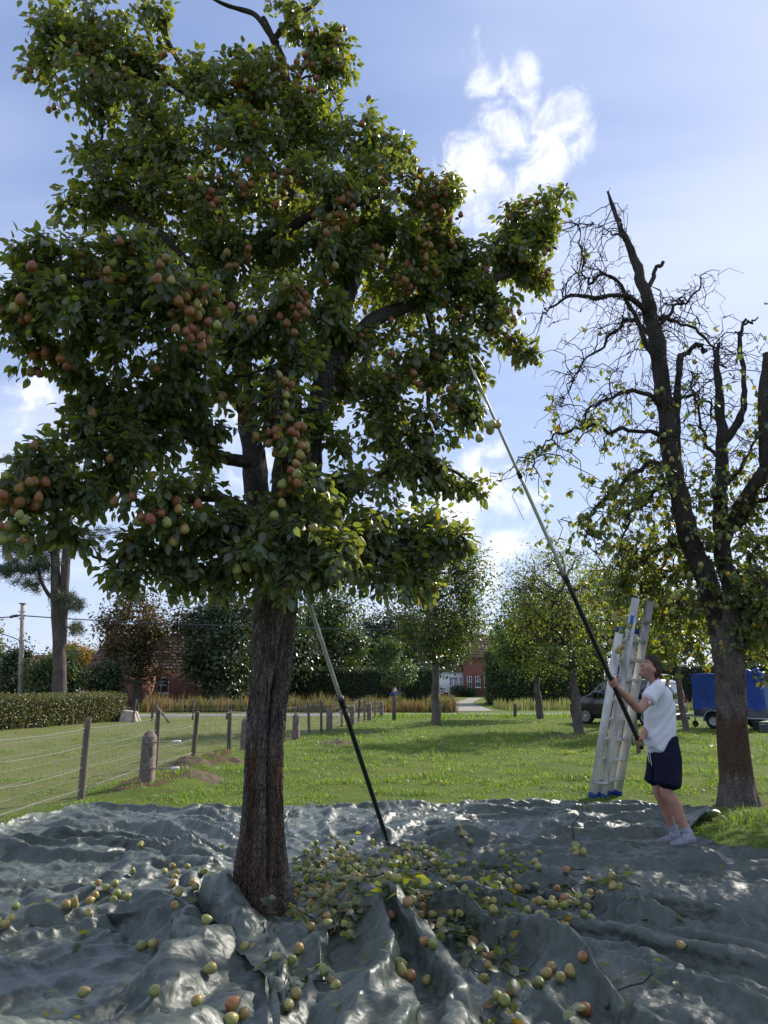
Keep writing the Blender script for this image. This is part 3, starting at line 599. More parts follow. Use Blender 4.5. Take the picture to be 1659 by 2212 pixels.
# crown: leaf clumps (px, py, half width, half height in px, depth offset)
CL = """205 50 105 55 0;120 100 65 45 0;75 160 42 26 0;265 125 105 65 .1;190 175 100 42 -.2;320 170 65 45 .1;330 30 40 30 .1;120 30 60 30 .1;240 205 70 22 0
 425 150 45 50 .1;480 205 85 65 .1;540 145 65 60 .2;590 200 75 80 .1;690 55 62 45 .3;720 110 50 45 .3;695 160 60 38 .3;650 235 65 60 .2;620 25 45 22 .3;700 215 45 40 .3
 355 255 90 50 .1;300 310 100 55 0;420 330 130 75 -.1;560 320 105 75 0;690 300 95 65 .2;785 305 75 55 .3;200 335 38 26 0;840 340 50 40 .3
 265 395 115 50 0;150 437 42 26 -.1;215 450 80 40 0;330 440 110 60 0;450 420 100 65 -.2;570 430 85 65 0;700 420 105 75 -.1;820 390 95 65 .1;930 400 70 55 .3;985 440 35 55 .3
 240 560 125 65 -1.2;115 580 105 60 -1.2;350 620 115 75 -1.3;440 675 72 58 -1.2;35 640 75 65 -1.3;150 690 125 75 -1.2;280 740 115 75 -1.1;90 765 50 45 -1;385 770 95 65 -.8;205 800 90 45 -.9;20 720 35 40 -1.2
 180 930 75 45 -.9;95 1010 80 60 -1.1;50 1090 75 55 -1.2;150 1080 85 65 -1;250 1000 95 60 -.9;330 1085 105 55 -1;280 935 65 40 -.9;250 870 80 40 -.8;400 830 70 50 -.7;360 930 65 40 -.6;460 920 40 40 -.4;405 890 62 50 -.4;430 985 40 40 -.4;330 850 60 35 -.8
 300 1180 75 50 -.9;395 1135 80 48 -.9;55 1150 75 32 -1.1;150 1150 50 20 -1;275 1245 42 30 -.9;395 1220 95 55 -.7;500 1205 85 65 -.5;600 1190 105 70 -.6;700 1205 105 72 -.4;800 1210 95 70 -.2;880 1225 70 50 -.2;950 1185 42 22 -.2
 600 1235 90 42 -.5;700 1240 90 42 -.3;780 1135 90 60 -.2;860 1150 70 50 -.1;500 1250 80 35 -.6;660 1150 90 60 -.7;740 1185 80 60 -.8;560 1180 80 60 -.9;830 1250 70 32 -.4;430 1170 80 60 -.6;330 1250 60 30 -.8;640 1255 70 35 -.8;220 1040 80 60 -.6;320 980 70 45 -.6;180 870 60 35 -.8;420 1060 60 40 -.6
 955 1165 45 24 -.2;905 1250 55 30 -.2;930 1120 50 30 0;985 1172 24 12 -.2
 760 1065 105 65 .1;870 1005 90 60 .5;955 1020 62 44 .6;1025 1058 32 24 .6;900 930 90 55 .5;820 910 70 50 .5;985 865 50 50 .65;1015 900 32 35 .65;820 1120 60 45 0;680 1100 80 50 -.3
 700 560 105 75 .1;820 520 105 75 .3;930 520 85 75 .5;1000 565 75 70 .6;900 620 115 55 .5;1020 640 75 55 .7;1085 560 70 65 .85;1130 500 62 55 .9;1172 470 40 55 .9;1208 425 16 40 .9;1155 580 52 50 .9;1100 460 32 36 .9;1085 655 55 36 .8;1070 705 40 26 .8;1105 735 30 20 .8;1145 768 28 14 .8
 980 740 75 50 .7;885 760 80 60 .6;780 745 70 55 .4;1010 800 36 50 .7;750 835 80 60 .4;850 855 80 50 .6;940 830 50 45 .65;690 700 60 60 .1
 560 540 105 85 .1;480 560 85 75 0;600 660 95 75 -.4;680 650 60 65 -.1;520 750 70 65 -.2;620 775 85 65 -.3;480 850 55 45 -.3;600 880 70 75 -.6;635 965 70 65 -.7;645 1060 85 55 -.7;560 1110 75 50 -.6;470 1130 55 45 -.7;700 960 60 60 .1
 600 420 110 80 1.2;480 480 110 90 1.2;720 520 120 90 1.4;840 620 120 80 1.5;420 650 110 80 1.2;560 700 120 90 1.2;780 800 110 70 1.3;380 330 100 60 1;640 300 80 60 1.2;880 470 90 70 1.3;300 550 90 70 .9"""
CLUMPS = np.array([[float(v) for v in c.split()] for ln in CL.split('\n') for c in ln.split(';') if c.strip()])
twP, twR, lp, ld, ln_, ls = [], [], [], [], [], []
br = MB()
sizes = r.uniform(.045, .080, 300000)
for cx, cy, rx, ry, dy in CLUMPS:
    c = P(cx, cy, TY + dy); dist = np.linalg.norm(c - [0, 0, CAM_Z]); s = dist / F
    ext = np.array([rx * s, max(rx, ry) * s * .9, ry * s])
    j = np.argmin(np.linalg.norm(LN - c, axis=1) + .25 * np.maximum(LN[:, 2] - c[2], -.4)); root = LN[j]
    area = rx * ry * s * s * math.pi
    # a bough into the clump and twigs through it
    bp = crook(r, root[None], (c + r.normal(size=3) * ext * .25)[None], 9, .10)[0]; tube(br, bp, np.linspace(.013, .006, 9), 6)
    nt = int(np.clip(area * 64, 7, 52))
    u = nrm(r.normal(size=(nt, 3))) * r.uniform(.55, 1.04, nt)[:, None] ** .6
    ends = c + u * ext; ends[:, 2] -= .03
    st = bp[r.integers(3, 9, nt)]
    tp = crook(r, st, ends, 6, .20); tp[:, 1:-1, 2] += .05 * np.sin(np.linspace(0, np.pi, 6))[1:-1]
    twP.append(tp); twR.append(np.linspace(1, .45, 6)[None] * r.uniform(.003, .0055, nt)[:, None])
    # leaves in rosettes along every twig, hanging
    nl = int(np.clip(area * 2450, 130, 1400) / nt * (1.0 if dy < .95 else .45) * (.75 if cy < 480 else 1.12)) + 2
    w = r.random((nt, nl)) ** .65; ii = np.clip((w * 5).astype(int), 0, 4); fr_ = (w * 5 - ii)[..., None]
    pp = (tp[np.arange(nt)[:, None], ii] * (1 - fr_) + tp[np.arange(nt)[:, None], ii + 1] * fr_).reshape(-1, 3)
    pp = pp + r.normal(size=pp.shape) * .026
    outw = nrm((pp - c) / ext + r.normal(size=pp.shape) * .55)
    d = outw * .75 + np.array([0, 0, -.62]) + r.normal(size=pp.shape) * .42
    lp.append(pp + nrm(d) * .03); ld.append(d); ln_.append(outw * .55 + np.array([0, 0, .8]) + r.normal(size=pp.shape) * .4)
tubes(br, np.concatenate(twP), np.concatenate(twR), 4, cap=False)
br.obj('branches', TWIG, tree, kind='stuff')
lp, ld, ln_ = map(np.concatenate, (lp, ld, ln_)); ls = sizes[:len(lp)]
la = np.clip(r.beta(2, 2.6, len(lp)) * .92 + .10 * pn(lp[:, 0] * 1.2, lp[:, 1] * 1.2, lp[:, 2] * 1.2) + .10 * sstep(.2, 1.4, lp[:, 0]), .005, .995)
print('LEAVES', len(lp))
front = np.argsort(np.linalg.norm(lp - [0, 0, CAM_Z], axis=1) - ls * 3)
big = front[:900][r.permutation(900)[:300]]; rest = np.setdiff1d(np.arange(len(lp)), big)
mb = MB(); leaves(mb, lp[rest], ld[rest], ln_[rest], ls[rest], la[rest]); mb.obj('foliage', PEARLEAF, tree, smooth=False, kind='stuff')
mb = MB(); mb.add(LV, T=LT, a=.1); LEAFME = mb.mesh('leaf', PEARLEAF, smooth=False)
TINV = Matrix.Translation(tree.location).inverted()
def inst(name, me, p, X, Yv, Zv, s, parent=None):
    o = bpy.data.objects.new(name, me); COL.objects.link(o)
    o.matrix_world = Matrix(((X[0] * s, Yv[0] * s, Zv[0] * s, p[0]), (X[1] * s, Yv[1] * s, Zv[1] * s, p[1]), (X[2] * s, Yv[2] * s, Zv[2] * s, p[2]), (0, 0, 0, 1)))
    if parent is not None: o.parent = parent; o.matrix_parent_inverse = Matrix.Translation(parent.location).inverted()
    return o
Xb, Yb, Zb = frames(ld[big], ln_[big])
for q_, i in enumerate(big): inst('leaf', LEAFME, lp[i], Xb[q_], Yb[q_], Zb[q_], ls[i], tree)
# pears in the tree: bunches (px, py, how many, spread px, depth offset)
PB = """45 160 5 16 -.1;105 120 4 14 -.1;210 120 3 14 -.1;255 45 2 9 -.1;340 95 2 12 -.1;125 168 6 30 -.2;195 160 4 16 -.2;290 150 5 26 -.1;345 140 4 16 -.1;235 180 3 24 -.2;180 60 3 40 -.1
540 100 5 22 .0;580 130 9 34 .0;620 150 5 16 .1;520 180 7 26 0;640 212 8 20 .1;710 85 8 34 .2;738 130 7 18 .2;690 180 6 24 .2;660 140 5 20 .2;540 265 5 20 -.1;460 320 3 18 -.3;410 385 1 2 -.3;442 392 2 8 -.3;492 402 10 28 -.35;525 392 5 14 -.3;572 385 2 9 -.2;615 402 9 24 -.1;632 370 5 16 -.1
690 465 5 16 -.2;722 482 6 18 -.2;748 465 8 24 -.2;772 428 1 2 -.2;790 300 6 36 .15;850 360 7 28 .1;900 372 12 28 .15;960 392 11 26 .2;930 440 9 22 .15;962 482 11 22 .2;930 502 10 18 .2;925 552 9 14 .2;800 520 3 12 .1;830 525 2 8 .1;822 575 6 15 .1;870 610 8 26 .2;882 632 4 14 .2;720 585 3 12 -.1;680 520 4 18 -.1
560 565 3 14 -.2;497 575 2 8 -.3;490 545 1 2 -.3;640 632 6 16 -.6;652 662 13 24 -.6;640 690 6 16 -.6;612 812 3 12 -.6;600 842 8 22 -.65;612 918 10 22 -.85;580 960 9 18 -.85;640 950 6 16 -.85;682 970 7 22 -.8;620 1032 5 18 -.9;640 1012 4 12 -.9;612 1080 3 14 -.9;675 1140 1 2 -.8;512 1230 1 2 -.8;520 870 4 14 -.5;490 860 2 9 -.5
135 605 1 2 -1.5;180 560 2 12 -1.45;240 565 1 2 -1.5;258 522 1 2 -1.5;281 532 1 2 -1.5;210 588 4 16 -1.5;268 600 1 2 -1.5;340 570 2 12 -1.5;340 608 2 12 -1.5;368 655 2 12 -1.55;430 642 8 24 -1.5;462 690 11 28 -1.45;420 732 3 12 -1.4;442 730 5 16 -1.4;420 690 5 16 -1.45;32 665 4 16 -1.5;48 692 3 14 -1.5;70 575 1 2 -1.5;145 690 1 2 -1.45;92 772 4 16 -1.2;112 792 5 18 -1.2;70 800 2 10 -1.2;335 796 1 2 -1.1;200 896 1 2 -1.1;75 965 1 2 -1.3
30 1040 5 22 -1.4;60 1035 1 2 -1.4;95 1045 2 10 -1.3;40 1100 8 26 -1.45;75 1085 3 14 -1.4;245 1085 1 2 -1.2;298 1110 2 12 -1.25;322 1110 2 9 -1.25;352 1100 3 14 -1.2;402 1115 5 20 -1.15;312 1132 2 10 -1.2;285 1070 1 2 -1.2;415 1050 1 2 -1.0;345 1155 2 14 -1.15;240 992 1 2 -1.1;12 1150 4 20 -1.4;45 1182 3 16 -1.3;440 1255 1 2 -.8
1092 468 3 14 .75;1140 556 4 16 .75;1190 600 3 14 .8;1100 662 4 14 .7;1130 762 4 18 .75;1082 722 3 14 .7;1042 592 4 18 .6;1020 882 4 14 .55;960 850 6 24 .5;960 762 4 26 .5;925 895 3 24 .4;870 790 4 30 .4;780 742 3 14 .2;742 715 3 12 .2;1010 682 4 20 .6;1180 520 3 18 .8;1135 430 2 12 .8;950 690 4 24 .5;860 700 3 20 .4"""
PBL = [tuple(float(v) for v in c.split()) for ln in PB.split('\n') for c in ln.split(';') if c.strip()]
pears = []; stalks = MB()
for cx, cy, n, spd, dy in PBL:
    for _ in range(int(n)):
        for tr_ in range(12):
            x, y = cx + r.normal() * spd * 1.05, cy + r.normal() * spd * 1.05; p = P(x, y, TY + dy + .0 + r.normal() * .09)
            if all(np.linalg.norm(p - q_) > .05 for q_ in pears[-16:]) and np.min(((lp - p) ** 2).sum(1)) < .07 ** 2: break
        pears.append(p)
        j = np.argmin(np.linalg.norm(lp - (p + [0, .04, .12]), axis=1))
        tube(stalks, crook(r, (p + [0, 0, .045])[None], (lp[j] if np.linalg.norm(lp[j] - p) < .4 else p + [0, .05, .2])[None], 4, .15)[0], .0022, 3, cap=False)
stalks.obj('stalks', STEM, tree, kind='stuff')
pears = np.array(pears); order = np.argsort(np.linalg.norm(pears - [0, 0, CAM_Z], axis=1)); print('PEARS', len(pears))
restp = MB()
for rank, i in enumerate(order):
    Z_ = nrm(np.array([r.normal() * .28, r.normal() * .28, 1.0])); X_ = nrm(np.cross([.3, 1, 0.1], Z_)); s = r.uniform(.72, .98)
    low = pears[i][2] < 3.1 or (pears[i][0] > .6 and pears[i][2] < 4.6)
    me = (PM_GRN if r.random() < ((.6 if pears[i][0] > -1.3 else .25) if low else .10) else PM_RED)[r.integers(3)]
    if rank < 300: inst('pear', me, pears[i], X_, np.cross(Z_, X_), Z_, s, tree)
    else:
        o = MB(); lathe(o, [(.0005, -.030), (.018, -.033), (.0325, -.008), (.0245, .020), (.010, .038), (.0005, .04)], 9); restp.add(pears[i] + o.V[0] * s, Q=o.Q[0], a=r.random())
if restp.n: restp.obj('pears', PEAR_RED, tree, kind='stuff')
# ------------------------------------------------------------------ the half-bare pear tree beside the man
RX, RY = float(G(1592, 1735)[0]), float(G(1592, 1735)[1])
r = np.random.default_rng(5)
tree2 = empty('pear_tree', (RX, RY, 0), 'gaunt half-bare pear tree with dead stubs, trunk stripped to reddish wood, behind the man', 'tree')
spec = np.array([(1597, 1750, 27), (1596, 1725, 24), (1592, 1690, 21.5), (1587, 1640, 20.2), (1582, 1580, 19.5), (1579, 1510, 19), (1576, 1440, 19.5), (1574, 1390, 22), (1573, 1350, 24), (1575, 1310, 21)])
q = np.array([(*P(x, y, RY), rr / 100) for x, y, rr in spec]); q[0, 2] = -.1
S = spline(q, 130); pts, rad = S[:, :3], S[:, 3]; k = 72; A = (np.arange(k) / k * 2 * np.pi)[None]; zz = pts[:, 2:3]; ca, sa = np.cos(A), np.sin(A)
fis = np.abs(pn(ca * 6, sa * 6, zz * 1.2)); up = sstep(.95, 1.15, zz + .15 * pn(ca * 2, sa * 2, zz))
rr_ = rad[:, None] * (1 + .06 * pn(ca * 1.4, sa * 1.4, zz * .6) + sstep(.35, 0, zz) * .12 * np.cos(A * 5)) + up * (.014 * facet(A * 9, zz * 8, 2) - .02 * np.clip(.15 - fis, 0, .15) / .15) - (1 - up) * .008 * np.clip(.12 - fis, 0, .12) / .12
V = np.stack([pts[:, 0:1] + ca * rr_, pts[:, 1:2] + sa * rr_, np.broadcast_to(zz, rr_.shape)], -1); i = np.arange(130 * k).reshape(130, k); rl = np.roll(i, -1, 1)
bare = sstep(.25, .45, zz + .1 * pn(ca * 3, sa * 3)) * sstep(1.2, 1.0, zz + .2 * pn(ca * 2, sa * 2, zz * 2))
mb = MB(); mb.add(V, Q=np.stack([i[:-1], rl[:-1], rl[1:], i[1:]], -1).reshape(-1, 4), a=np.broadcast_to(bare * .9, rr_.shape).ravel()); mb.obj('trunk', BARK, tree2)
L2 = [
 [(1560, 1370, 0, 15), (1535, 1280, 0, 14), (1500, 1190, 0, 14.5), (1472, 1090, 0, 14), (1452, 1000, 0, 13), (1440, 920, 0, 12), (1430, 830, 0, 11.5), (1418, 740, 0, 11), (1402, 660, 0, 10), (1385, 600, 0, 8), (1368, 550, 0, 6), (1345, 500, 0, 4.5), (1328, 455, 0, 3.4), (1314, 412, 0, 2)],
 [(1590, 1370, 0, 14), (1580, 1280, .1, 12), (1560, 1190, .2, 11.5), (1556, 1120, .2, 11), (1558, 1040, .2, 9.5), (1560, 960, .2, 8.5), (1556, 880, .2, 7), (1550, 800, .2, 5), (1553, 740, .2, 2.5)],
 [(1562, 1180, .2, 8), (1590, 1110, .1, 8.5), (1622, 1060, .0, 9), (1660, 1000, -.1, 9), (1690, 920, -.1, 8.5), (1700, 820, -.1, 7)],
 [(1565, 1160, .2, 5), (1600, 1130, .1, 5), (1625, 1090, .1, 4.5), (1665, 1070, .1, 4)],
 [(1560, 960, .2, 6), (1590, 920, .1, 5.6), (1606, 880, .1, 5), (1606, 820, .1, 4), (1598, 750, .1, 3.6), (1604, 705, .1, 2.6), (1612, 690, .1, 2)],
 [(1606, 700, .1, 2), (1622, 698, .1, 1.8), (1637, 688, .1, 1)],
 [(1603, 725, .1, 1.6), (1592, 716, .1, .9)],
 [(1462, 1010, .05, 7), (1460, 930, .1, 6.5), (1464, 850, .1, 5.5), (1470, 765, .1, 5)],
 [(1468, 775, .1, 4), (1500, 750, .1, 3.4), (1526, 755, .1, 2.6)],
 [(1400, 650, 0, 4), (1412, 600, 0, 3.2), (1431, 565, 0, 2.6)],
 [(1386, 600, 0, 3), (1381, 560, 0, 2.4)],
 [(1375, 590, 0, 3), (1350, 512, -.1, 2), (1325, 505, -.1, 1.4), (1300, 508, -.1, 1)],
 [(1652, 1010, -.1, 7), (1649, 900, -.1, 7), (1652, 820, -.1, 6.2), (1657, 762, -.1, 5)],
 [(1408, 690, 0, 4.6), (1360, 640, -.3, 4), (1300, 640, -.5, 3.2), (1240, 640, -.6, 2.6), (1205, 655, -.7, 1.7), (1178, 675, -.7, .8)],
 [(1418, 740, 0, 4), (1380, 700, .3, 3.2), (1350, 690, .4, 2.6), (1310, 740, .5, 2.2), (1260, 790, .6, 1.5), (1225, 840, .6, .9), (1210, 880, .6, .5)],
 [(1425, 790, 0, 5), (1385, 720, -.2, 4), (1340, 620, -.3, 2.8), (1300, 590, -.4, 2)],
 [(1300, 590, -.4, 2.2), (1270, 610, -.4, 1.8), (1258, 560, -.5, 1.4), (1250, 520, -.5, 1), (1268, 480, -.5, .5)],
 [(1435, 880, 0, 4), (1390, 850, -.3, 3.4), (1340, 850, -.4, 2.8), (1290, 870, -.5, 2), (1260, 910, -.5, 1.5), (1245, 960, -.5, .9)],
 [(1442, 950, 0, 4), (1400, 930, -.2, 3.4), (1330, 930, -.4, 2.8), (1270, 925, -.5, 2.2), (1210, 935, -.6, 1.6), (1170, 965, -.6, 1), (1150, 1010, -.6, .5)],
 [(1455, 1010, 0, 4), (1400, 1000, -.2, 3.4), (1340, 1050, -.4, 2.6), (1290, 1100, -.5, 1.8), (1265, 1160, -.5, 1)],
 [(1465, 1060, 0, 4), (1420, 1050, .2, 3.4), (1390, 1090, .3, 2.6), (1360, 1110, .3, 2), (1345, 1180, .3, 1.4), (1340, 1200, .3, .9)],
 [(1410, 690, 0, 4), (1450, 690, .2, 3), (1490, 710, .3, 2.2), (1530, 740, .4, 1.6), (1570, 800, .4, 1)],
 [(1415, 720, 0, 3.4), (1460, 660, .1, 2.4), (1490, 650, .2, 1.8), (1520, 600, .2, .9)],
 [(1440, 900, 0, 3.4), (1490, 850, .3, 2.6), (1530, 880, .4, 1.8), (1560, 930, .4, 1)],
 [(1558, 1000, .2, 3.4), (1520, 940, .5, 2.6), (1500, 870, .6, 1.8), (1490, 800, .6, 1)],
 [(1558, 1060, .2, 3.6), (1610, 990, .5, 2.8), (1640, 930, .6, 2)],
 [(1500, 1190, 0, 4), (1440, 1180, .4, 3.2), (1390, 1210, .8, 2.4), (1350, 1240, 1.0, 1.6), (1320, 1280, 1.1, 1)],
 [(1530, 1270, 0, 4), (1470, 1230, .5, 3), (1420, 1250, .9, 2.2), (1380, 1280, 1.1, 1.4)],
 [(1540, 1300, -.05, 3.6), (1500, 1310, .5, 2.6), (1460, 1330, .8, 1.8), (1420, 1340, 1.0, 1)],
 [(1590, 1330, -.1, 3.6), (1620, 1280, -.5, 2.8), (1660, 1270, -.7, 2), (1700, 1300, -.8, 1)],
 [(1585, 1250, .1, 3.6), (1630, 1190, .4, 2.8), (1680, 1160, .6, 1.8)],
 [(1600, 1400, -.1, 3.6), (1612, 1350, -.25, 2.4), (1640, 1320, -.3, 1.5)],
]
nodes, br = [], MB(); tips = []
for q_, sp_ in enumerate(L2):
    pts, rad = limb_pts(sp_, RY); nn = len(pts)
    jit = .09 if rad[0] < .06 else .03
    pts = pts + jit * sstep(0, .3, np.linspace(0, 1, nn))[:, None] * np.stack([pn(np.arange(nn) * .35 + 7 * q_, .3), pn(np.arange(nn) * .35 + 3, q_ * 1.7), pn(np.arange(nn) * .35, q_ * 2.3 + .5)], -1)
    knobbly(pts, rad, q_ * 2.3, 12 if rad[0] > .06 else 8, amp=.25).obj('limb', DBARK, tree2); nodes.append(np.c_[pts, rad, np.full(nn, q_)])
ND = np.concatenate(nodes)
def twigwork(r, ND, nt, Lr, droop, rad0, spurs=True, n=8):
    """crooked drooping twigs from limb nodes, knobbly spurs on them; returns twig polylines"""
    st = ND[r.integers(0, len(ND), nt)]
    d = nrm(r.normal(size=(nt, 3)) * [1, 1, .7]); L = r.uniform(*Lr, nt)
    s = np.linspace(0, 1, n)[None, :, None]
    off = np.cumsum(r.normal(size=(nt, n, 3)) * .17, 1); off -= off[:, :1]
    Pn = st[:, None, :3] + (d[:, None] * s + np.array([0, 0, -1.]) * droop * s ** 2 + np.array([0, 0, .35]) * s * (1 - s) * 2 + off * .8 * s ** .5) * L[:, None, None]
    Rn = rad0 * np.linspace(1, .4, n)[None] * r.uniform(.6, 1.3, nt)[:, None]
    return Pn, Rn
good = np.array([q_ for q_ in range(len(ND)) if ND[q_, 3] < .05 and not (int(ND[q_, 4]) in (5, 6, 8, 9, 10, 11, 4)) and ND[q_, 2] > 1.9])
main = np.array([q_ for q_ in range(len(ND)) if int(ND[q_, 4]) in (0, 1, 2, 7) and 1.9 < ND[q_, 2] < 7.3])
lowl = np.array([q_ for q_ in good if ND[q_, 2] < 4.6])
Pn, Rn = twigwork(r, ND[np.concatenate([good, good, main, lowl, lowl])], 720, (.22, .8), .45, .0088)
tubes(br, Pn, Rn, 5, cap=False)
sub = Pn.reshape(-1, 3)
P2, R2 = twigwork(r, np.c_[sub, sub[:, :2]], 1500, (.08, .32), .25, .0058, n=5); tubes(br, P2, R2, 4, cap=False)
al = np.concatenate([sub, P2.reshape(-1, 3), ND[good][:, :3]])
sp0 = al[r.integers(0, len(al), 2600)]; spd = nrm(r.normal(size=(2600, 3)) + [0, 0, .3]); SP = np.stack([sp0, sp0 + spd * .022, sp0 + spd * r.uniform(.03, .06, (2600, 1)) + r.normal(size=(2600, 3)) * .01], 1)
tubes(br, SP, np.array([[.0045, .004, .0055]]).repeat(2600, 0), 4, cap=True)
br.obj('twigs', TWIG, tree2, kind='stuff')
# leaves: thin high up, denser low down
cand = np.concatenate([P2[:, 2:].reshape(-1, 3), Pn[:, 4:].reshape(-1, 3)])
NL2 = 12000; w = np.clip(1.3 - (cand[:, 2] - 1.8) / 3.8, .10, 1) ** 1.9; idx = np.repeat(r.choice(len(cand), NL2 // 4, p=w / w.sum()), 4)
lp2 = cand[idx] + r.normal(size=(NL2, 3)) * .022; d2 = r.normal(size=lp2.shape) * .6 + [0, 0, -.6]
n2_ = r.normal(size=lp2.shape) * .7 + [0, 0, .7]; mb = MB(); leaves(mb, lp2, d2, n2_, r.uniform(.055, .095, NL2), r.beta(2, 3.2, NL2) * .9 * .98)
mb.obj('foliage', PEARLEAF, tree2, smooth=False, kind='stuff')
for x, y, n in ((1150, 945, 0), (1410, 855, 2), (1428, 845, 1), (1415, 895, 2), (1437, 950, 1), (1447, 985, 1), (1408, 985, 1), (1350, 1000, 1), (1365, 1020, 1), (1500, 780, 1), (1325, 1330, 2), (1340, 1335, 2), (1358, 1345, 2), (1330, 1378, 2), (1332, 1405, 2), (1460, 1290, 2), (1472, 1282, 1), (1455, 1320, 1), (1520, 1215, 1), (1560, 1170, 1),
                (1590, 1140, 1), (1550, 1390, 1), (1620, 1290, 2), (1640, 1340, 1), (1480, 1240, 2), (1380, 1230, 2), (1420, 1310, 1), (1510, 1150, 1), (1640, 1180, 1), (1545, 1045, 1)):
    for _ in range(n):
        p = P(x + r.normal() * 7, y + r.normal() * 6, RY + r.uniform(-.7, -.2)); Z_ = nrm(np.array([r.normal() * .2, r.normal() * .2, 1.])); X_ = nrm(np.cross([.3, 1, .1], Z_))
        inst('pear', PM_GRN[r.integers(3)], p, X_, np.cross(Z_, X_), Z_, r.uniform(.95, 1.2), tree2)
# ------------------------------------------------------------------ far leaf-cloud trees
def leaf_tree(name, label, base, H, th, tr, crown, nleaf, lsize, lm, seed, nclump=26, bark=None, group=None, stems=1, hollow=.0, ltw=None, lean=(0, 0), twigs=120, cat='tree', bare=0, inside=.35):
    """crown = (rx, ry, zc, rz, dx, dy); trunk height th and radius tr"""
    r = np.random.default_rng(seed); base = np.array([base[0], base[1], 0.]); o = empty(name, tuple(base), label, cat, group)
    rx, ry, zc, rz, dx, dy = crown; c = base + [dx, dy, zc]
    tb = MB(); top = base + [lean[0] + dx * .4, lean[1], th]
    for s_ in range(stems):
        b0 = base + ([r.normal() * .25, r.normal() * .25, 0] if s_ else [0, 0, 0]); e = top + ([r.normal() * .5, r.normal() * .5, 0] if stems > 1 else [0, 0, 0])
        pl = crook(r, (b0 - [0, 0, .1])[None], e[None], 12, .04)[0]; rad = np.interp(np.linspace(0, 1, 12), [0, .08, .3, 1], [1.5, 1.1, 1, .75]) * tr
        knobbly(pl, rad, seed + s_, 12, tb, amp=.15)
        lead = crook(r, e[None], (c + [0, 0, rz * .75])[None], 10, .10)[0]; knobbly(lead, np.linspace(tr * .72, tr * .12, 10), seed + 5, 8, tb, amp=.15)
    tb.obj('trunk', bark or BARK, o)
    u = nrm(r.normal(size=(nclump, 3))) * (r.uniform(inside, 1, nclump)[:, None] ** .5) * [1, 1, 1]
    cc = c + u * np.array([rx, ry, rz]) * .82; cs = r.uniform(.2, .58, nclump)[:, None] * np.array([rx, ry, rz]) ** .5 * min(rx, rz) ** .5
    bb = MB(); ax = np.concatenate([lead, pl[8:]])
    for q_ in range(nclump):
        j = np.argmin(np.abs(ax[:, 2] - (cc[q_, 2] - .35 * rz * r.random()))); ln2 = crook(r, ax[j][None], cc[q_][None], 7, .16)[0]; tube(bb, ln2, np.linspace(tr * .33, tr * .09, 7), 5)
    nt = twigs; qi = r.integers(0, nclump, nt); e2 = cc[qi] + nrm(r.normal(size=(nt, 3))) * cs[qi] * r.uniform(.6, 1.35, (nt, 1))
    tubes(bb, crook(r, cc[qi] + r.normal(size=(nt, 3)) * .1, e2, 6, .2), np.linspace(1, .3, 6)[None] * np.full((nt, 1), max(.009, tr * .06)), 4, cap=False)
    bb.obj('branches', ltw or TWIG, o, kind='stuff')
    if nleaf:
        qi = r.integers(0, nclump, nleaf); dd = nrm(r.normal(size=(nleaf, 3))); rad = r.random(nleaf) ** .45 * (1 + .25 * r.normal(size=nleaf))
        p = cc[qi] + dd * cs[qi] * rad[:, None] + r.normal(size=(nleaf, 3)) * .05
        p[:, 2] = np.maximum(p[:, 2], .15)
        mb = MB(); leaves(mb, p, dd * .6 + [0, 0, -.5] + r.normal(size=p.shape) * .4, dd * .4 + [0, 0, .8] + r.normal(size=p.shape) * .5, lsize * r.uniform(.65, 1.3, nleaf), np.clip(r.beta(2, 2.2, nleaf) * .85 + .10 * r.normal(size=nclump)[qi] + .05, .01, .99), far=True, wide=1.5)
        mb.obj('crown', lm, o, smooth=False, kind='stuff')
    return o
LM_ORCH = leafmat('orchard_leaf', [(0, (.02, .042, .016)), (.4, (.034, .062, .020)), (.75, (.055, .085, .024)), (.95, (.12, .12, .03)), (1, (.18, .13, .03))], rough=.4, spec=.5, trans=.38, tcol=(4.2, 3.8, .9))
LM_YEL = leafmat('yellowing_leaf', [(0, (.04, .07, .018)), (.4, (.075, .11, .025)), (.8, (.12, .15, .035)), (1, (.16, .17, .04))], rough=.4, spec=.5, trans=.45, tcol=(3.4, 3.1, .8))
LM_DARK = leafmat('dark_broad_leaf', [(0, (.014, .030, .014)), (.5, (.026, .050, .020)), (1, (.05, .075, .028))], rough=.35, spec=.5, trans=.22)
LM_RUST = leafmat('rusty_leaf', [(0, (.03, .035, .016)), (.4, (.055, .050, .022)), (.8, (.10, .065, .028)), (1, (.14, .08, .03))], rough=.5, spec=.3, trans=.3, tcol=(3, 2.4, .8))
LM_MID = leafmat('mid_green_leaf', [(0, (.025, .05, .016)), (.5, (.045, .078, .022)), (1, (.08, .105, .03))], rough=.4, spec=.4, trans=.3, tcol=(3.4, 3.2, .9))
LM_GOLD = leafmat('golden_birch_leaf', [(0, (.12, .10, .03)), (.5, (.24, .16, .035)), (1, (.33, .20, .05))], rough=.5, spec=.3, trans=.4, tcol=(2, 1.7, .7))
LM_PALE = leafmat('pale_willow_leaf', [(0, (.08, .10, .05)), (.5, (.12, .14, .075)), (1, (.17, .18, .10))], rough=.5, spec=.3, trans=.4, tcol=(2.4, 2.2, 1))
gA, gB, gC = G(942, 1568), G(1167, 1553), G(1253, 1588)
leaf_tree('orchard_tree', 'dense dark orchard tree with dark trunk, standing before the driveway', gA[:2], 8.6, 2.3, .17, (2.15, 2.1, 5.2, 3.1, .1, 0), 20000, .10, LM_ORCH, 31, 34, group='orchard trees', twigs=260, hollow=.2)
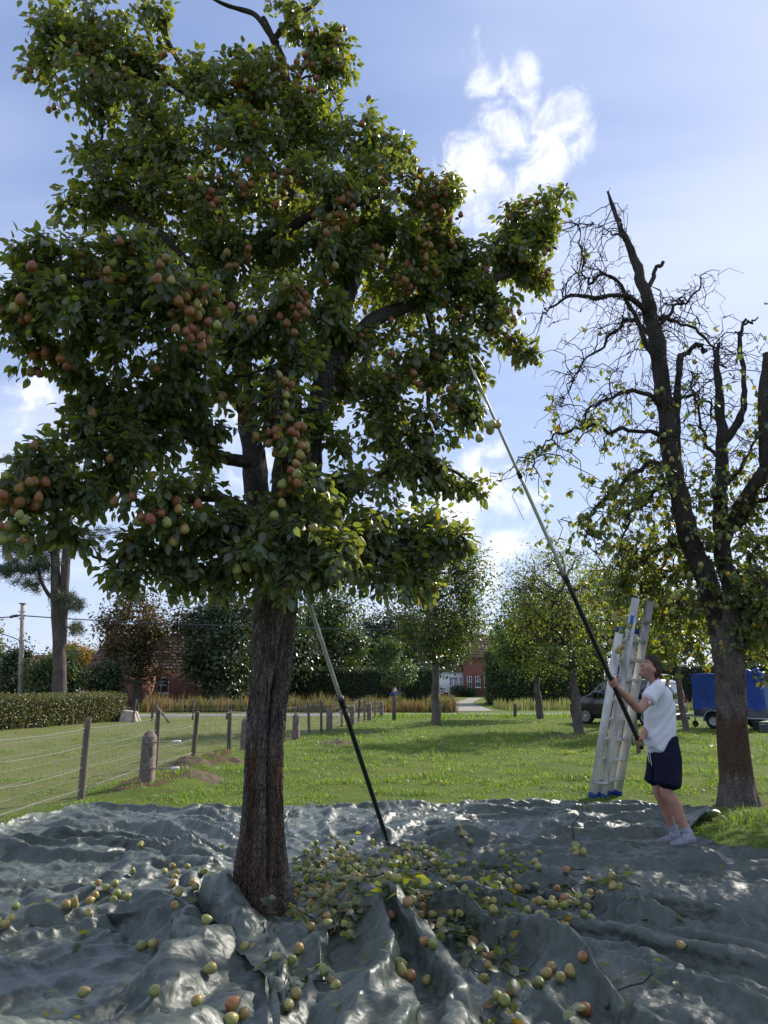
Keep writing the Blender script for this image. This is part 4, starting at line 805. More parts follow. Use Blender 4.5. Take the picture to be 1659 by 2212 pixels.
leaf_tree('orchard_tree', 'low dense orchard tree with reddish bare trunk beside the short roadside post', gB[:2], 6, 1.9, .165, (2.5, 2.2, 3.8, 2.1, -.2, 0), 18000, .10, LM_ORCH, 32, 30, group='orchard trees', twigs=200)
leaf_tree('orchard_tree', 'thin-crowned orchard tree with lacy bare twigs, next to the dark van', gC[:2], 7, 2.0, .15, (2.3, 2.0, 3.9, 2.5, -.35, 0), 6500, .085, LM_YEL, 33, 34, group='orchard trees', twigs=520)
d = G(1484, 1583); leaf_tree('orchard_tree', 'young slim orchard tree with glowing yellow-green leaves between van and trailer', d[:2], 5, 2.2, .10, (2.0, 1.6, 3.5, 1.5, -.3, 0), 7000, .095, LM_YEL, 34, 22, group='orchard trees', twigs=160)
leaf_tree('orchard_tree', 'yellow-green orchard tree leaning over the blue trailer cover', (15.6, 24.5), 5, 2.0, .16, (2.2, 2.0, 3.6, 1.8, .2, 0), 7000, .095, LM_YEL, 35, 22, group='orchard trees', twigs=160)
leaf_tree('orchard_tree', 'bushy orchard tree with fine twigs rising behind the ladder', (7.9, 27.0), 7, 2.0, .13, (2.3, 2.0, 4.4, 2.4, .2, 0), 7000, .09, LM_YEL, 37, 30, group='orchard trees', twigs=420)
d = G(866, 1531); leaf_tree('maple_sapling', 'small pale green tree in front of the tall hedge', (d[0], d[1]), 4, 1.0, .07, (1.7, 1.4, 3.0, 1.9, -.2, 0), 5000, .13, LM_MID, 36, 18, twigs=100)

leaf_tree('pear_tree', 'leafy pear tree next in the row, its boughs reaching past the gaunt tree', (7.7, 10.4), 7, 1.9, .17, (2.4, 2.3, 4.7, 2.4, 0, 0), 11000, .085, PEARLEAF, 39, 30, twigs=300)
# ------------------------------------------------------------------ road and driveway
m_road = mat('worn_asphalt', (.16, .155, .15), (.24, .235, .22), scale=3, rough=.95, bump=.4, bscale=40)
m_drive = mat('gravel_drive', (.22, .20, .175), (.32, .30, .26), scale=2, rough=.95, bump=.5, bscale=60)
def sheet_poly(name, pts, z, mt):
    mb = MB(); pts = np.array(pts, float); V = np.c_[pts, np.full(len(pts), z)]; n = len(V) // 2     # two facing edges of equal length
    a, b_ = V[:n], V[n:][::-1]; i = np.arange(n - 1); mb.add(np.concatenate([a, b_]), Q=np.stack([i, i + 1, i + 1 + n, i + n], -1)); me = fixn(mb.mesh(name, mt))
    return setp(link(name, me), kind='structure')
xs = np.linspace(-60, 90, 40); yc = np.interp(xs, [-60, -10, 30, 90], [36, 39.2, 43.0, 49]) + .15 * pn(xs * .3, 2.)
sheet_poly('road', np.r_[np.c_[xs, yc - 1.5 + .08 * pn(xs * 2, 1.)], np.c_[xs, yc + 1.7 + .1 * pn(xs * 2, 5.)][::-1]], .012, m_road)
lf = [G(940, 1537)[:2], G(958, 1527)[:2], G(966, 1519.5)[:2], G(1000, 1513)[:2], G(1012, 1508)[:2]]
rt = [G(1066, 1536)[:2], G(1042, 1527)[:2], G(1021, 1519.5)[:2], G(1030, 1513)[:2], G(1042, 1508)[:2]]
sheet_poly('driveway', np.r_[spline(lf, 14), spline(rt, 14)[::-1]], .016, m_drive)
# ------------------------------------------------------------------ hedges
LM_HEDGE = leafmat('hedge_leaf', [(0, (.035, .05, .014)), (.5, (.065, .085, .022)), (.85, (.12, .12, .035)), (1, (.18, .14, .05))], rough=.45, spec=.4, trans=.25, tcol=(2.6, 2.4, .8))
HCORE = mat('hedge_core', (.010, .016, .007), (.022, .03, .012), scale=5, rough=.95)
def hedge(name, label, a, b_, depth, h, n, ls, lm, seed, hn=.05):
    r = np.random.default_rng(seed); a, b_ = np.array([*a[:2], 0.]), np.array([*b_[:2], 0.]); L = np.linalg.norm(b_ - a); u = (b_ - a) / L; w = np.array([-u[1], u[0], 0]); w = w if w[1] > 0 or abs(w[1]) < .2 and w[0] < 0 else -w
    o = empty(name, tuple((a + b_) / 2), label, 'hedge')
    mb = MB(); nu = max(int(L / .5), 6); uu = np.linspace(.03, L - .03, nu); prof = np.array([(0.06, 0), (.05, .3), (.05, .7), (.07, .94), (.2, .98), (.8, .98), (.93, .94), (.95, .5), (.94, 0)])
    X = a + uu[:, None, None] * u + (prof[None, :, 0:1] * depth) * w + (prof[None, :, 1:2] * (h - .05)) * np.array([0, 0, 1.]); X = X + .06 * depth * np.stack([pn(X[..., 0] * 1.3, X[..., 1] * 1.3, X[..., 2] * 1.5)] * 3, -1); X[:, 0, 2] = X[:, -1, 2] = -.05
    grid(mb, X)
    for q_ in (0, nu - 1): base = mb.n; mb.add(X[q_], T=[(0, i, i + 1) for i in range(1, len(prof) - 1)])
    mb.obj('core', HCORE, o)
    f = r.random(n); s = r.random(n) * L; z = r.random(n) ** .9 * h; dp = np.zeros(n); nv = np.zeros((n, 3))
    front, top, e0 = f < .6, (f >= .6) & (f < .86), f >= .86
    side = np.where(r.random(n) < .5, 0., L)
    s = np.where(e0, side, s); dp = np.where(front, 0, r.random(n) * depth); z = np.where(top, h, z)
    nv = np.where(front[:, None], -w, np.where(top[:, None], np.array([0, 0, 1.]), np.where(side[:, None] > 0, u, -u)))
    p = a + s[:, None] * u + dp[:, None] * w + z[:, None] * np.array([0, 0, 1.]); p = p + nv * (r.normal(size=n) * hn + .05 * h * pn(p[:, 0] * 1.1, p[:, 1] * 1.1, p[:, 2] * 1.4))[:, None] * 1.0
    mb = MB(); leaves(mb, p, r.normal(size=p.shape) * .6 + [0, 0, -.3] + nv * .4, nv + r.normal(size=p.shape) * .5, ls * r.uniform(.6, 1.3, n), np.clip(r.beta(2, 2, n) * .8 + .25 * pn(p[:, 0] * .8, p[:, 1] * .8, p[:, 2] * .8) + .1, .01, .99), far=True, wide=1.5)
    mb.obj('foliage', lm, o, smooth=False, kind='stuff'); return o
hl, hr = G(-80, 1584), G(271, 1557)
hedge('box_hedge', 'low clipped box-shaped hedge on the far side of the fenced paddock', hr, hl, 1.3, 1.12, 9000, .075, LM_HEDGE, 1)
hedge('tall_hedge', 'long dark clipped hedge running up to the driveway entrance, behind the roadside reeds', (-15.5, 62), (4.0, 62), 1.6, 2.85, 14000, .13, LM_DARK, 2)
hedge('tall_hedge', 'tall loose hornbeam hedge flanking the driveway on the side of the van', (8.3, 60), (17.5, 60), 2.0, 4.3, 12000, .15, LM_MID, 3, .2)
hedge('tall_hedge', 'dark hedge behind the van and the trailer', (17.2, 56), (48, 52), 1.8, 3.0, 12000, .14, LM_DARK, 4, .12)
# ------------------------------------------------------------------ background trees and shrubs
bt = [
 ('chestnut_tree', 'broad dark tree overhanging the brick house beyond the paddock', (-11.4, 53), 9, 2.2, .3, (3.7, 2.8, 4.7, 4.6, 0, 0), 13000, .20, LM_DARK, 41),
 ('chestnut_tree', 'rust-tinged tree with layered sprays in front of the tiled roof', (-16.2, 50), 8, 2.0, .28, (3.1, 2.4, 4.9, 3.8, 0, 0), 6500, .17, LM_RUST, 42),
 ('oak_tree', 'mid-green tree rising behind the long dark hedge', (-5.0, 67), 10, 3, .35, (4.4, 3.0, 5.2, 4.8, 0, 0), 11000, .23, LM_MID, 43),
 ('oak_tree', 'dark bushy tree between the hedge tree and the driveway', (0.2, 74), 9, 3, .35, (4.8, 3.0, 5.0, 4.6, 0, 0), 11000, .25, LM_DARK, 44),
 ('oak_tree', 'dark tree standing over the house drive', (5.6, 82), 10, 3.6, .35, (3.8, 3.0, 6.6, 4.0, 0, 0), 7000, .25, LM_DARK, 45),
 ('oak_tree', 'tree behind the hornbeam hedge', (14.5, 68), 9, 3, .35, (5.4, 3.0, 5.4, 4.6, 0, 0), 10000, .25, LM_MID, 46),
 ('oak_tree', 'wide tree behind the van and its hedge', (24.5, 70), 9, 3, .35, (6.2, 3.0, 5.2, 4.6, 0, 0), 11000, .25, LM_DARK, 47),
 ('oak_tree', 'tree far behind the blue trailer', (36, 70), 9, 3, .35, (6.6, 3.0, 5.2, 4.6, 0, 0), 11000, .25, LM_MID, 48),
 ('oak_tree', 'dark tree filling the gap behind the big trunk', (-8.6, 59), 9, 2.4, .3, (3.4, 2.6, 4.6, 4.4, 0, 0), 9000, .22, LM_DARK, 55),
 ('yew_shrub', 'upright dark shrub between the grey barn and the pine', (-23.3, 48), 4.5, .8, .12, (1.35, 1.2, 2.2, 2.1, 0, 0), 3500, .15, LM_DARK, 49),
 ('birch_tree', 'small golden autumn tree behind the pine trunk', (-26.0, 62), 5.5, 1.8, .12, (1.9, 1.5, 3.7, 1.7, 0, 0), 2600, .18, LM_GOLD, 50),
 ('garden_shrub', 'rounded green shrub beside the pine, above the box hedge', (-19.3, 45), 4, .7, .1, (2.1, 1.6, 2.0, 1.9, 0, 0), 5000, .15, LM_MID, 51),
 ('garden_shrub', 'loose garden bush growing under the tiled roof', (-17.4, 47.5), 3.5, .7, .1, (1.6, 1.4, 1.8, 1.7, 0, 0), 3600, .15, LM_DARK, 52),
 ('willow_tree', 'pale willow beside the utility pole', (-27.2, 51), 6, 1.4, .14, (1.7, 1.5, 3.6, 2.6, 0, 0), 3600, .16, LM_PALE, 53),
 ('garden_shrub', 'thin pale tree behind the rounded green shrub', (-25, 66), 5.0, 1.4, .08, (1.8, 1.4, 3.5, 1.7, 0, 0), 1100, .15, LM_PALE, 54),
]
for a in bt: leaf_tree(*a[:6], a[6], int(a[7] * 1.5), a[8] * 1.08, a[9], a[10], nclump=30, twigs=110, inside=.15, cat='shrub' if 'shrub' in a[0] else 'tree')
# pine
PY = 37.0; pine = empty('pine_tree', tuple(P(128, 1480, PY)[:2]) + (0,), 'tall bare-stemmed pine with twin trunks behind the box hedge', 'tree')
PBARK = barkmat('pine_bark', (.07, .055, .05), (.13, .105, .09), (.19, .16, .14), scale=7, dist=.05)
def pl(spec): q = np.array([(*P(x, y, PY), rr) for x, y, rr in spec]); s = spline(q, 24); return s[:, :3], s[:, 3]
a_, b_ = pl([(128, 1545, .36), (128, 1480, .33), (128, 1400, .30), (122, 1310, .27), (120, 1240, .23), (117, 1150, .2), (112, 1050, .16), (110, 960, .1)]); a_[0, 2] = -.1; knobbly(a_, b_, 1, 14, amp=.14).obj('trunk', PBARK, pine)
a_, b_ = pl([(131, 1420, .22), (138, 1300, .23), (142, 1220, .22), (147, 1150, .2), (152, 1050, .15), (155, 960, .1)]); knobbly(a_, b_, 2, 12, amp=.14).obj('trunk', PBARK, pine)
a_, b_ = pl([(121, 1300, .10), (103, 1282, .10), (86, 1245, .09), (82, 1200, .08), (82, 1150, .07), (70, 1110, .05)]); knobbly(a_, b_, 3, 8, amp=.14).obj('limb', PBARK, pine)
NEED = leafmat('pine_needles', [(0, (.014, .030, .022)), (.6, (.028, .048, .030)), (1, (.05, .065, .035))], rough=.5, spec=.3, trans=.1)
r = np.random.default_rng(8); mb = MB(); tw = MB(); pb = []
for cx, cy, rx, ry, n in ((45, 1195, 55, 22, 34), (60, 1235, 40, 18, 22), (20, 1225, 25, 14, 14), (75, 1262, 18, 12, 8), (100, 1215, 20, 16, 10), (155, 1300, 18, 16, 16), (130, 1290, 14, 14, 10), (160, 1358, 14, 8, 9), (190, 1150, 45, 16, 16), (60, 1130, 60, 22, 24), (120, 1090, 60, 22, 20), (190, 1185, 20, 8, 5), (150, 1010, 70, 30, 24), (90, 1000, 60, 30, 20)):
    c = P(cx, cy, PY); 
    for _ in range(n):
        e = P(cx + r.normal() * rx * .6, cy + r.normal() * ry * .6, PY + r.normal() * .8); L_ = c + r.normal(size=3) * .1
        tube(tw, crook(r, L_[None], e[None], 5, .12)[0], np.linspace(.03, .012, 5), 4, cap=False)
        kn = 130; dd = nrm(r.normal(size=(kn, 3)) + [0, 0, .5]); p0 = e + r.normal(size=(kn, 3)) * .12; wv_ = nrm(np.cross(dd, r.normal(size=(kn, 3)))) * .012
        V = np.stack([p0 - wv_, p0 + wv_, p0 + dd * r.uniform(.15, .3, (kn, 1))], 1); mb.add(V, T=np.arange(kn * 3).reshape(-1, 3), a=r.random())
for x0, y0, x1, y1 in ((121, 1230, 100, 1215), (140, 1290, 152, 1298), (141, 1352, 155, 1358), (118, 1170, 60, 1130), (147, 1160, 190, 1150), (84, 1215, 45, 1195), (84, 1225, 60, 1235), (150, 1080, 120, 1090), (154, 1000, 150, 1010), (110, 1000, 90, 1000)):
    tube(tw, crook(r, P(x0, y0, PY)[None], P(x1, y1, PY)[None], 6, .08)[0], np.linspace(.05, .03, 6), 5)
tw.obj('branches', TWIG, pine, kind='stuff'); mb.obj('needles', NEED, pine, smooth=False, kind='stuff')
# ------------------------------------------------------------------ buildings
BRICK = mat('red_brick', (.19, .075, .055), (.28, .12, .085), scale=8, rough=.9, bump=.3, bscale=18)
BRICK2 = mat('dull_red_brick', (.22, .10, .08), (.30, .15, .12), scale=3, rough=.9, bump=.3, bscale=15)
GREYW = mat('grey_limewashed_wall', (.20, .215, .25), (.29, .30, .32), scale=1.2, rough=.9, bump=.2, bscale=8)
RTILE = mat('red_roof_tile', (.20, .085, .05), (.32, .15, .09), scale=5, rough=.8)
RDARK = mat('brown_roof_tile', (.085, .05, .036), (.15, .085, .06), scale=4, rough=.85)
WHITEP = mat('white_paint', (.72, .72, .70), rough=.5)
GLASS = mat('window_glass', (.02, .025, .03), rough=.08, spec=.8)
def roof(o, x0, x1, y0, y1, ze, zr, mt, over=.35, along='x', rows=9, name='roof'):
    """a pitched roof with courses of tiles, ridge along x or y"""
    mb = MB()
    if along == 'y': pass
    for sgn in (-1, 1):
        for q_ in range(rows):
            f0, f1 = q_ / rows, (q_ + 1) / rows + .02
            if along == 'x':
                yc_, hw = (y0 + y1) / 2, (y1 - y0) / 2 + over; ya, yb = yc_ + sgn * hw * (1 - f0), yc_ + sgn * hw * (1 - f1); za, zb = ze + (zr - ze) * f0 + .05, ze + (zr - ze) * min(f1, 1) + .0
                c = [(x0 - over, ya, za), (x1 + over, ya, za), (x1 + over, yb, zb), (x0 - over, yb, zb)]
            else:
                xc_, hw = (x0 + x1) / 2, (x1 - x0) / 2 + over; xa, xb = xc_ + sgn * hw * (1 - f0), xc_ + sgn * hw * (1 - f1); za, zb = ze + (zr - ze) * f0 + .05, ze + (zr - ze) * min(f1, 1) + .0
                c = [(xa, y0 - over, za), (xa, y1 + over, za), (xb, y1 + over, zb), (xb, y0 - over, zb)]
            c = np.array(c); lo = c - [0, 0, .09]
            mb.add(np.r_[c, lo], Q=[(0, 1, 2, 3), (7, 6, 5, 4), (0, 4, 5, 1), (1, 5, 6, 2), (2, 6, 7, 3), (3, 7, 4, 0)])
    me = fixn(mb.mesh(name, mt, smooth=False)); return link(name, me, o)
def wallbox(o, x0, x1, y0, y1, z1, mt, gable=None, zr=0, name='wall'):
    mb = MB(); box(mb, ((x0 + x1) / 2, (y0 + y1) / 2, z1 / 2 - .1), (x1 - x0, y1 - y0, z1 + .2))
    if gable == 'y':
        xm = (x0 + x1) / 2
        for yy in (y0, y1): mb.add([(x0, yy, z1), (x1, yy, z1), (xm, yy, zr)], T=[(0, 1, 2)])
    if gable == 'x':
        ym = (y0 + y1) / 2
        for xx in (x0, x1): mb.add([(xx, y0, z1), (xx, y1, z1), (xx, ym, zr)], T=[(0, 1, 2)])
    return mb.obj(name, mt, o, smooth=False)
def window(o, x0, x1, z0, z1, y, cols, rows, door=False):
    """white casement on a wall facing -y: frame with bars over a recessed pane"""
    mb = MB(); fw = .09
    for xx in np.linspace(x0 + fw / 2, x1 - fw / 2, cols + 1): box(mb, (xx, y - .04, (z0 + z1) / 2), (fw if xx in (x0, x1) else .07, .10, z1 - z0))
    for zz_ in np.linspace(z0 + fw / 2, z1 - fw / 2, rows + 1): box(mb, ((x0 + x1) / 2, y - .045, zz_), (x1 - x0 - .01, .10, .07))
    w_ = mb.obj('french_door' if door else 'window', WHITEP, o, smooth=False)
    g_ = MB(); box(g_, ((x0 + x1) / 2, y - .005, (z0 + z1) / 2), (x1 - x0 - .1, .02, z1 - z0 - .1)); p_ = g_.mesh('pane', GLASS, smooth=False); po = bpy.data.objects.new('pane', p_); COL.objects.link(po); po.parent = w_; po.matrix_parent_inverse = w_.matrix_parent_inverse @ Matrix.Identity(4) if False else Matrix()
    if not door:
        s_ = MB(); box(s_, ((x0 + x1) / 2, y - .08, z0 - .05), (x1 - x0 + .16, .2, .08)); so_ = bpy.data.objects.new('sill', s_.mesh('sill', WHITEP, smooth=False)); COL.objects.link(so_); so_.parent = w_
HY = 104.0; hx = lambda px: float(P(px, 1490, HY)[0]); hz = lambda py: float(P(1000, py, HY)[2])
house = empty('brick_house', (hx(1005), HY + 4, 0), 'brick house with white french doors at the end of the driveway', 'house')
wallbox(house, hx(1003), hx(1130), HY, HY + 9, 5.2, BRICK, 'x', 8.6)
wallbox(house, hx(930), hx(1003) - .02, HY + .3, HY + 8, 3.4, WHITEP, name='porch_wall')
roof(house, hx(1003), hx(1130), HY, HY + 9, 5.2, 8.7, RDARK); roof(house, hx(930), hx(1003) - .45, HY + .3, HY + 8, 3.4, 5.6, RDARK, name='porch_roof')
for x0, x1 in ((971, 979.5), (981.5, 990), (992, 1000.5)): window(house, hx(x0), hx(x1), .15, hz(1462), HY + .3, 2, 4, door=True)
for x0, x1 in ((1009, 1020), (1027, 1038), (1046, 1057)): window(house, hx(x0), hx(x1), hz(1485), hz(1461), HY, 2, 2)
h2 = empty('brick_cottage', (-18.5, 62, 0), 'low brick cottage with orange-brown tiled roof half hidden by trees', 'house')
wallbox(h2, -22.4, -14.6, 58, 66, 2.7, BRICK2, 'x', 5.6); roof(h2, -22.4, -14.6, 58, 66, 2.7, 5.7, RDARK, rows=12)
h2x = [(-20.6, -19.6), (-17.6, -16.4)]
for a_, b_ in h2x: window(h2, a_, b_, .9, 2.1, 58, 2, 2)
mb = MB(); box(mb, (-16.6, 62, 5.9), (.6, .6, 1.2), bev=.03); mb.obj('chimney', BRICK2, h2, smooth=False)
h3 = empty('tiled_lean_to', (-18.6, 55.6, 0), 'little annexe with bright striped tile roof in front of the cottage', 'annexe')
wallbox(h3, -19.5, -17.0, 54.6, 57.2, 1.9, BRICK2, 'x', 2.9); roof(h3, -19.5, -17.0, 54.6, 57.2, 1.9, 2.95, RTILE, over=.2, rows=8)
bn_ = empty('grey_barn', (-31, 66, 0), 'grey limewashed barn gable with orange roof behind the utility pole', 'barn')
bx0, bx1 = float(P(-18, 1480, 62)[0]), float(P(76, 1480, 62)[0])
wallbox(bn_, bx0, bx1, 62, 72, 2.1, GREYW, 'y', float(P(28, 1421, 62)[2])); roof(bn_, bx0, bx1, 62.3, 72, 2.1, float(P(28, 1419, 62)[2]), RTILE, over=.12, along='y')
b2 = empty('farm_shed', (-34, 84, 0), 'low orange-tiled shed roof beyond the grey barn', 'shed'); wallbox(b2, -39, -32.5, 80, 87, 3.0, BRICK2, 'x', 4.6); roof(b2, -39, -32.5, 80, 87, 3.0, 4.8, RTILE)
# clipped shrubs and a parked car by the house
for q_, (px, w_, lb) in enumerate(((990, .95, 'large rounded box shrub under the french doors'), (1003, .8, 'smaller rounded box shrub at the corner of the brick wall'), (1015, .75, 'low box shrub below the first casement window'))):
    r = np.random.default_rng(60 + q_); c = P(px, 1502, HY - 3); o = empty('box_shrub', (c[0], HY - 3, 0), lb, 'shrub'); mb = MB(); lathe(mb, [(.01, 2 * w_ * .8), (w_ * .6, 1.5 * w_ * .8), (w_ * .9, w_ * .7), (w_ * .7, .1), (.01, -.02)], 12, (c[0], HY - 3, 0)); mb.obj('core', HCORE, o)
    n = 500; d = nrm(r.normal(size=(n, 3))); p = np.array([c[0], HY - 3, w_ * .75]) + d * w_ * [1, 1, .85]; mb = MB(); leaves(mb, p, d + r.normal(size=d.shape), d + r.normal(size=d.shape) * .4, np.full(n, .2), r.random(n) * .95, far=True, wide=1.6); mb.obj('foliage', LM_DARK, o, smooth=False, kind='stuff')
# ------------------------------------------------------------------ fences
WOODP = mat('weathered_post_wood', (.085, .068, .052), (.19, .155, .12), scale=9, rough=.9, bump=.7, bscale=30, stretch=(1, 1, .15))
CONC = mat('lichened_concrete', (.115, .088, .072), (.22, .18, .152), scale=16, rough=.95, bump=.8, bscale=45)
WIRE = mat('galvanised_wire', (.30, .31, .31), rough=.45, metal=.6)
FP = [('w', 175, 1557, 1723), ('c', 316, 1578, 1702), ('w', 334, 1537, 1662), ('w', 417, 1539, 1638), ('w', 494, 1536, 1632), ('c', 529, 1549, 1626), ('w', 590, 1527, 1606), ('c', 639, 1539, 1597), ('w', 668, 1521, 1585), ('w', 694, 1518, 1581), ('c', 711, 1531, 1579), ('w', 738, 1521, 1569), ('c', 761, 1521, 1567), ('w', 774, 1512, 1560), ('w', 787, 1511, 1556), ('c', 798, 1517, 1555), ('w', 810, 1511, 1551), ('c', 824, 1513, 1549)]
fence = empty('wire_fence', (-3, 18, 0), 'wire mesh fence on wooden and concrete posts along the paddock', 'fence'); line = []
for q_, (kd, px, yt, yb) in enumerate(FP):
    g = G(px, yb); h = float(P(px, yt, g[1])[2]); gz = float(ground_h(g[0], g[1])); r = np.random.default_rng(q_)
    mb = MB()
    if kd == 'w':
        lean = np.array([r.normal() * .03, r.normal() * .03, 1]); pts = np.array([g + lean * s for s in (-.1, .1, .4, .7, h - gz, h - gz + .012)]); pts[:, 2] += gz; rd = np.array([.052, .05, .049, .047, .046, .036]) * (1 if q_ < 7 else .9); knobbly(spline(pts, 18), np.interp(np.linspace(0, 1, 18), np.linspace(0, 1, 6), rd), q_, 12, mb, amp=.10)
        mb.obj('post', WOODP, fence)
    else:
        w0 = .085; rzz = -.15; cz_, sz_ = math.cos(rzz), math.sin(rzz)
        for z0, z1, wa, wb in ((gz - .1, h * .55, w0 * 1.05, w0), (h * .55, h - .09, w0, w0 * .96), (h - .09, h, w0 * .96, w0 * .35)):
            V = [(sx * w_ , sy * w_, z_) for z_, w_ in ((z0, wa), (z1, wb)) for sx, sy in ((-1, -1), (1, -1), (1, 1), (-1, 1))]; V = np.array(V); V[:, :2] = V[:, :2] @ np.array([[cz_, sz_], [-sz_, cz_]]); V[:, :2] += g[:2]
            mb.add(V, Q=[(0, 1, 5, 4), (1, 2, 6, 5), (2, 3, 7, 6), (3, 0, 4, 7), (4, 5, 6, 7)])
        bm_me = mb.mesh('concrete_post', CONC, smooth=False); po = link('concrete_post', bm_me, fence)
        if q_ < 8:
            for zz_ in (.28, .66):
                mw = MB(); ring = [(g[0] + math.cos(a) * .115, g[1] + math.sin(a) * .115, zz_ + .004 * math.sin(3 * a)) for a in np.linspace(0, 2 * math.pi, 13)]; tube(mw, ring, .004, 4)
                if q_ == 1: tube(mw, [(g[0] + .08, g[1] - .08, zz_), (g[0] + .42, g[1] - .10, zz_ + .01)], .009, 5); 
                wo = bpy.data.objects.new('wire_tie', mw.mesh('wire_tie', WIRE)); COL.objects.link(wo); wo.parent = po
                if q_ == 1:
                    mw = MB(); tube(mw, [(g[0] + .38, g[1] - .10, zz_ + .01), (g[0] + .50, g[1] - .10, zz_ + .012)], .022, 8); wo = bpy.data.objects.new('insulator', mw.mesh('insulator', WHITEP)); COL.objects.link(wo); wo.parent = po
    if kd == 'w' or q_ > 8: line.append((g[0], g[1], min(h, .95)))
line = [(-4.35, 6.0, .95), (-4.25, 8.5, .95)] + line; line = np.array(line); line = line[np.argsort(line[:, 1])]
for fz in (.97, .72, .42, .12):
    mb = MB(); pts = []
    for a_, b_ in zip(line[:-1], line[1:]):
        for s in np.linspace(0, 1, 7)[:-1]: p = a_ * (1 - s) + b_ * s; pts.append((p[0], p[1] - .05, p[2] * fz - .035 * math.sin(math.pi * s) * (fz > .3) + .01 * random.uniform(-1, 1)))
    tube(mb, pts, .0032, 4, cap=False); mb.obj('strand_wire', WIRE, fence)
mb = MB(); seg = np.r_[0, np.cumsum(np.linalg.norm(np.diff(line[:, :2], axis=0), axis=1))]; sv = np.arange(0, seg[-1], .15)
bx_, by_ = np.interp(sv, seg, line[:, 0]), np.interp(sv, seg, line[:, 1]); n = len(sv)
tubes(mb, np.stack([np.stack([bx_, by_ - .045, np.full(n, .04)], -1), np.stack([bx_ + .01 * pn(sv * 3, .5), by_ - .045, np.full(n, .5)], -1), np.stack([bx_, by_ - .045, np.full(n, .90)], -1)], 1), np.full((n, 3), .0018), 3, cap=False)
for z_ in np.linspace(.1, .86, 6): tube(mb, np.stack([bx_, by_ - .045, z_ + .012 * pn(sv * .8, z_ * 9)], -1), .0019, 3, cap=False)
mb.obj('wire_mesh', WIRE, fence, kind='stuff')
# the paddock's far fence
f2 = empty('wire_fence', (-6, 35.5, 0), 'far wire fence closing the paddock in front of the reeds', 'fence'); fl2 = []
for px, py in ((333, 1509), (420, 1510), (493, 1510), (566, 1510), (639, 1510), (694, 1512), (738, 1513)):
    yy = np.interp(px, [333, 738], [33.5, 36.5]); b0 = P(px, 1480, yy); h = float(P(px, py, yy)[2]); mb = MB(); tube(mb, [(b0[0], yy, -.05), (b0[0] + .01, yy, h / 2), (b0[0] + .02, yy, h)], .055 if px == 333 else .04, 8); mb.obj('post', WOODP, f2); fl2.append((b0[0], yy, h))
b0, b1 = P(338, 1525, 33.3), G(366, 1562); mb = MB(); tube(mb, [b0, b1], .045, 8); mb.obj('brace', WOODP, f2)
fl2 = np.array(fl2); mb = MB()
for z_ in (.25, .5, .75, .95): tube(mb, np.c_[fl2[:, :2], fl2[:, 2] * z_], .005, 3, cap=False)
sv = np.arange(fl2[0, 0], fl2[-1, 0], .2); n = len(sv); yy = np.interp(sv, fl2[:, 0], fl2[:, 1]); tubes(mb, np.stack([np.stack([sv, yy, np.zeros(n)], -1), np.stack([sv, yy, np.full(n, .88)], -1)], 1), np.full((n, 2), .003), 3, cap=False)
mb.obj('wire_mesh', WIRE, f2, kind='stuff')
for nm, lb, p0, p1 in (('stake', 'upright wooden stake against the box hedge', G(157, 1566), None), ('stake', 'tilted wooden stake beside the concrete block', G(286, 1561), P(294, 1511, G(286, 1561)[1]))):
    p1 = P(156, 1509, p0[1]) if p1 is None else p1; mb = MB(); knobbly(np.linspace(p0 - [0, 0, .05], p1, 8), np.full(8, .045), 3, 8, mb, amp=.1); setp(mb.obj(nm, WOODP), lb, 'stake')
g = G(281, 1558); mb = MB(); V = np.array([(-.33, -.3, 0), (.33, -.3, 0), (.33, .3, 0), (-.33, .3, 0), (-.27, -.2, .42), (.2, -.2, .36), (.2, .2, .36), (-.27, .2, .42)]) * 1.15 + [g[0], g[1], -.01]
mb.add(V, Q=[(0, 1, 5, 4), (1, 2, 6, 5), (2, 3, 7, 6), (3, 0, 4, 7), (4, 5, 6, 7)]); o = mb.obj('concrete_block', mat('pale_concrete', (.36, .31, .24), (.5, .45, .36), scale=6, rough=.9, bump=.4), smooth=False); bv = o.modifiers.new('b', 'BEVEL'); bv.width = .03; bv.segments = 2; setp(o, 'pale concrete block at the end of the box hedge', 'block')
# ------------------------------------------------------------------ utility pole and cables
UY = 45.0; up_ = empty('utility_pole', (float(P(46, 1480, UY)[0]), UY, 0), 'slim concrete utility pole beside the grey barn', 'pole')
mb = MB(); tube(mb, [P(44, 1546, UY) * [1, 1, 0] - [0, 0, .1], P(46, 1420, UY), P(49, 1305, UY)], [.17, .14, .11], 10); mb.obj('pole', mat('pole_concrete', (.30, .26, .22), (.40, .35, .30), scale=4, rough=.9), up_)
mb = MB(); box(mb, P(49, 1304, UY), (.34, .3, .06)); mb.obj('cap', CONC, up_, smooth=False)
for yy, x0, x1 in ((1322, 41, 53), (1330, 42, 54), (1337, 41, 52), (1384, 46, 56)):
    mb = MB(); tube(mb, [P(x0, yy - 3, UY - .05), P(x0, yy, UY - .05), P((x0 + x1) / 2, yy, UY - .05), P(x1, yy, UY - .05), P(x1, yy - 2, UY - .05)], .03, 5); mb.obj('insulator_bracket', mat('dark_iron', (.05, .05, .055), rough=.6) if 'dark_iron' not in MATS else MATS['dark_iron'], up_)
CABLE = mat('cable_sheath', (.05, .055, .07), rough=.6)
cab = empty('overhead_cable', tuple(P(48, 1330, UY)), 'dark overhead cable strung from the utility pole past the pine', 'cable')
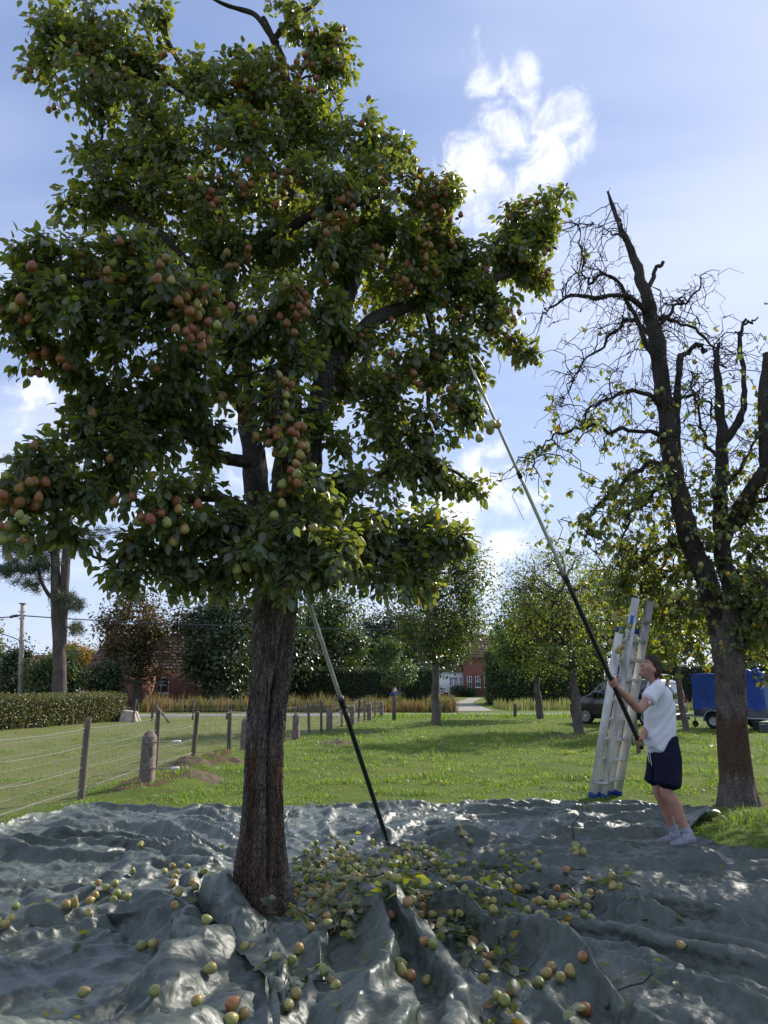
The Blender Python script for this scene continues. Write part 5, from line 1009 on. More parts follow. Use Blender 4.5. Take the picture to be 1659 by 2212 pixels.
mb = MB(); pts = [P(x, 1330 + y, UY + dz) for x, y, dz in ((-400, 26, -6), (-120, 8, -2), (0, 4, -1), (40, 1, 0), (48, 0, 0), (170, 8, 1), (330, 16, 2.5), (560, 24, 4.5), (800, 30, 7), (1000, 20, 9))]; tube(mb, spline(pts, 60), .035, 5, cap=False); mb.obj('cable', CABLE, cab)
mb = MB(); tube(mb, spline([P(22, 1333, UY - .5), P(30, 1331, UY - .3), P(38, 1330, UY - .2)], 8), .09, 6); mb.obj('splice', CABLE, cab)
mb = MB(); tube(mb, spline([P(48, 1386, UY), P(20, 1374, UY - 2), P(-30, 1360, UY - 5)], 12), .03, 5, cap=False); setp(mb.obj('overhead_cable', CABLE), 'second overhead cable fixed lower on the utility pole, crossing the willow', 'cable')
# ------------------------------------------------------------------ reeds, verge weeds, soil mounds
REED = leafmat('dry_reed', [(0, (.10, .12, .03)), (.4, (.16, .15, .05)), (.7, (.26, .19, .09)), (1, (.24, .13, .08))], rough=.7, spec=.2, trans=.3, tcol=(1.6, 1.5, .8))
def tuft(name, label, n, xf, yf, h0, h1, lm, seed, w=.03, cat='reeds'):
    r = np.random.default_rng(seed); x, y = xf(r, n), yf(r, n); h = r.uniform(h0, h1, n) * (.7 + .6 * np.clip(pn(x * .7, y * .7, seed), -.3, .6)); az = r.uniform(0, 6.3, n); ln3 = np.stack([np.cos(az), np.sin(az), np.zeros(n)], -1) * (h * r.uniform(.05, .3, n))[:, None]
    p = np.stack([x, y, np.zeros(n)], -1); wv_ = np.stack([np.cos(az + 1.57), np.sin(az + 1.57), np.zeros(n)], -1) * w
    V = np.stack([p - wv_, p + wv_, p + ln3 * .4 + [0, 0, 1] * h[:, None] * .6 - wv_ * .8, p + ln3 * .4 + [0, 0, 1] * h[:, None] * .6 + wv_ * .8, p + ln3 + [0, 0, 1] * h[:, None]], 1); k_ = np.arange(n)[:, None] * 5
    mb = MB(); mb.add(V, T=np.concatenate([k_ + [0, 1, 3], k_ + [0, 3, 2], k_ + [2, 3, 4]]), a=np.repeat(np.clip(r.random(n) * .6 + .4 * sstep(-.2, .3, pn(x * .5, y * .5, 2.)), 0, .99), 5)); setp(mb.obj(name, lm, smooth=False), label, cat, kind='stuff')
tuft('reeds', 'dry reeds and tall grass in the roadside ditch', 7000, lambda r, n: r.uniform(-14, 4.2, n), lambda r, n: r.uniform(43.5, 47, n), .5, 1.25, REED, 2)
tuft('verge_weeds', 'tall weeds on the verge across the road', 9000, lambda r, n: r.uniform(7.5, 40, n), lambda r, n: r.uniform(47, 53, n), .3, .9, LM_PALE, 3, w=.035, cat='weeds')
tuft('verge_grass', 'grass along the near verge of the road', 4500, lambda r, n: r.uniform(-1, 26, n), lambda r, n: r.uniform(36, 40, n) + .09 * 0, .08, .25, gm, 4, w=.02, cat='grass')
SOIL = mat('loose_soil', (.085, .062, .038), (.16, .13, .075), scale=9, rough=1, bump=1, bscale=40)
for q_, (px, py, rx, ry, hh_, lb) in enumerate(((1207, 1594, .75, .5, .16, 'scuffed soil mound beside the thin-crowned orchard tree'), (728, 1609, .55, .45, .2, 'crusted dark molehill on the lawn near the fence'), (790, 1585, .5, .35, .14, 'small molehill on the lawn close to the last concrete posts'), (398, 1668, .8, .5, .22, 'brown earth heap against the fence bank'), (440, 1690, .6, .4, .15, 'low reddish spill of earth below the fence bank'), (512, 1655, .35, .3, .2, 'rounded clod of earth by the fence near the big trunk'))):
    g = G(px, py); gz = ground_h(g[0], g[1]); u_ = np.linspace(0, 1, 12); a_ = np.linspace(0, 2 * np.pi, 25)[:-1]; U_, A_ = np.meshgrid(u_, a_, indexing='ij'); rn = 1 + .5 * pn(np.cos(A_) * 1.6 + q_, np.sin(A_) * 1.6); x, y = g[0] + U_ * rn * rx * np.cos(A_), g[1] + U_ * rn * ry * np.sin(A_)
    z = ground_h(x, y) + hh_ * (.5 if q_ < 3 else .3) * np.cos(U_ * np.pi / 2) ** 1.6 * (1 + .9 * pn(x * 3, y * 3, q_)) + .07 * pn(x * 8, y * 8, q_) * (1 - U_) - .04 * U_ ** 4
    mb = MB(); i = np.arange(12 * 24).reshape(12, 24); rl = np.roll(i, -1, 1); mb.add(np.stack([x, y, z], -1), Q=np.stack([i[:-1], i[1:], rl[1:], rl[:-1]], -1).reshape(-1, 4)); setp(mb.obj('soil_mound', SOIL), lb, 'soil mound')
# ------------------------------------------------------------------ ladder
ALU = mat('worn_aluminium', (.34, .32, .31), (.62, .60, .585), scale=7, rough=.5, metal=.3, bump=.2, bscale=60, stretch=(1, 1, .3), contrast=(.32, .55))
BLUEP = mat('blue_plastic', (.012, .045, .22), rough=.45)
lad = empty('extension_ladder', tuple(G(1290, 1721)), 'pale aluminium extension ladder with blue end caps leaning into the half-bare tree', 'ladder')
wv_ = nrm(np.array([.74, .67, 0])) * .40
def rail(name, p0, p1, wid, thick, off=0.0):
    d = p1 - p0; L = np.linalg.norm(d); d = d / L; n_ = nrm(np.cross(d, nrm(wv_))); mb = MB(); box(mb, (p0 + p1) / 2, (wid, thick, L), axes=np.array([n_, np.cross(d, n_), d]), bev=.006); return fixn(mb.mesh(name, ALU, smooth=False)), n_, d, L
for (ba, tp, nm, zo) in (((1281, 1721), (1339, 1362), 'lower', .03), ((1301, 1722), (1374, 1292), 'upper', 0.0)):
    p0 = G(*ba) + [0, 0, .02]; p1 = P(*tp, p0[1] - .30)
    for k_ in (0, 1):
        o_ = wv_ * k_; me, n_, d, L = rail('rail', p0 + o_, p1 + o_, .125, .028); ro = link('rail', me, lad)
        for e_, q_ in ((p0, -1), (p1, 1))[:2 if nm == 'lower' else 1]:
            mb = MB(); box(mb, e_ + o_ + d * q_ * .01, (.135, .04, .085), axes=np.array([n_, np.cross(d, n_), d]), bev=.008); so_ = bpy.data.objects.new('end_cap', fixn(mb.mesh('end_cap', BLUEP, smooth=False))); COL.objects.link(so_); so_.parent = ro
        if nm == 'upper' and k_ == 0:
            mb = MB(); box(mb, p1 - d * .33 - nrm(wv_) * .0165 , (.05, .002, .16), axes=np.array([n_, np.cross(d, n_), d])); so_ = bpy.data.objects.new('blue_sticker', mb.mesh('blue_sticker', mat('blue_sticker_print', (.03, .12, .48), rough=.5), smooth=False)); COL.objects.link(so_); so_.parent = ro
            for q_ in range(4):
                mb = MB(); box(mb, p1 - d * (.46 + .045 * q_) - nrm(wv_) * .0165, (.035 - .004 * (q_ % 2), .002, .018), axes=np.array([n_, np.cross(d, n_), d])); so_ = bpy.data.objects.new('printed_mark', mb.mesh('printed_mark', MATS.get('grey_print') or mat('grey_print', (.16, .16, .18), rough=.6), smooth=False)); COL.objects.link(so_); so_.parent = ro
    for s in np.arange(.2, L - .1, .28):
        a_ = p0 + d * s; mb = MB(); box(mb, a_ + wv_ / 2, (.095, np.linalg.norm(wv_) - .02, .04), axes=np.array([np.array([wv_[1], -wv_[0], 0]) / .4, wv_ / .4, [0, 0, 1.]]), bev=.005); link('rung', fixn(mb.mesh('rung', ALU, smooth=False)), lad)
mb = MB(); pa, pb = P(1281, 1690, G(1281, 1722)[1] - .08), P(1312, 1693, G(1301, 1722)[1] - .08); box(mb, (pa + pb) / 2, (np.linalg.norm(pb - pa), .05, .025), bev=.004); mb.obj('bracket', ALU, lad, smooth=False)
# ------------------------------------------------------------------ harvesting poles
BLACKP = mat('black_fibreglass', (.012, .013, .013), (.02, .022, .021), scale=20, rough=.35, spec=.5)
GREYT = mat('grey_metal_tube', (.52, .53, .48), (.64, .64, .58), scale=10, rough=.4, metal=.3)
PA, PB_ = P(1386, 1616, 7.55), P(1040, 842, 5.5)
pole = empty('harvesting_pole', tuple(PA), 'long telescopic pole held by the man and raised into the pear crown', 'pole')
def seg(o, nm, a_, b_, r0, r1, mt, n=10, sag=0.0, k=12):
    s = np.linspace(0, 1, n)[:, None]; pts = a_ * (1 - s) + b_ * s; pts[:, 2] -= sag * np.sin(s[:, 0] * np.pi); mb = MB(); tube(mb, pts, np.linspace(r0, r1, n), k); return mb.obj(nm, mt, o)
pt = lambda t_: PA * (1 - t_) + PB_ * t_ + np.array([0, 0, -.10]) * math.sin(math.pi * t_) * 0
seg(pole, 'grip_tube', pt(0), pt(.525), .0225, .0215, BLACKP); seg(pole, 'collar', pt(.515), pt(.535), .027, .025, BLACKP, 4); seg(pole, 'middle_tube', pt(.53), pt(.80), .0165, .0155, GREYT); seg(pole, 'clamp', pt(.79), pt(.805), .02, .019, BLACKP, 4)
seg(pole, 'tip_tube', pt(.80), pt(1.04), .0125, .011, GREYT); mb = MB(); hk = spline([pt(1.03), pt(1.06), pt(1.07) + [.05, 0, .04], pt(1.05) + [.09, 0, .02], pt(1.03) + [.10, 0, -.02]], 20); tube(mb, hk, .006, 6); mb.obj('hook', GREYT, pole)
p2 = empty('harvesting_pole', tuple(G(840, 1826, .06)), 'second telescopic pole leaning against the big pear trunk, foot among the fallen pears', 'pole')
A2 = G(840, 1826, .05); B2 = P(655, 1264, 5.42); dd_ = (B2 - A2); cpt = lambda t_: A2 + dd_ * t_
seg(p2, 'grip_tube', cpt(0), cpt(.60), .0215, .0205, BLACKP); seg(p2, 'collar', cpt(.585), cpt(.625), .028, .027, BLACKP, 4); mb = MB(); box(mb, cpt(.605) + [.02, -.02, 0], (.02, .025, .05), bev=.004); mb.obj('clamp_lever', BLACKP, p2, smooth=False); seg(p2, 'upper_tube', cpt(.62), cpt(1.12), .0165, .0155, GREYT)
# ------------------------------------------------------------------ support stakes behind the ladder
for px, yb, xt, yt, lb in ((1366, 1612, 1344, 1470, 'slanting round stake propping the young tree, nearest the ladder'), (1381, 1627, 1362, 1480, 'second slanting stake of the young tree, in front of the first'), (1344, 1612, 1352, 1540, 'short dark stake at the foot of the ladder')):
    g = G(px, yb); mb = MB(); knobbly(np.linspace(g - [0, 0, .08], P(xt, yt, g[1] + .1), 10), np.full(10, .05), px, 10, mb, amp=.08); setp(mb.obj('stake', WOODP), lb, 'stake')
g = G(1112.6, 1550); mb = MB(); knobbly(np.linspace(g - [0, 0, .05], P(1112.6, 1521, g[1]), 8), np.full(8, .085), 4, 10, mb, amp=.06); setp(mb.obj('roadside_post', WOODP), 'short weathered post standing alone by the road', 'post')
# ------------------------------------------------------------------ warning sign
g = G(851.5, 1556); sy = g[1]; sg_ = empty('road_sign', tuple(g), 'small road sign with orange triangle over a blue plate, on a wooden post', 'sign')
mb = MB(); tube(mb, [g - [0, 0, .1], P(851.5, 1520, sy), P(851.5, 1486, sy)], .085, 10); mb.obj('post', WOODP, sg_)
SO, SW, SB = mat('sign_orange', (.6, .22, .12), rough=.5), mat('sign_white', (.75, .75, .75), rough=.5), mat('sign_blue', (.02, .12, .45), rough=.5)
tri = lambda c, s_, y_: np.array([(c[0] - s_, y_, c[2] - s_ * .75), (c[0] + s_, y_, c[2] - s_ * .75), (c[0], y_, c[2] + s_ * .98)])
c = P(854, 1490, sy)
for nm, s_, y0, mt in (('triangle', .16, sy - .11, SO), ('triangle_field', .105, sy - .125, SW)):
    a_, b_ = tri(c, s_, y0), tri(c, s_, y0 + .02); mb = MB(); mb.add(np.r_[a_, b_], T=[(0, 1, 2), (5, 4, 3)], Q=[(0, 3, 4, 1), (1, 4, 5, 2), (2, 5, 3, 0)]); mb.obj(nm, mt, sg_, smooth=False)
c2_ = P(854, 1498.5, sy); mb = MB(); box(mb, (c2_[0], sy - .11, c2_[2]), (.26, .02, .12), bev=.004); plate = mb.obj('distance_plate', SB, sg_, smooth=False)
c3_ = P(846.5, 1498, sy); mb = MB(); lathe(mb, [(.001, .02), (.06, .02), (.06, 0), (.001, 0)], 20, (c3_[0], sy - .115, c3_[2]), axes=np.array([[1, 0, 0], [0, 0, 1], [0, -1, 0]])); mb.obj('round_sign', SB, sg_, smooth=False)
def text(name, s, size, loc, mt, parent, rz=0, rx=math.pi / 2):
    cu = bpy.data.curves.new(name, 'FONT'); cu.body = s; cu.size = size; cu.align_x = 'CENTER'; cu.align_y = 'CENTER'; cu.extrude = .002
    o = bpy.data.objects.new(name, cu); COL.objects.link(o); o.rotation_euler = (rx, 0, rz); o.location = loc; dg = bpy.context.evaluated_depsgraph_get(); dg.update(); me = bpy.data.meshes.new_from_object(o.evaluated_get(dg)); me.transform(o.matrix_world); bpy.data.objects.remove(o); me.materials.clear(); me.materials.append(mt)
    to = bpy.data.objects.new(name, me); COL.objects.link(to); to.parent = parent; return to
text('lettering', '0m', .10, (c2_[0] + .02, sy - .124, c2_[2]), SW, plate)
# ------------------------------------------------------------------ van
VPAINT = mat('black_van_paint', (.008, .009, .012), rough=.18, spec=.7); VPAINT.node_tree.nodes['Principled BSDF'].inputs['Coat Weight'].default_value = .6
TYRE = mat('tyre_rubber', (.015, .015, .016), rough=.85); RIM = mat('alloy_rim', (.55, .55, .56), rough=.35, metal=.6); DKPL = mat('dark_plastic', (.02, .021, .023), rough=.6); CHROME = mat('chrome_trim', (.7, .7, .7), rough=.18, metal=1.0); REDL = mat('red_tail_lamp', (.25, .008, .008), rough=.2); RACK = mat('grey_roof_rack', (.42, .44, .46), rough=.4, metal=.4); VGLASS = mat('dark_van_glass', (.012, .014, .017), rough=.04, spec=.9)
vc = G(1440, 1571); th = R(47); fv = np.array([-math.cos(th), math.sin(th), 0]); wv2 = np.array([math.sin(th), math.cos(th), 0]); zv = np.array([0, 0, 1.])
VL = lambda a_, b_, z_: vc + fv * a_ + wv2 * b_ + zv * z_
van = empty('parked_van', tuple(VL(2, .9, 0)), 'black passenger van with grey roof rack parked under the orchard trees', 'van')
VW, VLn = 1.80, 4.15
top = lambda a_: np.interp(a_, [0, .25, .8, 2.3, 2.65, 3.25, 3.6, 3.95, 4.1, 4.15], [1.60, 1.70, 1.74, 1.74, 1.66, 1.16, 1.05, .92, .78, .6])
ins = lambda z_: np.interp(z_, [.2, .4, .95, 1.55, 1.72, 1.8], [.05, .0, .0, .13, .20, .30])
rear = lambda z_: np.interp(z_, [.2, .45, .95, 1.6, 1.8], [.06, .0, .02, .20, .30])
st_a = np.array([0, .12, .3, .6, 1.0, 1.5, 2.0, 2.4, 2.65, 2.95, 3.25, 3.55, 3.85, 4.05, 4.15]); X = []
for a_ in st_a:
    tz = top(a_); zl = np.array([.22, .3, .5, .75, min(.95, tz * .86), .95 + (tz - .95) * .45 if tz > 1.2 else tz * .92, tz - .10 if tz > 1.2 else tz * .96, tz - .02, tz]); bl = ins(zl) + (.0 if tz > 1.2 else 0) + (.10 * sstep(3.6, 4.15, a_)); bl[-2] += .06; bl[-1] += .22
    ring = [(b_, z_) for b_, z_ in zip(bl, zl)] + [(VW / 2, tz + .02)] + [(VW - b_, z_) for b_, z_ in zip(bl[::-1], zl[::-1])]
    X.append([VL(a_ + (rear(z_) if a_ < .05 else rear(z_) * .6 if a_ < .2 else 0), b_, z_) for b_, z_ in ring])
X = np.array(X); mb = MB(); grid(mb, X)
for q_ in (0, -1):
    ring = X[q_]; m_ = len(ring); base = mb.n; mb.add(ring, Q=[(i, i + 1, m_ - 2 - i, m_ - 1 - i) for i in range((m_ - 1) // 2 - 1)], T=[((m_ - 1) // 2 - 1, (m_ - 1) // 2, (m_ - 1) // 2 + 1)])
link('body', fixn(mb.mesh('body', VPAINT)), van)
def panel(nm, pts, mt, parent, nrm_off):
    V = np.array(pts); n_ = len(V); W2 = V + nrm_off; mb = MB(); mb.add(np.r_[V, W2], Q=[(i, (i + 1) % n_, n_ + (i + 1) % n_, n_ + i) for i in range(n_)] + ([(n_, n_ + 1, n_ + 2, n_ + 3)] if n_ == 4 else []), T=[] if n_ == 4 else [(n_, n_ + i, n_ + i + 1) for i in range(1, n_ - 1)]); return link(nm, fixn(mb.mesh(nm, mt, smooth=False)), parent)
sw = lambda a_, z_: VL(a_, ins(z_) - .002, z_)
for a0, a1, a2, a3 in ((.42, 1.25, 1.25, .55), (1.33, 2.2, 2.15, 1.33), (2.28, 3.1, 2.7, 2.23)): panel('side_window', [sw(a0, 1.0), sw(a1, 1.0), sw(a2, 1.55), sw(a3, 1.55)], VGLASS, van, -wv2 * .012 + zv * .003)
rw = lambda b_, z_: VL(rear(z_) - .002, b_, z_)
rwn = panel('rear_window', [rw(.18, 1.0), rw(VW - .18, 1.0), rw(VW - .32, 1.55), rw(.32, 1.55)], VGLASS, van, -fv * .012 + zv * .003)
for nm, b0, b1, z0, z1, mt in (('tail_lamp', .02, .15, .85, 1.3, REDL), ('tail_lamp', VW - .15, VW - .02, .85, 1.3, REDL)): panel(nm, [rw(b0, z0), rw(b1, z0), rw(b1 + .04 * (b0 < .5), z1), rw(b0 + .08, z1)], mt, van, -fv * .02)
pl_ = panel('number_plate', [rw(.64, .70), rw(1.16, .70), rw(1.16, .81), rw(.64, .81)], mat('plate_white', (.62, .62, .60), rough=.5), van, -fv * .018)
panel('plate_trim', [rw(.6, .62), rw(1.2, .62), rw(1.2, .65), rw(.6, .65)], CHROME, van, -fv * .03)
mb = MB(); tube(mb, spline([VL(.35, -.01, .42), VL(.02, .05, .42), VL(-.06, .4, .42), VL(-.08, .9, .42), VL(-.06, 1.4, .42), VL(.02, 1.75, .42)], 24), .05, 8); mb.obj('rear_bumper', CHROME, van)
mb = MB(); box(mb, VL(-.03, .9, .30), (.16, 1.7, .16), axes=np.array([fv, wv2, zv]), bev=.04); mb.obj('bumper_valance', DKPL, van, smooth=False)
for a_ in (.78, 3.38):
    for b_, sgn in ((.08, -1), (VW - .08, 1)):
        wo = empty('wheel', (0, 0, 0)); wo.parent = van; wo.matrix_parent_inverse = Matrix.Identity(4); c = VL(a_, b_, .31); axs = np.array([fv, zv, wv2 * sgn])
        wo.location = Vector(c) - van.location
        def sub(nm, mb_, mt, sm=True): o_ = bpy.data.objects.new(nm, fixn(mb_.mesh(nm, mt, sm))); COL.objects.link(o_); o_.parent = wo; o_.matrix_parent_inverse = Matrix.Translation(Vector(c)).inverted(); return o_
        mb = MB(); lathe(mb, [(.20, -.10), (.29, -.10), (.31, -.07), (.31, .06), (.29, .10), (.215, .11), (.20, .07), (.20, -.10)], 28, c, axs); sub('tyre', mb, TYRE)
        mb = MB(); lathe(mb, [(.215, .085), (.20, .10), (.185, .085), (.18, .03), (.02, .03)], 28, c, axs)
        for s_ in range(9):
            an = s_ * 2 * math.pi / 9; d_ = axs[0] * math.cos(an) + axs[1] * math.sin(an); box(mb, c + d_ * .11 + axs[2] * .085, (.17, .035, .02), axes=np.array([d_, np.cross(axs[2], d_), axs[2]]))
        lathe(mb, [(.055, .03), (.055, .10), (.04, .11), (.001, .11)], 14, c, axs); sub('rim', mb, RIM, False)
        mb = MB(); an = np.linspace(-.15, math.pi + .15, 16); tube(mb, [c + fv * .36 * math.cos(x) + zv * .36 * math.sin(x) + wv2 * sgn * .07 for x in an], .03, 6); sub('wheel_arch', mb, DKPL)
mir = MB(); box(mir, VL(2.85, -.13, 1.12), (.14, .20, .24), axes=np.array([fv, wv2, zv]), bev=.04); mir.obj('door_mirror', DKPL, van, smooth=False)
for a_ in (1.35, 2.2): mb = MB(); box(mb, VL(a_ + .12, -.012, .88), (.18, .03, .035), axes=np.array([fv, wv2, zv]), bev=.008); mb.obj('door_handle', DKPL, van, smooth=False)
mb = MB(); box(mb, VL(2.0, -.006, .55), (2.0, .02, .07), axes=np.array([fv, wv2, zv]), bev=.005); mb.obj('side_trim', DKPL, van, smooth=False)
hl_ = panel('headlamp', [VL(3.75, .03, .80), VL(4.05, .10, .78), VL(4.0, .10, .90), VL(3.7, .05, .95)], MATS['plate_white'], van, -wv2 * .03)
for b_ in (.28, VW - .28): mb = MB(); tube(mb, spline([VL(.35, b_, 1.74), VL(.42, b_, 1.86), VL(1.3, b_, 1.90), VL(2.35, b_, 1.86), VL(2.45, b_, 1.70)], 20), .022, 6); mb.obj('roof_rail', RACK, van)
for a_ in (.6, 1.3, 2.1): mb = MB(); tube(mb, [VL(a_, .2, 1.90), VL(a_, .9, 1.91), VL(a_, VW - .2, 1.90)], .024, 6); mb.obj('roof_bar', RACK, van)
# ------------------------------------------------------------------ trailer
COVER = mat('blue_trailer_cover', (.010, .045, .26), (.016, .065, .34), scale=4, rough=.45, spec=.4, bump=.25, bscale=9); TBOX = mat('dark_trailer_panel', (.07, .075, .09), (.10, .105, .12), scale=6, rough=.6); STEEL = mat('galvanised_steel', (.32, .33, .35), (.42, .43, .45), scale=12, rough=.5, metal=.5)
hc = VL(-.12, .9, 0); e_ = -fv; TLc = lambda a_, b_, z_: hc + e_ * a_ + wv2 * b_ + zv * z_; taxes = np.array([e_, wv2, zv])
trl = empty('box_trailer', tuple(TLc(2.1, 0, 0)), 'tandem-axle trailer with blue tarpaulin cover hitched to the van', 'trailer')
mb = MB(); tube(mb, [TLc(-.05, 0, .42), TLc(.5, 0, .42), TLc(1.0, 0, .42)], .045, 6); mb.obj('drawbar', STEEL, trl)
mb = MB(); tube(mb, [TLc(.62, -.12, .75), TLc(.62, -.12, .25)], .025, 6); mb.obj('jockey_post', STEEL, trl); mb = MB(); lathe(mb, [(.02, -.03), (.11, -.03), (.12, 0), (.11, .03), (.02, .03)], 16, TLc(.62, -.12, .13), np.array([e_, zv, wv2])); mb.obj('jockey_wheel', TYRE, trl)
mb = MB(); box(mb, TLc(2.1, 0, .58), (2.5, 1.4, .32), axes=taxes, bev=.02); mb.obj('box_body', TBOX, trl, smooth=False)
mb = MB(); box(mb, TLc(2.1, 0, .40), (2.56, 1.44, .05), axes=taxes, bev=.01); mb.obj('frame', STEEL, trl, smooth=False)
nu, nv_ = 70, 40; U_, V_ = np.meshgrid(np.linspace(0, 1, nu), np.linspace(0, 1, nv_))
pr = np.linspace(0, 1, nu) * (2 * (2.5 + 1.4)); per = []
for s in pr: per.append(((s, -.7) if s < 2.5 else (2.5, s - 2.5 - .7) if s < 3.9 else (2.5 - (s - 3.9), .7) if s < 6.4 else (0, .7 - (s - 6.4))))
per = np.array(per); per[-1] = per[0]; S_ = np.zeros((nv_, nu, 3))
for j in range(nv_):
    v = j / (nv_ - 1); infl = 1 + .0 * v; z_ = .66 + 1.24 * min(v / .85, 1)
    sh = 1 - .03 * v - (max(v - .85, 0) / .15) * .9
    a_ = .85 + 1.25 + (per[:, 0] - 1.25) * sh; b_ = per[:, 1] * sh; wr = .035 * np.sin(pr * 9 + 2 * v) * (1 - v) + .05 * pn(pr * 2.2, v * 2.5, 3.) + .025 * pn(pr * 6, v * 3, 9.)
    zz_ = z_ + (.05 * pn(a_ * 2.5, b_ * 2.5, 4.) if v > .8 else 0) + (.06 * sstep(1.6, 3.3, a_) if v > .8 else 0)
    S_[j] = hc + np.outer(a_, e_) + np.outer(b_ * (1 + wr), wv2) + np.outer(zz_ * np.ones(nu), zv)
mb = MB(); grid(mb, S_); mb.obj('cover', COVER, trl)
mb = MB(); tt = np.linspace(0, 1, 16); rl_ = np.array([TLc(2.55 + .7 * s, -.45 + .25 * math.sin(5 * s), 1.95 + .05 * math.sin(9 * s)) for s in tt]); knobbly(rl_, .085 + .03 * np.sin(tt * 14), 3, 12, mb, amp=.5); mb.obj('rolled_flap', COVER, trl)
for a_ in (1.62, 2.38):
    for sgn in (-1, 1):
        c = TLc(a_, sgn * .80, .28); wo = empty('wheel', (0, 0, 0)); wo.parent = trl; wo.location = Vector(c) - trl.location; axs = np.array([e_, zv, wv2 * sgn])
        def sub(nm, mb_, mt, sm=True): o_ = bpy.data.objects.new(nm, fixn(mb_.mesh(nm, mt, sm))); COL.objects.link(o_); o_.parent = wo; o_.matrix_parent_inverse = Matrix.Translation(Vector(c)).inverted()
        mb = MB(); lathe(mb, [(.16, -.08), (.26, -.08), (.28, -.05), (.28, .05), (.26, .08), (.16, .08), (.16, -.08)], 24, c, axs); sub('tyre', mb, TYRE); mb = MB(); lathe(mb, [(.16, .06), (.14, .03), (.05, .05), (.001, .05)], 20, c, axs); sub('rim', mb, STEEL)
for a_, sgn in ((1.62, -1), (2.38, -1), (1.62, 1), (2.38, 1)):
    an = np.linspace(-.05, math.pi + .05, 16); F_ = np.array([[TLc(a_ + .35 * math.cos(x), sgn * (.70 + .22 * q_), .28 + .36 * math.sin(x)) for x in an] for q_ in (0, 1)]); mb = MB(); grid(mb, F_); o_ = mb.obj('mudguard', STEEL, trl); sm_ = o_.modifiers.new('s', 'SOLIDIFY'); sm_.thickness = .02
mb = MB(); box(mb, TLc(3.36, -.55, .50), (.03, .16, .10), axes=taxes, bev=.01); mb.obj('tail_lamp', REDL, trl, smooth=False)
# crate beside the trailer, car by the house
g = G(1655, 1581); cr = empty('plastic_crate', tuple(g), 'grey-green slatted crate on the grass beside the trailer wheel', 'crate'); CRM = mat('grey_green_plastic', (.08, .11, .10), rough=.6)
for q_ in range(4): mb = MB(); box(mb, (g[0], g[1], .05 + .085 * q_), (.62, .42, .065), bev=.008); mb.obj('slat_band', CRM, cr, smooth=False)
for sx in (-1, 1):
    for sy_ in (-1, 1): mb = MB(); box(mb, (g[0] + sx * .30, g[1] + sy_ * .20, .17), (.05, .05, .34), bev=.006); mb.obj('corner_post', CRM, cr, smooth=False)
CY = 97.0; cx_ = float(P(951, 1500, CY)[0]); car = empty('parked_car', (cx_, CY, 0), 'small black car parked on the driveway before the white porch', 'car')
X = []
for a_, tz in ((-2.0, .6), (-1.95, .9), (-1.5, 1.0), (-1.0, 1.42), (.2, 1.46), (.9, 1.0), (1.7, .9), (2.0, .6)):
    X.append([(cx_ + b_, CY - a_, z_) for b_, z_ in ((-.82, .25), (-.86, .55), (-.86, min(.9, tz)), (-.66 if tz > 1 else -.8, tz - .03), (0, tz), (.66 if tz > 1 else .8, tz - .03), (.86, min(.9, tz)), (.86, .55), (.82, .25))])
X = np.array(X); mb = MB(); grid(mb, X); mb.add(X[0], T=[(0, i, i + 1) for i in range(1, 8)]); mb.add(X[-1], T=[(0, i, i + 1) for i in range(1, 8)]); link('body', fixn(mb.mesh('body', VPAINT)), car)
for a_ in (-1.25, 1.25):
    for sgn in (-1, 1): mb = MB(); lathe(mb, [(.01, .06), (.2, .07), (.31, .05), (.31, -.1), (.01, -.1)], 18, (cx_ + sgn * .8, CY - a_, .31), np.array([[0, 1, 0], [0, 0, 1], [sgn, 0, 0]])); link('wheel', fixn(mb.mesh('wheel', TYRE)), car)
mb = MB(); mb.add([(cx_ - .62, CY - .93, 1.03), (cx_ + .62, CY - .93, 1.03), (cx_ + .55, CY - .3, 1.42), (cx_ - .55, CY - .3, 1.42)], Q=[(0, 1, 2, 3)]); o_ = mb.obj('windscreen', VGLASS, car, smooth=False); sm_ = o_.modifiers.new('s', 'SOLIDIFY'); sm_.thickness = .03
for sgn in (-1, 1): mb = MB(); box(mb, (cx_ + sgn * .62, CY - 1.96, .72), (.3, .1, .14), bev=.02); mb.obj('headlamp', MATS['plate_white'], car, smooth=False)
mb = MB(); box(mb, (cx_, CY - 2.01, .5), (.5, .04, .11)); mb.obj('number_plate', MATS['plate_white'], car, smooth=False)
# ------------------------------------------------------------------ the man
SKIN = mat('skin', (.42, .215, .15), (.50, .27, .19), scale=14, rough=.5, spec=.35); t = SKIN.node_tree; b = t.nodes['Principled BSDF']
at = node(t, 'ShaderNodeAttribute', attribute_name='rnd').outputs['Fac']; src = b.inputs['Base Color'].links[0].from_socket
t.links.new(mixc(t, at, src, (.17, .10, .075)), b.inputs['Base Color']); b.inputs['Subsurface Weight'].default_value = .08; b.inputs['Subsurface Radius'].default_value = (.02, .008, .005)
SHIRT = mat('white_cotton', (.66, .67, .70), (.74, .75, .77), scale=30, rough=.85, spec=.15, bump=.2, bscale=260, sheen=.2)
SHORTS = mat('navy_cotton', (.010, .012, .028), (.016, .018, .036), scale=40, rough=.9, spec=.12, bump=.2, bscale=200)
HAIR = mat('brown_hair', (.022, .012, .008), (.11, .062, .034), scale=45, rough=.5, bump=.9, bscale=120, stretch=(1, 1, .4))
SOCK = mat('grey_sock', (.36, .37, .42), rough=.9, bump=.3, bscale=150); SHOE = mat('grey_trainer', (.20, .20, .23), (.30, .30, .33), scale=20, rough=.7); SOLE = mat('pale_sole', (.5, .5, .48), rough=.7)
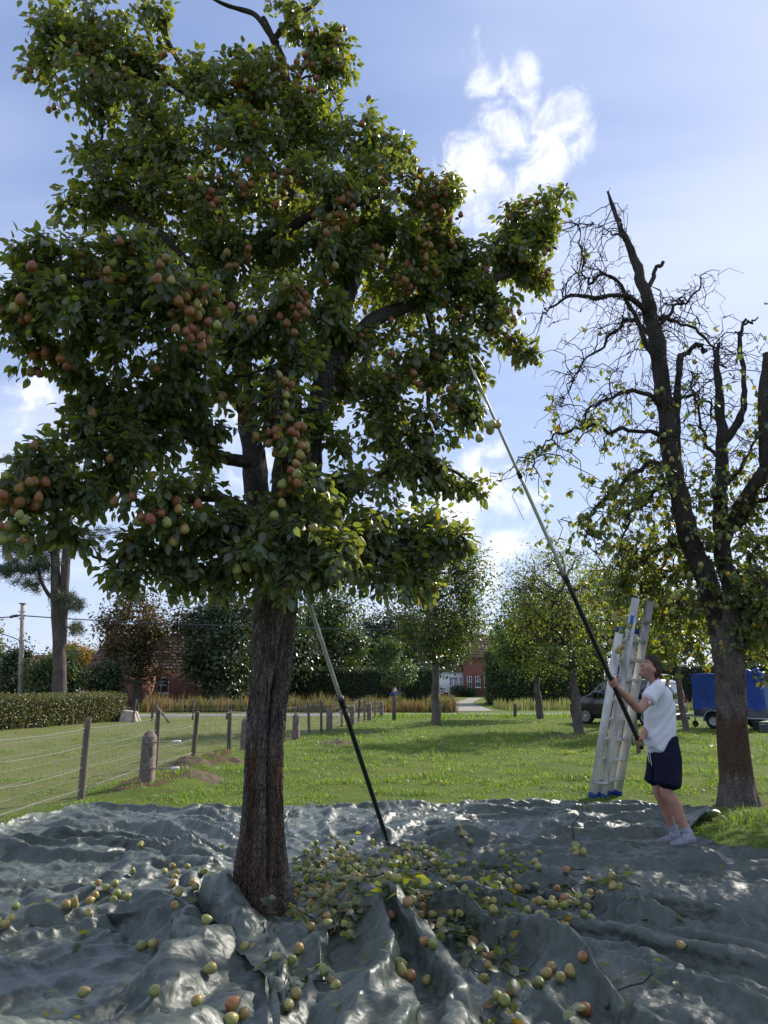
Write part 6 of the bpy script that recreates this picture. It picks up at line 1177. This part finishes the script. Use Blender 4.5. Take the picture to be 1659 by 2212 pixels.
def etube(mb, pts, ra, rb, ref, k=18, n=None):
    """elliptical loft: ra along ref, rb across; rounded ends"""
    q = np.c_[np.asarray(pts, float), ra, rb]; q = spline(q, n) if n else q
    p, ra, rb = q[:, :3], q[:, 3], q[:, 4]; T = np.gradient(p, axis=0); T = nrm(T); ref = np.asarray(ref, float)
    S = nrm(ref - (T @ ref)[:, None] * T); B = np.cross(T, S); an = np.arange(k) * 2 * np.pi / k
    V = p[:, None] + ra[:, None, None] * np.cos(an)[None, :, None] * S[:, None] + rb[:, None, None] * np.sin(an)[None, :, None] * B[:, None]
    e0 = p[0] - T[0] * min(ra[0], rb[0]) * .6; e1 = p[-1] + T[-1] * min(ra[-1], rb[-1]) * .6; m_ = len(p); i = np.arange(m_ * k).reshape(m_, k); rl = np.roll(i, -1, 1)
    c0, c1 = m_ * k, m_ * k + 1
    mb.add(np.r_[V.reshape(-1, 3), e0[None], e1[None]], Q=np.stack([i[:-1], rl[:-1], rl[1:], i[1:]], -1).reshape(-1, 4), T=[(c0, rl[0, j], i[0, j]) for j in range(k)] + [(c1, i[-1, j], rl[-1, j]) for j in range(k)])
def ellip(mb, c, axes, rad, k=14):
    th_ = np.linspace(.02, math.pi - .02, k); lathe(mb, np.c_[np.sin(th_), -np.cos(th_)], k * 2 if k < 12 else 20, (0, 0, 0)); mb.V[-1] = np.asarray(c) + (mb.V[-1] * np.asarray(rad)) @ np.asarray(axes)
def fuse(name, mb, voxel, mt, parent, smooth=4, fac=.5, post=None, decim=None):
    me = fixn(mb.mesh(name + '_raw', mt)); o = bpy.data.objects.new(name, me); COL.objects.link(o)
    rm = o.modifiers.new('r', 'REMESH'); rm.mode = 'VOXEL'; rm.voxel_size = voxel; sm = o.modifiers.new('s', 'SMOOTH'); sm.factor = fac; sm.iterations = smooth
    dg = bpy.context.evaluated_depsgraph_get(); dg.update(); m2 = bpy.data.meshes.new_from_object(o.evaluated_get(dg)); bpy.data.objects.remove(o); m2.name = name
    n = len(m2.vertices); co = np.empty(n * 3, np.float32); m2.vertices.foreach_get('co', co); co = co.reshape(-1, 3).astype(float); no = np.empty(n * 3, np.float32); m2.vertices.foreach_get('normal', no); no = no.reshape(-1, 3)
    a_ = np.zeros(n)
    if post: co, a_ = post(co, no)
    m2.vertices.foreach_set('co', co.astype(np.float32).ravel())
    if 'rnd' in m2.attributes: m2.attributes.remove(m2.attributes['rnd'])
    at_ = m2.attributes.new('rnd', 'FLOAT', 'POINT'); at_.data.foreach_set('value', a_.astype(np.float32)); m2.polygons.foreach_set('use_smooth', np.ones(len(m2.polygons), bool)); m2.materials.clear(); m2.materials.append(mt); m2.update()
    return link(name, m2, parent)
def on_pole(px):
    ts = np.linspace(0, .6, 400); best = min(ts, key=lambda t_: abs((lambda q: W_ / 2 + F * q[0] / (q[1] * math.cos(PITCH) + (q[2] - CAM_Z) * math.sin(PITCH)))(pt(t_)) - px)); return pt(best)
MY = 7.72
man = empty('person', tuple(G(1470, 1833)), 'man in white t-shirt and navy shorts looking up, gripping a long pole with both hands', 'person')
J = dict(pel=P(1434, 1632, MY), waist=P(1428, 1590, MY), chest=P(1420, 1522, MY), neck0=P(1415, 1480, MY), lsh=P(1421, 1489, MY - .19), rsh=P(1411, 1488, MY + .19), lel=P(1381, 1531, MY - .30), rel=P(1405, 1560, MY + .22),
         lhip=P(1444, 1645, MY - .09), rhip=P(1428, 1645, MY + .09), lkn=P(1441, 1713, MY - .10), rkn=P(1424, 1710, MY + .10), lan=P(1487, 1801, MY - .09), ran=P(1457, 1797, MY + .16))
HL, HR = on_pole(1323), on_pole(1380); ax = nrm(PB_ - PA)
fw = nrm(np.array([-.93, -.30, .0])); sd = np.array([fw[1], -fw[0], 0.])                    # sd: towards his right
lw = HL + nrm(J['lel'] - HL) * .085; rw_ = HR + nrm(J['rel'] - HR) * .085
body = MB()
etube(body, [J['pel'] - [0, 0, .06], J['pel'], J['waist'], J['chest'], J['chest'] * .35 + J['neck0'] * .65], [.13, .135, .12, .145, .11], [.09, .095, .08, .09, .07], sd, n=22)
hd = nrm(np.array([-.87, -.16, .47])); hs = nrm(np.cross(hd, [0, 0, 1.])); hu = np.cross(hs, hd); HC = P(1406, 1445, MY - .02); HA = np.array([hd, hs, hu])
hp = lambda x, y, z: HC + hd * x + hs * y + hu * z
etube(body, [J['neck0'] - [0, 0, .05], J['neck0'] + [0, 0, .03], hp(-.02, 0, -.05)], [.075, .058, .056], [.075, .060, .058], sd, n=8)
th_ = np.linspace(.03, math.pi - .03, 22); ph_ = np.arange(32) * 2 * np.pi / 32; TH, PH = np.meshgrid(th_, ph_, indexing='ij'); ux, uy, uz = np.sin(TH) * np.cos(PH), np.sin(TH) * np.sin(PH), np.cos(TH)
low = np.clip(-uz, 0, 1); lx = ux * .097 * np.where(ux < 0, 1 - .35 * low, 1 + .0 * low); ly = uy * .076 * (1 - .30 * low); lz = uz * .118 - .008
lx = lx - .012 * (ux > .5) * np.clip(ux - .5, 0, 1) * (uz > .1)
i = np.arange(22 * 32).reshape(22, 32); rl = np.roll(i, -1, 1)
Vh = np.stack([lx, ly, lz], -1).reshape(-1, 3); mbh = MB(); body.add(HC + Vh @ HA, Q=np.stack([i[:-1], rl[:-1], rl[1:], i[1:]], -1).reshape(-1, 4), T=[(i[0, 0], i[0, j], i[0, j + 1]) for j in range(1, 31)] + [(i[-1, 0], i[-1, j + 1], i[-1, j]) for j in range(1, 31)])
etube(body, [hp(.088, 0, .030), hp(.100, 0, .008), hp(.113, 0, -.016), hp(.103, 0, -.026)], [.009, .011, .015, .014], [.010, .012, .013, .008], hs)            # nose
ellip(body, hp(.083, 0, .036), HA, (.014, .052, .011), 10); ellip(body, hp(.076, 0, -.098), HA, (.026, .030, .020), 10)                                      # brow, chin
ellip(body, hp(.090, 0, -.055), HA, (.013, .024, .0075), 10); ellip(body, hp(.088, 0, -.068), HA, (.013, .021, .0075), 10)                                    # lips
for s_ in (-1, 1):
    ellip(body, hp(-.008, .079 * s_, -.012), nrm(np.array([hd * .85 + hs * s_ * .35, hs * s_ * .9 - hd * .4, hu + hd * -.15])), (.019, .008, .033), 10); ellip(body, hp(-.010, .074 * s_, -.015), HA, (.012, .010, .02), 8)
    ellip(body, hp(.055, .050 * s_, -.012), HA, (.028, .022, .022), 10)
def arm(a_, e, w_, h_): etube(body, [a_, a_ * .5 + e * .5, e, e * .62 + w_ * .38, w_, w_ * .5 + h_ * .5], [.056, .052, .043, .046, .029, .030], [.056, .050, .042, .043, .025, .026], [0, 0, 1], n=24)
def hand(C, wr, flip):
    e1 = nrm((wr - C) - ((wr - C) @ ax) * ax); e2 = np.cross(ax, e1) * flip
    etube(body, [C + e1 * .040 - ax * .040, C + e1 * .042, C + e1 * .040 + ax * .040], [.030, .034, .028], [.018, .020, .018], e2, n=8)
    etube(body, [wr, wr * .5 + (C + e1 * .042) * .5, C + e1 * .04], [.027, .032, .034], [.022, .022, .02], ax, n=8)
    for q_, (o_, ln_f, rf) in enumerate(((.036, 3.9, .0092), (.013, 4.3, .0098), (-.010, 4.1, .0094), (-.032, 3.5, .0080))):
        a2 = np.linspace(.25, ln_f, 9); rr2 = .0225 + rf * .85 + np.array([.012, .008, .004, .001, 0, 0, 0, 0, 0]); etube(body, [C + ax * (o_ + .004 * math.sin(x)) + (e1 * math.cos(x) + e2 * math.sin(x)) * r_ for x, r_ in zip(a2, rr2)], np.linspace(rf, rf * .78, 9), np.linspace(rf, rf * .78, 9), ax, k=10)
    a2 = np.linspace(-.2, -2.5, 7); etube(body, [C + ax * (.045 + .012 * q_ / 6) + (e1 * math.cos(x) + e2 * math.sin(x)) * (.036 - .004 * q_ / 6) for q_, x in enumerate(a2)], np.linspace(.013, .0095, 7), np.linspace(.013, .0095, 7), ax, k=10)
    return e1
arm(J['lsh'], J['lel'], lw, HL + nrm(lw - HL) * .05); arm(J['rsh'], J['rel'], rw_, HR + nrm(rw_ - HR) * .05); hand(HL, lw, -1); hand(HR, rw_, 1)
def leg(h_, k_, a_, toe):
    cf = k_ * .68 + a_ * .32 - fw * .018
    etube(body, [h_ + [0, 0, .03], h_ * .5 + k_ * .5, k_ + [0, 0, .05], k_, cf, k_ * .35 + a_ * .65, a_], [.095, .085, .064, .058, .060, .046, .036], [.10, .090, .066, .062, .064, .049, .039], sd, n=30)
    etube(body, [a_ - [0, 0, .02] - fw * .03, a_ + [0, 0, -.045] + fw * .03, a_ + [0, 0, -.06] + fw * .13], [.028, .030, .024], [.028, .024, .014], sd, n=10)
leg(J['lhip'], J['lkn'], J['lan'], 0); leg(J['rhip'], J['rkn'], J['ran'], 0)
def face(co, no):
    L_ = (co - HC) @ HA.T; x, y, z = L_.T; hdm = (np.abs(y) < .1) & (np.abs(z) < .14) & (x > -.11) & (x < .14)
    for s_ in (-1, 1):
        d_ = np.hypot((y - .031 * s_) / .020, (z - .015) / .012); co = co - (hd * .012)[None] * (np.exp(-d_ ** 2) * (hdm & (x > .05)))[:, None]
    mouth = np.exp(-((z + .0615) / .0035) ** 2) * (np.abs(y) < .024) * (x > .07) * hdm; co = co - hd[None] * (.006 * mouth)[:, None]
    stub = hdm * (x > -.02) * sstep(-.02, -.05, z - .03 * (np.abs(y) < .03) * (z > -.06)) * sstep(.125, .09, np.hypot(x - .03, z + .08)) * .45
    brow = hdm * (x > .06) * np.exp(-((z - .038 + .1 * np.abs(np.abs(y) - .03)) / .005) ** 2) * sstep(.010, .016, np.abs(y)) * sstep(.055, .045, np.abs(y)) * .85
    lips = mouth * .5
    return co, np.clip(stub + brow + lips, 0, 1)
fuse('body', body, .0065, SKIN, man, 3, .5, face)
for s_ in (-1, 1):
    mb = MB(); ellip(mb, hp(.0765, .031 * s_, .014), HA, (.0115, .0135, .0095), 10); eo = mb.obj('eye', mat('eye_white', (.6, .58, .56), rough=.2) if 'eye_white' not in MATS else MATS['eye_white'], man)
    mb = MB(); ellip(mb, hp(.0845, .031 * s_, .017), HA, (.004, .006, .006), 8); io = bpy.data.objects.new('iris', mb.mesh('iris', MATS.get('iris_brown') or mat('iris_brown', (.02, .012, .008), rough=.2))); COL.objects.link(io); io.parent = eo
# hair: short, swept up at the front, longer over the nape
tt_, pp_ = np.linspace(.02, math.pi - .02, 60), np.arange(90) * 2 * np.pi / 90; TH, PH = np.meshgrid(tt_, pp_, indexing='ij'); ux, uy, uz = np.sin(TH) * np.cos(PH), np.sin(TH) * np.sin(PH), np.cos(TH)
thr = np.interp(ux, [-1, -.55, -.25, 0.0, .2, .45, .75, 1], [-.62, -.62, -.35, .02, .22, .46, .66, .95]) + .05 * pn(ux * 5, uy * 5, uz * 5); hm = sstep(-.05, .10, uz - thr)
lift = np.where(hm > 0, -.010 + hm * (.024 + .010 * np.clip(uz, 0, 1) + .010 * sstep(.2, .6, ux) + .018 * fbm(ux * 5, uy * 5, uz * 5, 4)), -.016)
low = np.clip(-uz, 0, 1); Lh = np.stack([ux * .097 * np.where(ux < 0, 1 - .22 * low, 1), uy * .076 * (1 - .2 * low), uz * .118 - .008], -1); Vv_ = Lh + nrm(Lh) * lift[..., None]
mb = MB(); i = np.arange(60 * 90).reshape(60, 90); rl = np.roll(i, -1, 1); mb.add(HC + Vv_.reshape(-1, 3) @ HA, Q=np.stack([i[:-1], rl[:-1], rl[1:], i[1:]], -1).reshape(-1, 4)); mb.obj('hair', HAIR, man)
# t-shirt
sh = MB(); bk = -fw
etube(sh, [P(1412, 1616, MY), P(1418, 1604, MY), P(1424, 1585, MY), P(1424, 1550, MY), P(1422, 1518, MY), P(1419, 1495, MY), P(1417, 1482, MY)], [.16, .165, .165, .162, .175, .165, .10], [.110, .140, .150, .146, .140, .110, .068], sd, n=26)
for s0, e0, f_ in ((J['lsh'], J['lel'], .52), (J['rsh'], J['rel'], .52)): etube(sh, [s0 * 1.12 - e0 * .12 + (J['neck0'] - s0) * .35, s0 + [0, 0, .005], s0 * (1 - f_ * .5) + e0 * f_ * .5, s0 * (1 - f_) + e0 * f_], [.060, .068, .070, .072], [.058, .066, .068, .072], [0, 0, 1], n=12)
etube(sh, [J['lsh'] + (J['neck0'] - J['lsh']) * .1, J['neck0'] - [0, 0, .055], J['rsh'] + (J['neck0'] - J['rsh']) * .1 + [0, 0, .0]], [.055, .060, .055], [.06, .072, .06], [0, 0, 1], n=10)
def wrinkle(co, no):
    x, y, z = co.T; hi = sstep(1.0, 1.35, z)
    w_ = .011 * (1 - np.abs(pn(x * 2.2 + z * 2.5, y * 2.5, z * 7 - x * 9)) * 2) + .006 * (1 - np.abs(pn(x * 4 - z * 3, y * 3, z * 11 - x * 12 + 3)) * 2) + .006 * pn(x * 3, y * 5, z * 3)
    low_ = sstep(1.05, .80, z)
    return co + no * ((w_ * 1.5 - .009) * (.55 + .8 * low_))[:, None], np.zeros(len(co))
fuse('t_shirt', sh, .0085, SHIRT, man, 5, .5, wrinkle)
# shorts
so_m = MB(); etube(so_m, [P(1431, 1590, MY), P(1432, 1606, MY), P(1434, 1630, MY), P(1435, 1650, MY)], [.16, .165, .172, .168], [.132, .145, .155, .15], sd, n=12)
for h_, k_, dy_ in ((J['lhip'], J['lkn'], -.02), (J['rhip'], J['rkn'], .02)): etube(so_m, [h_ + [0, 0, .06], h_ * .5 + k_ * .5 + [-.005, dy_, 0], h_ * .28 + k_ * .72 + [-.01, dy_, 0]], [.10, .11, .115], [.138, .142, .146], sd, n=12)
def wr2(co, no):
    x, y, z = co.T; return co + no * (.010 * pn(x * 9, y * 9, z * 2.2) + .006 * pn(x * 14, y * 14, z * 6))[:, None], np.zeros(len(co))
fuse('shorts', so_m, .009, SHORTS, man, 4, .5, wr2)
for dx, l_ in ((0, .13), (.02, .16)): mb = MB(); p0 = P(1397.5, 1618, MY - .115) + [dx, 0, 0]; tube(mb, spline([p0, p0 + [.004, -.008, -l_ * .5], p0 + [.012, -.006, -l_]], 8), .0032, 5); mb.obj('drawstring', WHITEP, man)
pc = J['lsh'] * .30 + J['lel'] * .70; oc = nrm(np.array([.55, -.8, .05])); mb = MB(); lathe(mb, [(.001, .0), (.0165, 0), (.0165, -.004), (.012, -.006), (.001, -.006)], 18, pc + oc * .050, np.array([nrm(np.cross([0, 0, 1.], oc)), np.cross(oc, nrm(np.cross([0, 0, 1.], oc))), -oc])); mb.obj('arm_sensor', WHITEP, man)
for a_, k_, in ((J['lan'], J['lkn']), (J['ran'], J['rkn'])):
    so_ = MB(); etube(so_, [a_ * .82 + k_ * .18, a_ * .92 + k_ * .08, a_, a_ - [0, 0, .05] + fw * .015], [.043, .042, .043, .046], [.045, .045, .047, .052], sd, n=14); sk = so_.obj('sock', SOCK, man)
    gz_ = a_[2] - .115; s1 = MB(); base = np.array([a_[0], a_[1], 0]); z_ = lambda q: np.array([0, 0, q])
    etube(s1, [base - fw * .055 + z_(gz_ + .055), base + fw * .0 + z_(gz_ + .058), base + fw * .08 + z_(gz_ + .048), base + fw * .15 + z_(gz_ + .036), base + fw * .195 + z_(gz_ + .03)], [.036, .045, .048, .048, .034], [.042, .046, .040, .030, .022], sd, n=16); sho = s1.obj('shoe', SHOE, man)
    s2 = MB(); etube(s2, [base - fw * .06 + z_(gz_ + .012), base + fw * .04 + z_(gz_ + .012), base + fw * .14 + z_(gz_ + .012), base + fw * .20 + z_(gz_ + .014)], [.038, .046, .052, .036], [.014, .013, .013, .011], sd, n=12); s3 = bpy.data.objects.new('sole', s2.mesh('sole', SOLE)); COL.objects.link(s3); s3.parent = sho
# ------------------------------------------------------------------ windfalls on the tarpaulins
r = np.random.default_rng(77)
def th_(p): return float(tarp_h(np.array(p[0]), np.array(p[1])))
ex = []
for x, y in ((950, 430), (945, 412), (900, 525), (1165, 540), (1110, 600), (1190, 606), (1178, 622), (1265, 578), (780, 660), (790, 682), (640, 665), (615, 690), (585, 715), (660, 675), (720, 710), (725, 745), (862, 742), (555, 775), (500, 795), (450, 825), (600, 900), (975, 830), (1050, 835), (1160, 745), (1200, 755), (1180, 785), (1205, 695), (1290, 640), (1325, 635), (1375, 650), (1390, 730), (1355, 740), (1485, 685), (100, 870), (60, 885), (75, 905), (8, 915), (1390, 985), (1030, 1050), (1430, 1055)): ex.append(((x / 2.074) * .6636, (2550 + y / 2.074) * .6636, 'L'))
for x, y in ((365, 945), (1005, 1010), (1000, 1055), (1055, 1080), (850, 1045), (665, 1015), (1060, 770), (1095, 778)): ex.append(((x / 1.327) * .6636, (2500 + y / 1.327) * .6636, 'L'))
for x, y in ((1195, 795), (1260, 830), (1290, 790), (1430, 875), (1400, 865), (1450, 925), (1245, 1015), (1280, 960), (1225, 895)): ex.append(((x / 1.327) * .6636, (2500 + y / 1.327) * .6636, 'R'))
for x, y in ((1285, 815), (670, 915), (700, 900), (760, 890), (805, 910), (865, 940), (905, 945), (720, 855), (450, 850), (472, 835), (430, 880), (520, 1000), (490, 980), (550, 945), (525, 1015), (175, 865), (183, 912), (210, 745), (665, 625), (880, 600), (990, 548), (1020, 525), (75, 715), (110, 715), (265, 535), (530, 390), (575, 430)): ex.append((829.5 + (x / 1.327) * .6636, (2500 + y / 1.327) * .6636, 'R'))
HEAPS = [(690, 1905, 55, 26, 46), (765, 1930, 50, 24, 52), (850, 1885, 60, 20, 36), (960, 1895, 60, 22, 26), (815, 1965, 70, 22, 64), (900, 1955, 50, 25, 30), (1050, 1900, 55, 25, 36), (1110, 1945, 45, 22, 30), (1175, 1935, 38, 18, 16), (1000, 1985, 45, 18, 16), (1095, 1975, 36, 18, 16), (1200, 1975, 30, 14, 10), (1290, 1915, 45, 16, 9), (690, 1850, 40, 16, 22), (830, 1835, 80, 12, 20), (790, 1880, 50, 20, 22), (1060, 1860, 60, 16, 10), (960, 1830, 60, 10, 8)]
pos = [(x, y, z, 1) for x, y, z in ex]
for cx, cy, sx, sy_, n in HEAPS:
    for _ in range(int(n * .74)):
        c = [(cx + r.normal() * sx * 1.3, cy + r.normal() * sy_ * 1.2) for _ in range(3)]; c = [q_ for q_ in c if q_[0] > 632] or [(cx + 10, cy)]
        x, y = min(c, key=lambda q_: th_(G(*q_, .1))); pos.append((x, y, 'R', 0))
placed = []
for x, y, sd_, fx in pos:
    for tr_ in range(14):
        g = G(x + (r.normal() * 10 if tr_ else 0), y + (r.normal() * 6 if tr_ else 0), .12); z = th_(g) + (.012 if sd_ == 'L' else 0); g = G(x, y, z + .03) if tr_ == 0 else g
        z = th_(g) + (.012 if sd_ == 'L' else 0) + .021
        if all((g[0] - q_[0]) ** 2 + (g[1] - q_[1]) ** 2 > .052 ** 2 for q_ in placed): break
    else: z += .036
    placed.append((g[0], g[1], z, sd_, fx))
placed.sort(key=lambda q_: math.hypot(q_[0], q_[1])); print('FALLEN', len(placed))
LAB = {('L', 0): 'yellow-green fallen pear on the pale fence-side tarpaulin sheet', ('L', 1): 'red-blushed fallen pear on the pale fence-side tarpaulin sheet', ('R', 0): 'yellow-green fallen pear in the heaps on the dark tarpaulin sheet', ('R', 1): 'red-blushed fallen pear in the heaps on the dark tarpaulin sheet', ('N', 0): 'yellow-green windfall lying in a near fold of the dark sheet, away from the heaps', ('N', 1): 'red-blushed windfall lying in a near fold of the dark sheet, away from the heaps'}
GRP = {('L', 0): 'green pears on the pale sheet', ('L', 1): 'blushed pears on the pale sheet', ('R', 0): 'green pears heaped on the dark sheet', ('R', 1): 'blushed pears heaped on the dark sheet', ('N', 0): 'green pears in the near folds', ('N', 1): 'blushed pears in the near folds'}
for q_, c_ in enumerate(('yellow-green', 'red-blushed')):
    LAB[('T', q_)] = c_ + ' fallen pear piled close beside the foot of the big trunk'; GRP[('T', q_)] = c_ + ' pears beside the trunk'
    LAB[('P', q_)] = c_ + ' fallen pear around the foot of the leaning pole'; GRP[('P', q_)] = c_ + ' pears round the pole foot'
    LAB[('R', q_)] = c_ + ' fallen pear in the broad leafy heaps, clear of trunk and pole'
keep_far = MB()
for rank, (x, y, z, sd_, fx) in enumerate(placed):
    red = int(r.random() < .22); Z_ = nrm(np.array([r.normal(), r.normal(), r.normal() * .45 + .15])); X_ = nrm(np.cross(Z_, [.2, .3, 1])); s = r.uniform(.70, .92)
    if rank < 300:
        o = inst('pear', (PM_MIX if red else PM_GRN)[r.integers(3)], np.array([x, y, z]), X_, np.cross(Z_, X_), Z_, s); kk = ('N' if (sd_ == 'R' and fx) else sd_ if sd_ == 'L' else 'T' if math.hypot(x - TX, y - TY) < 1.0 else 'P' if math.hypot(x - .05, y - 7.6) < .9 else 'R', red); setp(o, LAB[kk], 'pear', GRP[kk])
    else:
        q = MB(); lathe(q, [(.0005, -.030), (.018, -.033), (.0325, -.008), (.0245, .020), (.010, .038), (.0005, .04)], 9); keep_far.add(np.array([x, y, z]) + (q.V[0] * s) @ np.array([X_, np.cross(Z_, X_), Z_]), Q=q.Q[0], a=r.random())
if keep_far.n: setp(keep_far.obj('fallen_pears', PEAR_GRN), 'the farthest of the fallen pears heaped on the dark tarpaulin', 'pears', kind='stuff')
# leafy twigs knocked down with the fruit
TW = []
for v in range(5):
    n = r.integers(8, 16); st_ = MB(); pts = np.cumsum(np.r_[[[0, 0, 0]], r.normal(size=(7, 3)) * [.012, .016, .008] + [.045, 0, .004]], 0) * 1.0; tube(st_, pts, np.linspace(.006, .0025, 8), 5)
    lf_ = MB(); k_ = r.integers(1, 8, n); p = pts[k_] + r.normal(size=(n, 3)) * .012; d_ = r.normal(size=(n, 3)) * [.8, 1, .22] + [.4, 0, .02]; leaves(lf_, p + nrm(d_) * .03, d_, r.normal(size=(n, 3)) * .6 + [0, 0, .8], r.uniform(.055, .085, n), r.beta(2, 2, n) * .97); TW.append((st_.mesh('stem', TWIG), lf_.mesh('leaves', PEARLEAF, smooth=False)))
TL_ = [('broken leafy twig on the pale fence-side sheet', 'twigs on the pale sheet'), ('broken leafy twig close beside the foot of the big trunk', 'twigs beside the trunk'), ('broken leafy twig around the foot of the leaning pole', 'twigs round the pole foot'), ('broken leafy twig in the broad heaps of windfalls on the dark sheet', 'twigs in the heaps'), ('stray leafy twig in a near fold of the dark sheet', 'twigs in the near folds')]
TP = [(880, 1870, 55, 18, 11), (820, 1985, 90, 16, 14), (960, 1950, 70, 20, 9), (1310, 1905, 36, 16, 7), (1060, 1885, 50, 18, 8), (1020, 1965, 60, 20, 9), (730, 1850, 40, 14, 5), (640, 1900, 16, 16, 5), (690, 2000, 40, 14, 6), (1105, 1990, 30, 14, 4), (520, 1890, 40, 12, 4), (1130, 2075, 26, 14, 3), (700, 2070, 14, 20, 2), (950, 2000, 30, 10, 4), (1060, 2085, 14, 30, 4), (1380, 1970, 60, 16, 3), (1270, 2130, 60, 12, 3)]
for cx, cy, sx, sy_, n in TP:
    for _ in range(int(n * .8 + .5)):
        x, y = cx + r.normal() * sx, cy + r.normal() * sy_; g = G(x, y, .1); z = th_(g) + .02; az = r.uniform(0, 6.28); tl_ = TL_[0 if x < 620 else 1 if math.hypot(g[0] - TX, g[1] - TY) < 1.1 else 2 if math.hypot(g[0] - .05, g[1] - 7.6) < 1.1 else 3 if y < 2030 else 4]; o = empty('leafy_twig', (g[0], g[1], z), tl_[0], 'twig', tl_[1], rz=az)
        v = TW[r.integers(5)]; s = r.uniform(.75, 1.0); o.scale = (s, s, s); o.rotation_euler = (r.normal() * .2, r.normal() * .2, az)
        for nm, me, kd in (('stem', v[0], None), ('leaves', v[1], 'stuff')):
            c = bpy.data.objects.new(nm, me); COL.objects.link(c); c.parent = o
            if kd: c['kind'] = kd
n = 650; hp_ = np.array([h_[:4] for h_ in HEAPS]); w = np.array([h_[4] for h_ in HEAPS], float); k_ = r.choice(len(HEAPS), n, p=w / w.sum()); XY = hp_[k_, :2] + r.normal(size=(n, 2)) * hp_[k_, 2:] * 1.25
XY = np.r_[XY, np.c_[r.uniform(20, 1600, 60), r.uniform(1850, 2200, 60)]]; g = np.array([G(x, y, .1) for x, y in XY]); g[:, 2] = tarp_h(g[:, 0], g[:, 1]) + .02; d_ = r.normal(size=g.shape) * [1, 1, .3]
mb = MB(); leaves(mb, g, d_, r.normal(size=g.shape) * .45 + [0, 0, 1], r.uniform(.05, .085, len(g)), r.beta(2, 2, len(g)) * .98); setp(mb.obj('fallen_leaves', PEARLEAF, smooth=False), 'loose pear leaves scattered over the tarpaulins', 'leaves', kind='stuff')
# fruit caught in mid-fall
def falling(c, n, sp, lb, grp, sc=1.0):
    for q_ in range(n):
        p = np.array(c) + r.normal(size=3) * sp; Z_ = nrm(np.array([r.normal() * .6, r.normal() * .4, 1.])); X_ = nrm(np.cross(Z_, [.2, 1, .3])); o = inst('pear', PM_GRN[r.integers(3)], p, X_, np.cross(Z_, X_), Z_, sc); setp(o, lb, 'pear', grp)
falling(P(1240, 1838, 6.9), 3, .045, 'pear dropping through the air just above the dark tarpaulin, in front of the man', 'pears about to land')
falling(P(1066, 908, 5.35), 4, .06, 'pear knocked loose beside the upper end of the raised pole', 'pears by the pole tip')
falling(P(1035, 946, 5.4), 1, .0, 'single pear dropping free in the sky between the crown and the pole', None)
o = empty('leafy_twig', tuple(P(1238, 1815, 6.9)), 'leafy twig falling with the pears just above the dark tarpaulin', 'twig'); o.rotation_euler = (.3, -1.2, .4)
for nm, me, kd in (('stem', TW[0][0], None), ('leaves', TW[0][1], 'stuff')):
    c = bpy.data.objects.new(nm, me); COL.objects.link(c); c.parent = o
    if kd: c['kind'] = kd

# litter on the lawn: dropped leaves and clover heads
n = 260; x = r.uniform(-2, 9, n); y = r.uniform(8, 24, n); ok = ~inside_tarp(x, y, .1); x, y = x[ok], y[ok]; g = np.stack([x, y, ground_h(x, y) + .03], -1); mb = MB(); leaves(mb, g, r.normal(size=g.shape) * [1, 1, .3], r.normal(size=g.shape) * .4 + [0, 0, 1], r.uniform(.05, .09, len(g)), np.clip(r.beta(2, 1.2, len(g)), 0, .995)); setp(mb.obj('lawn_litter', PEARLEAF, smooth=False), 'fallen leaves dotted over the lawn', 'leaves', kind='stuff')
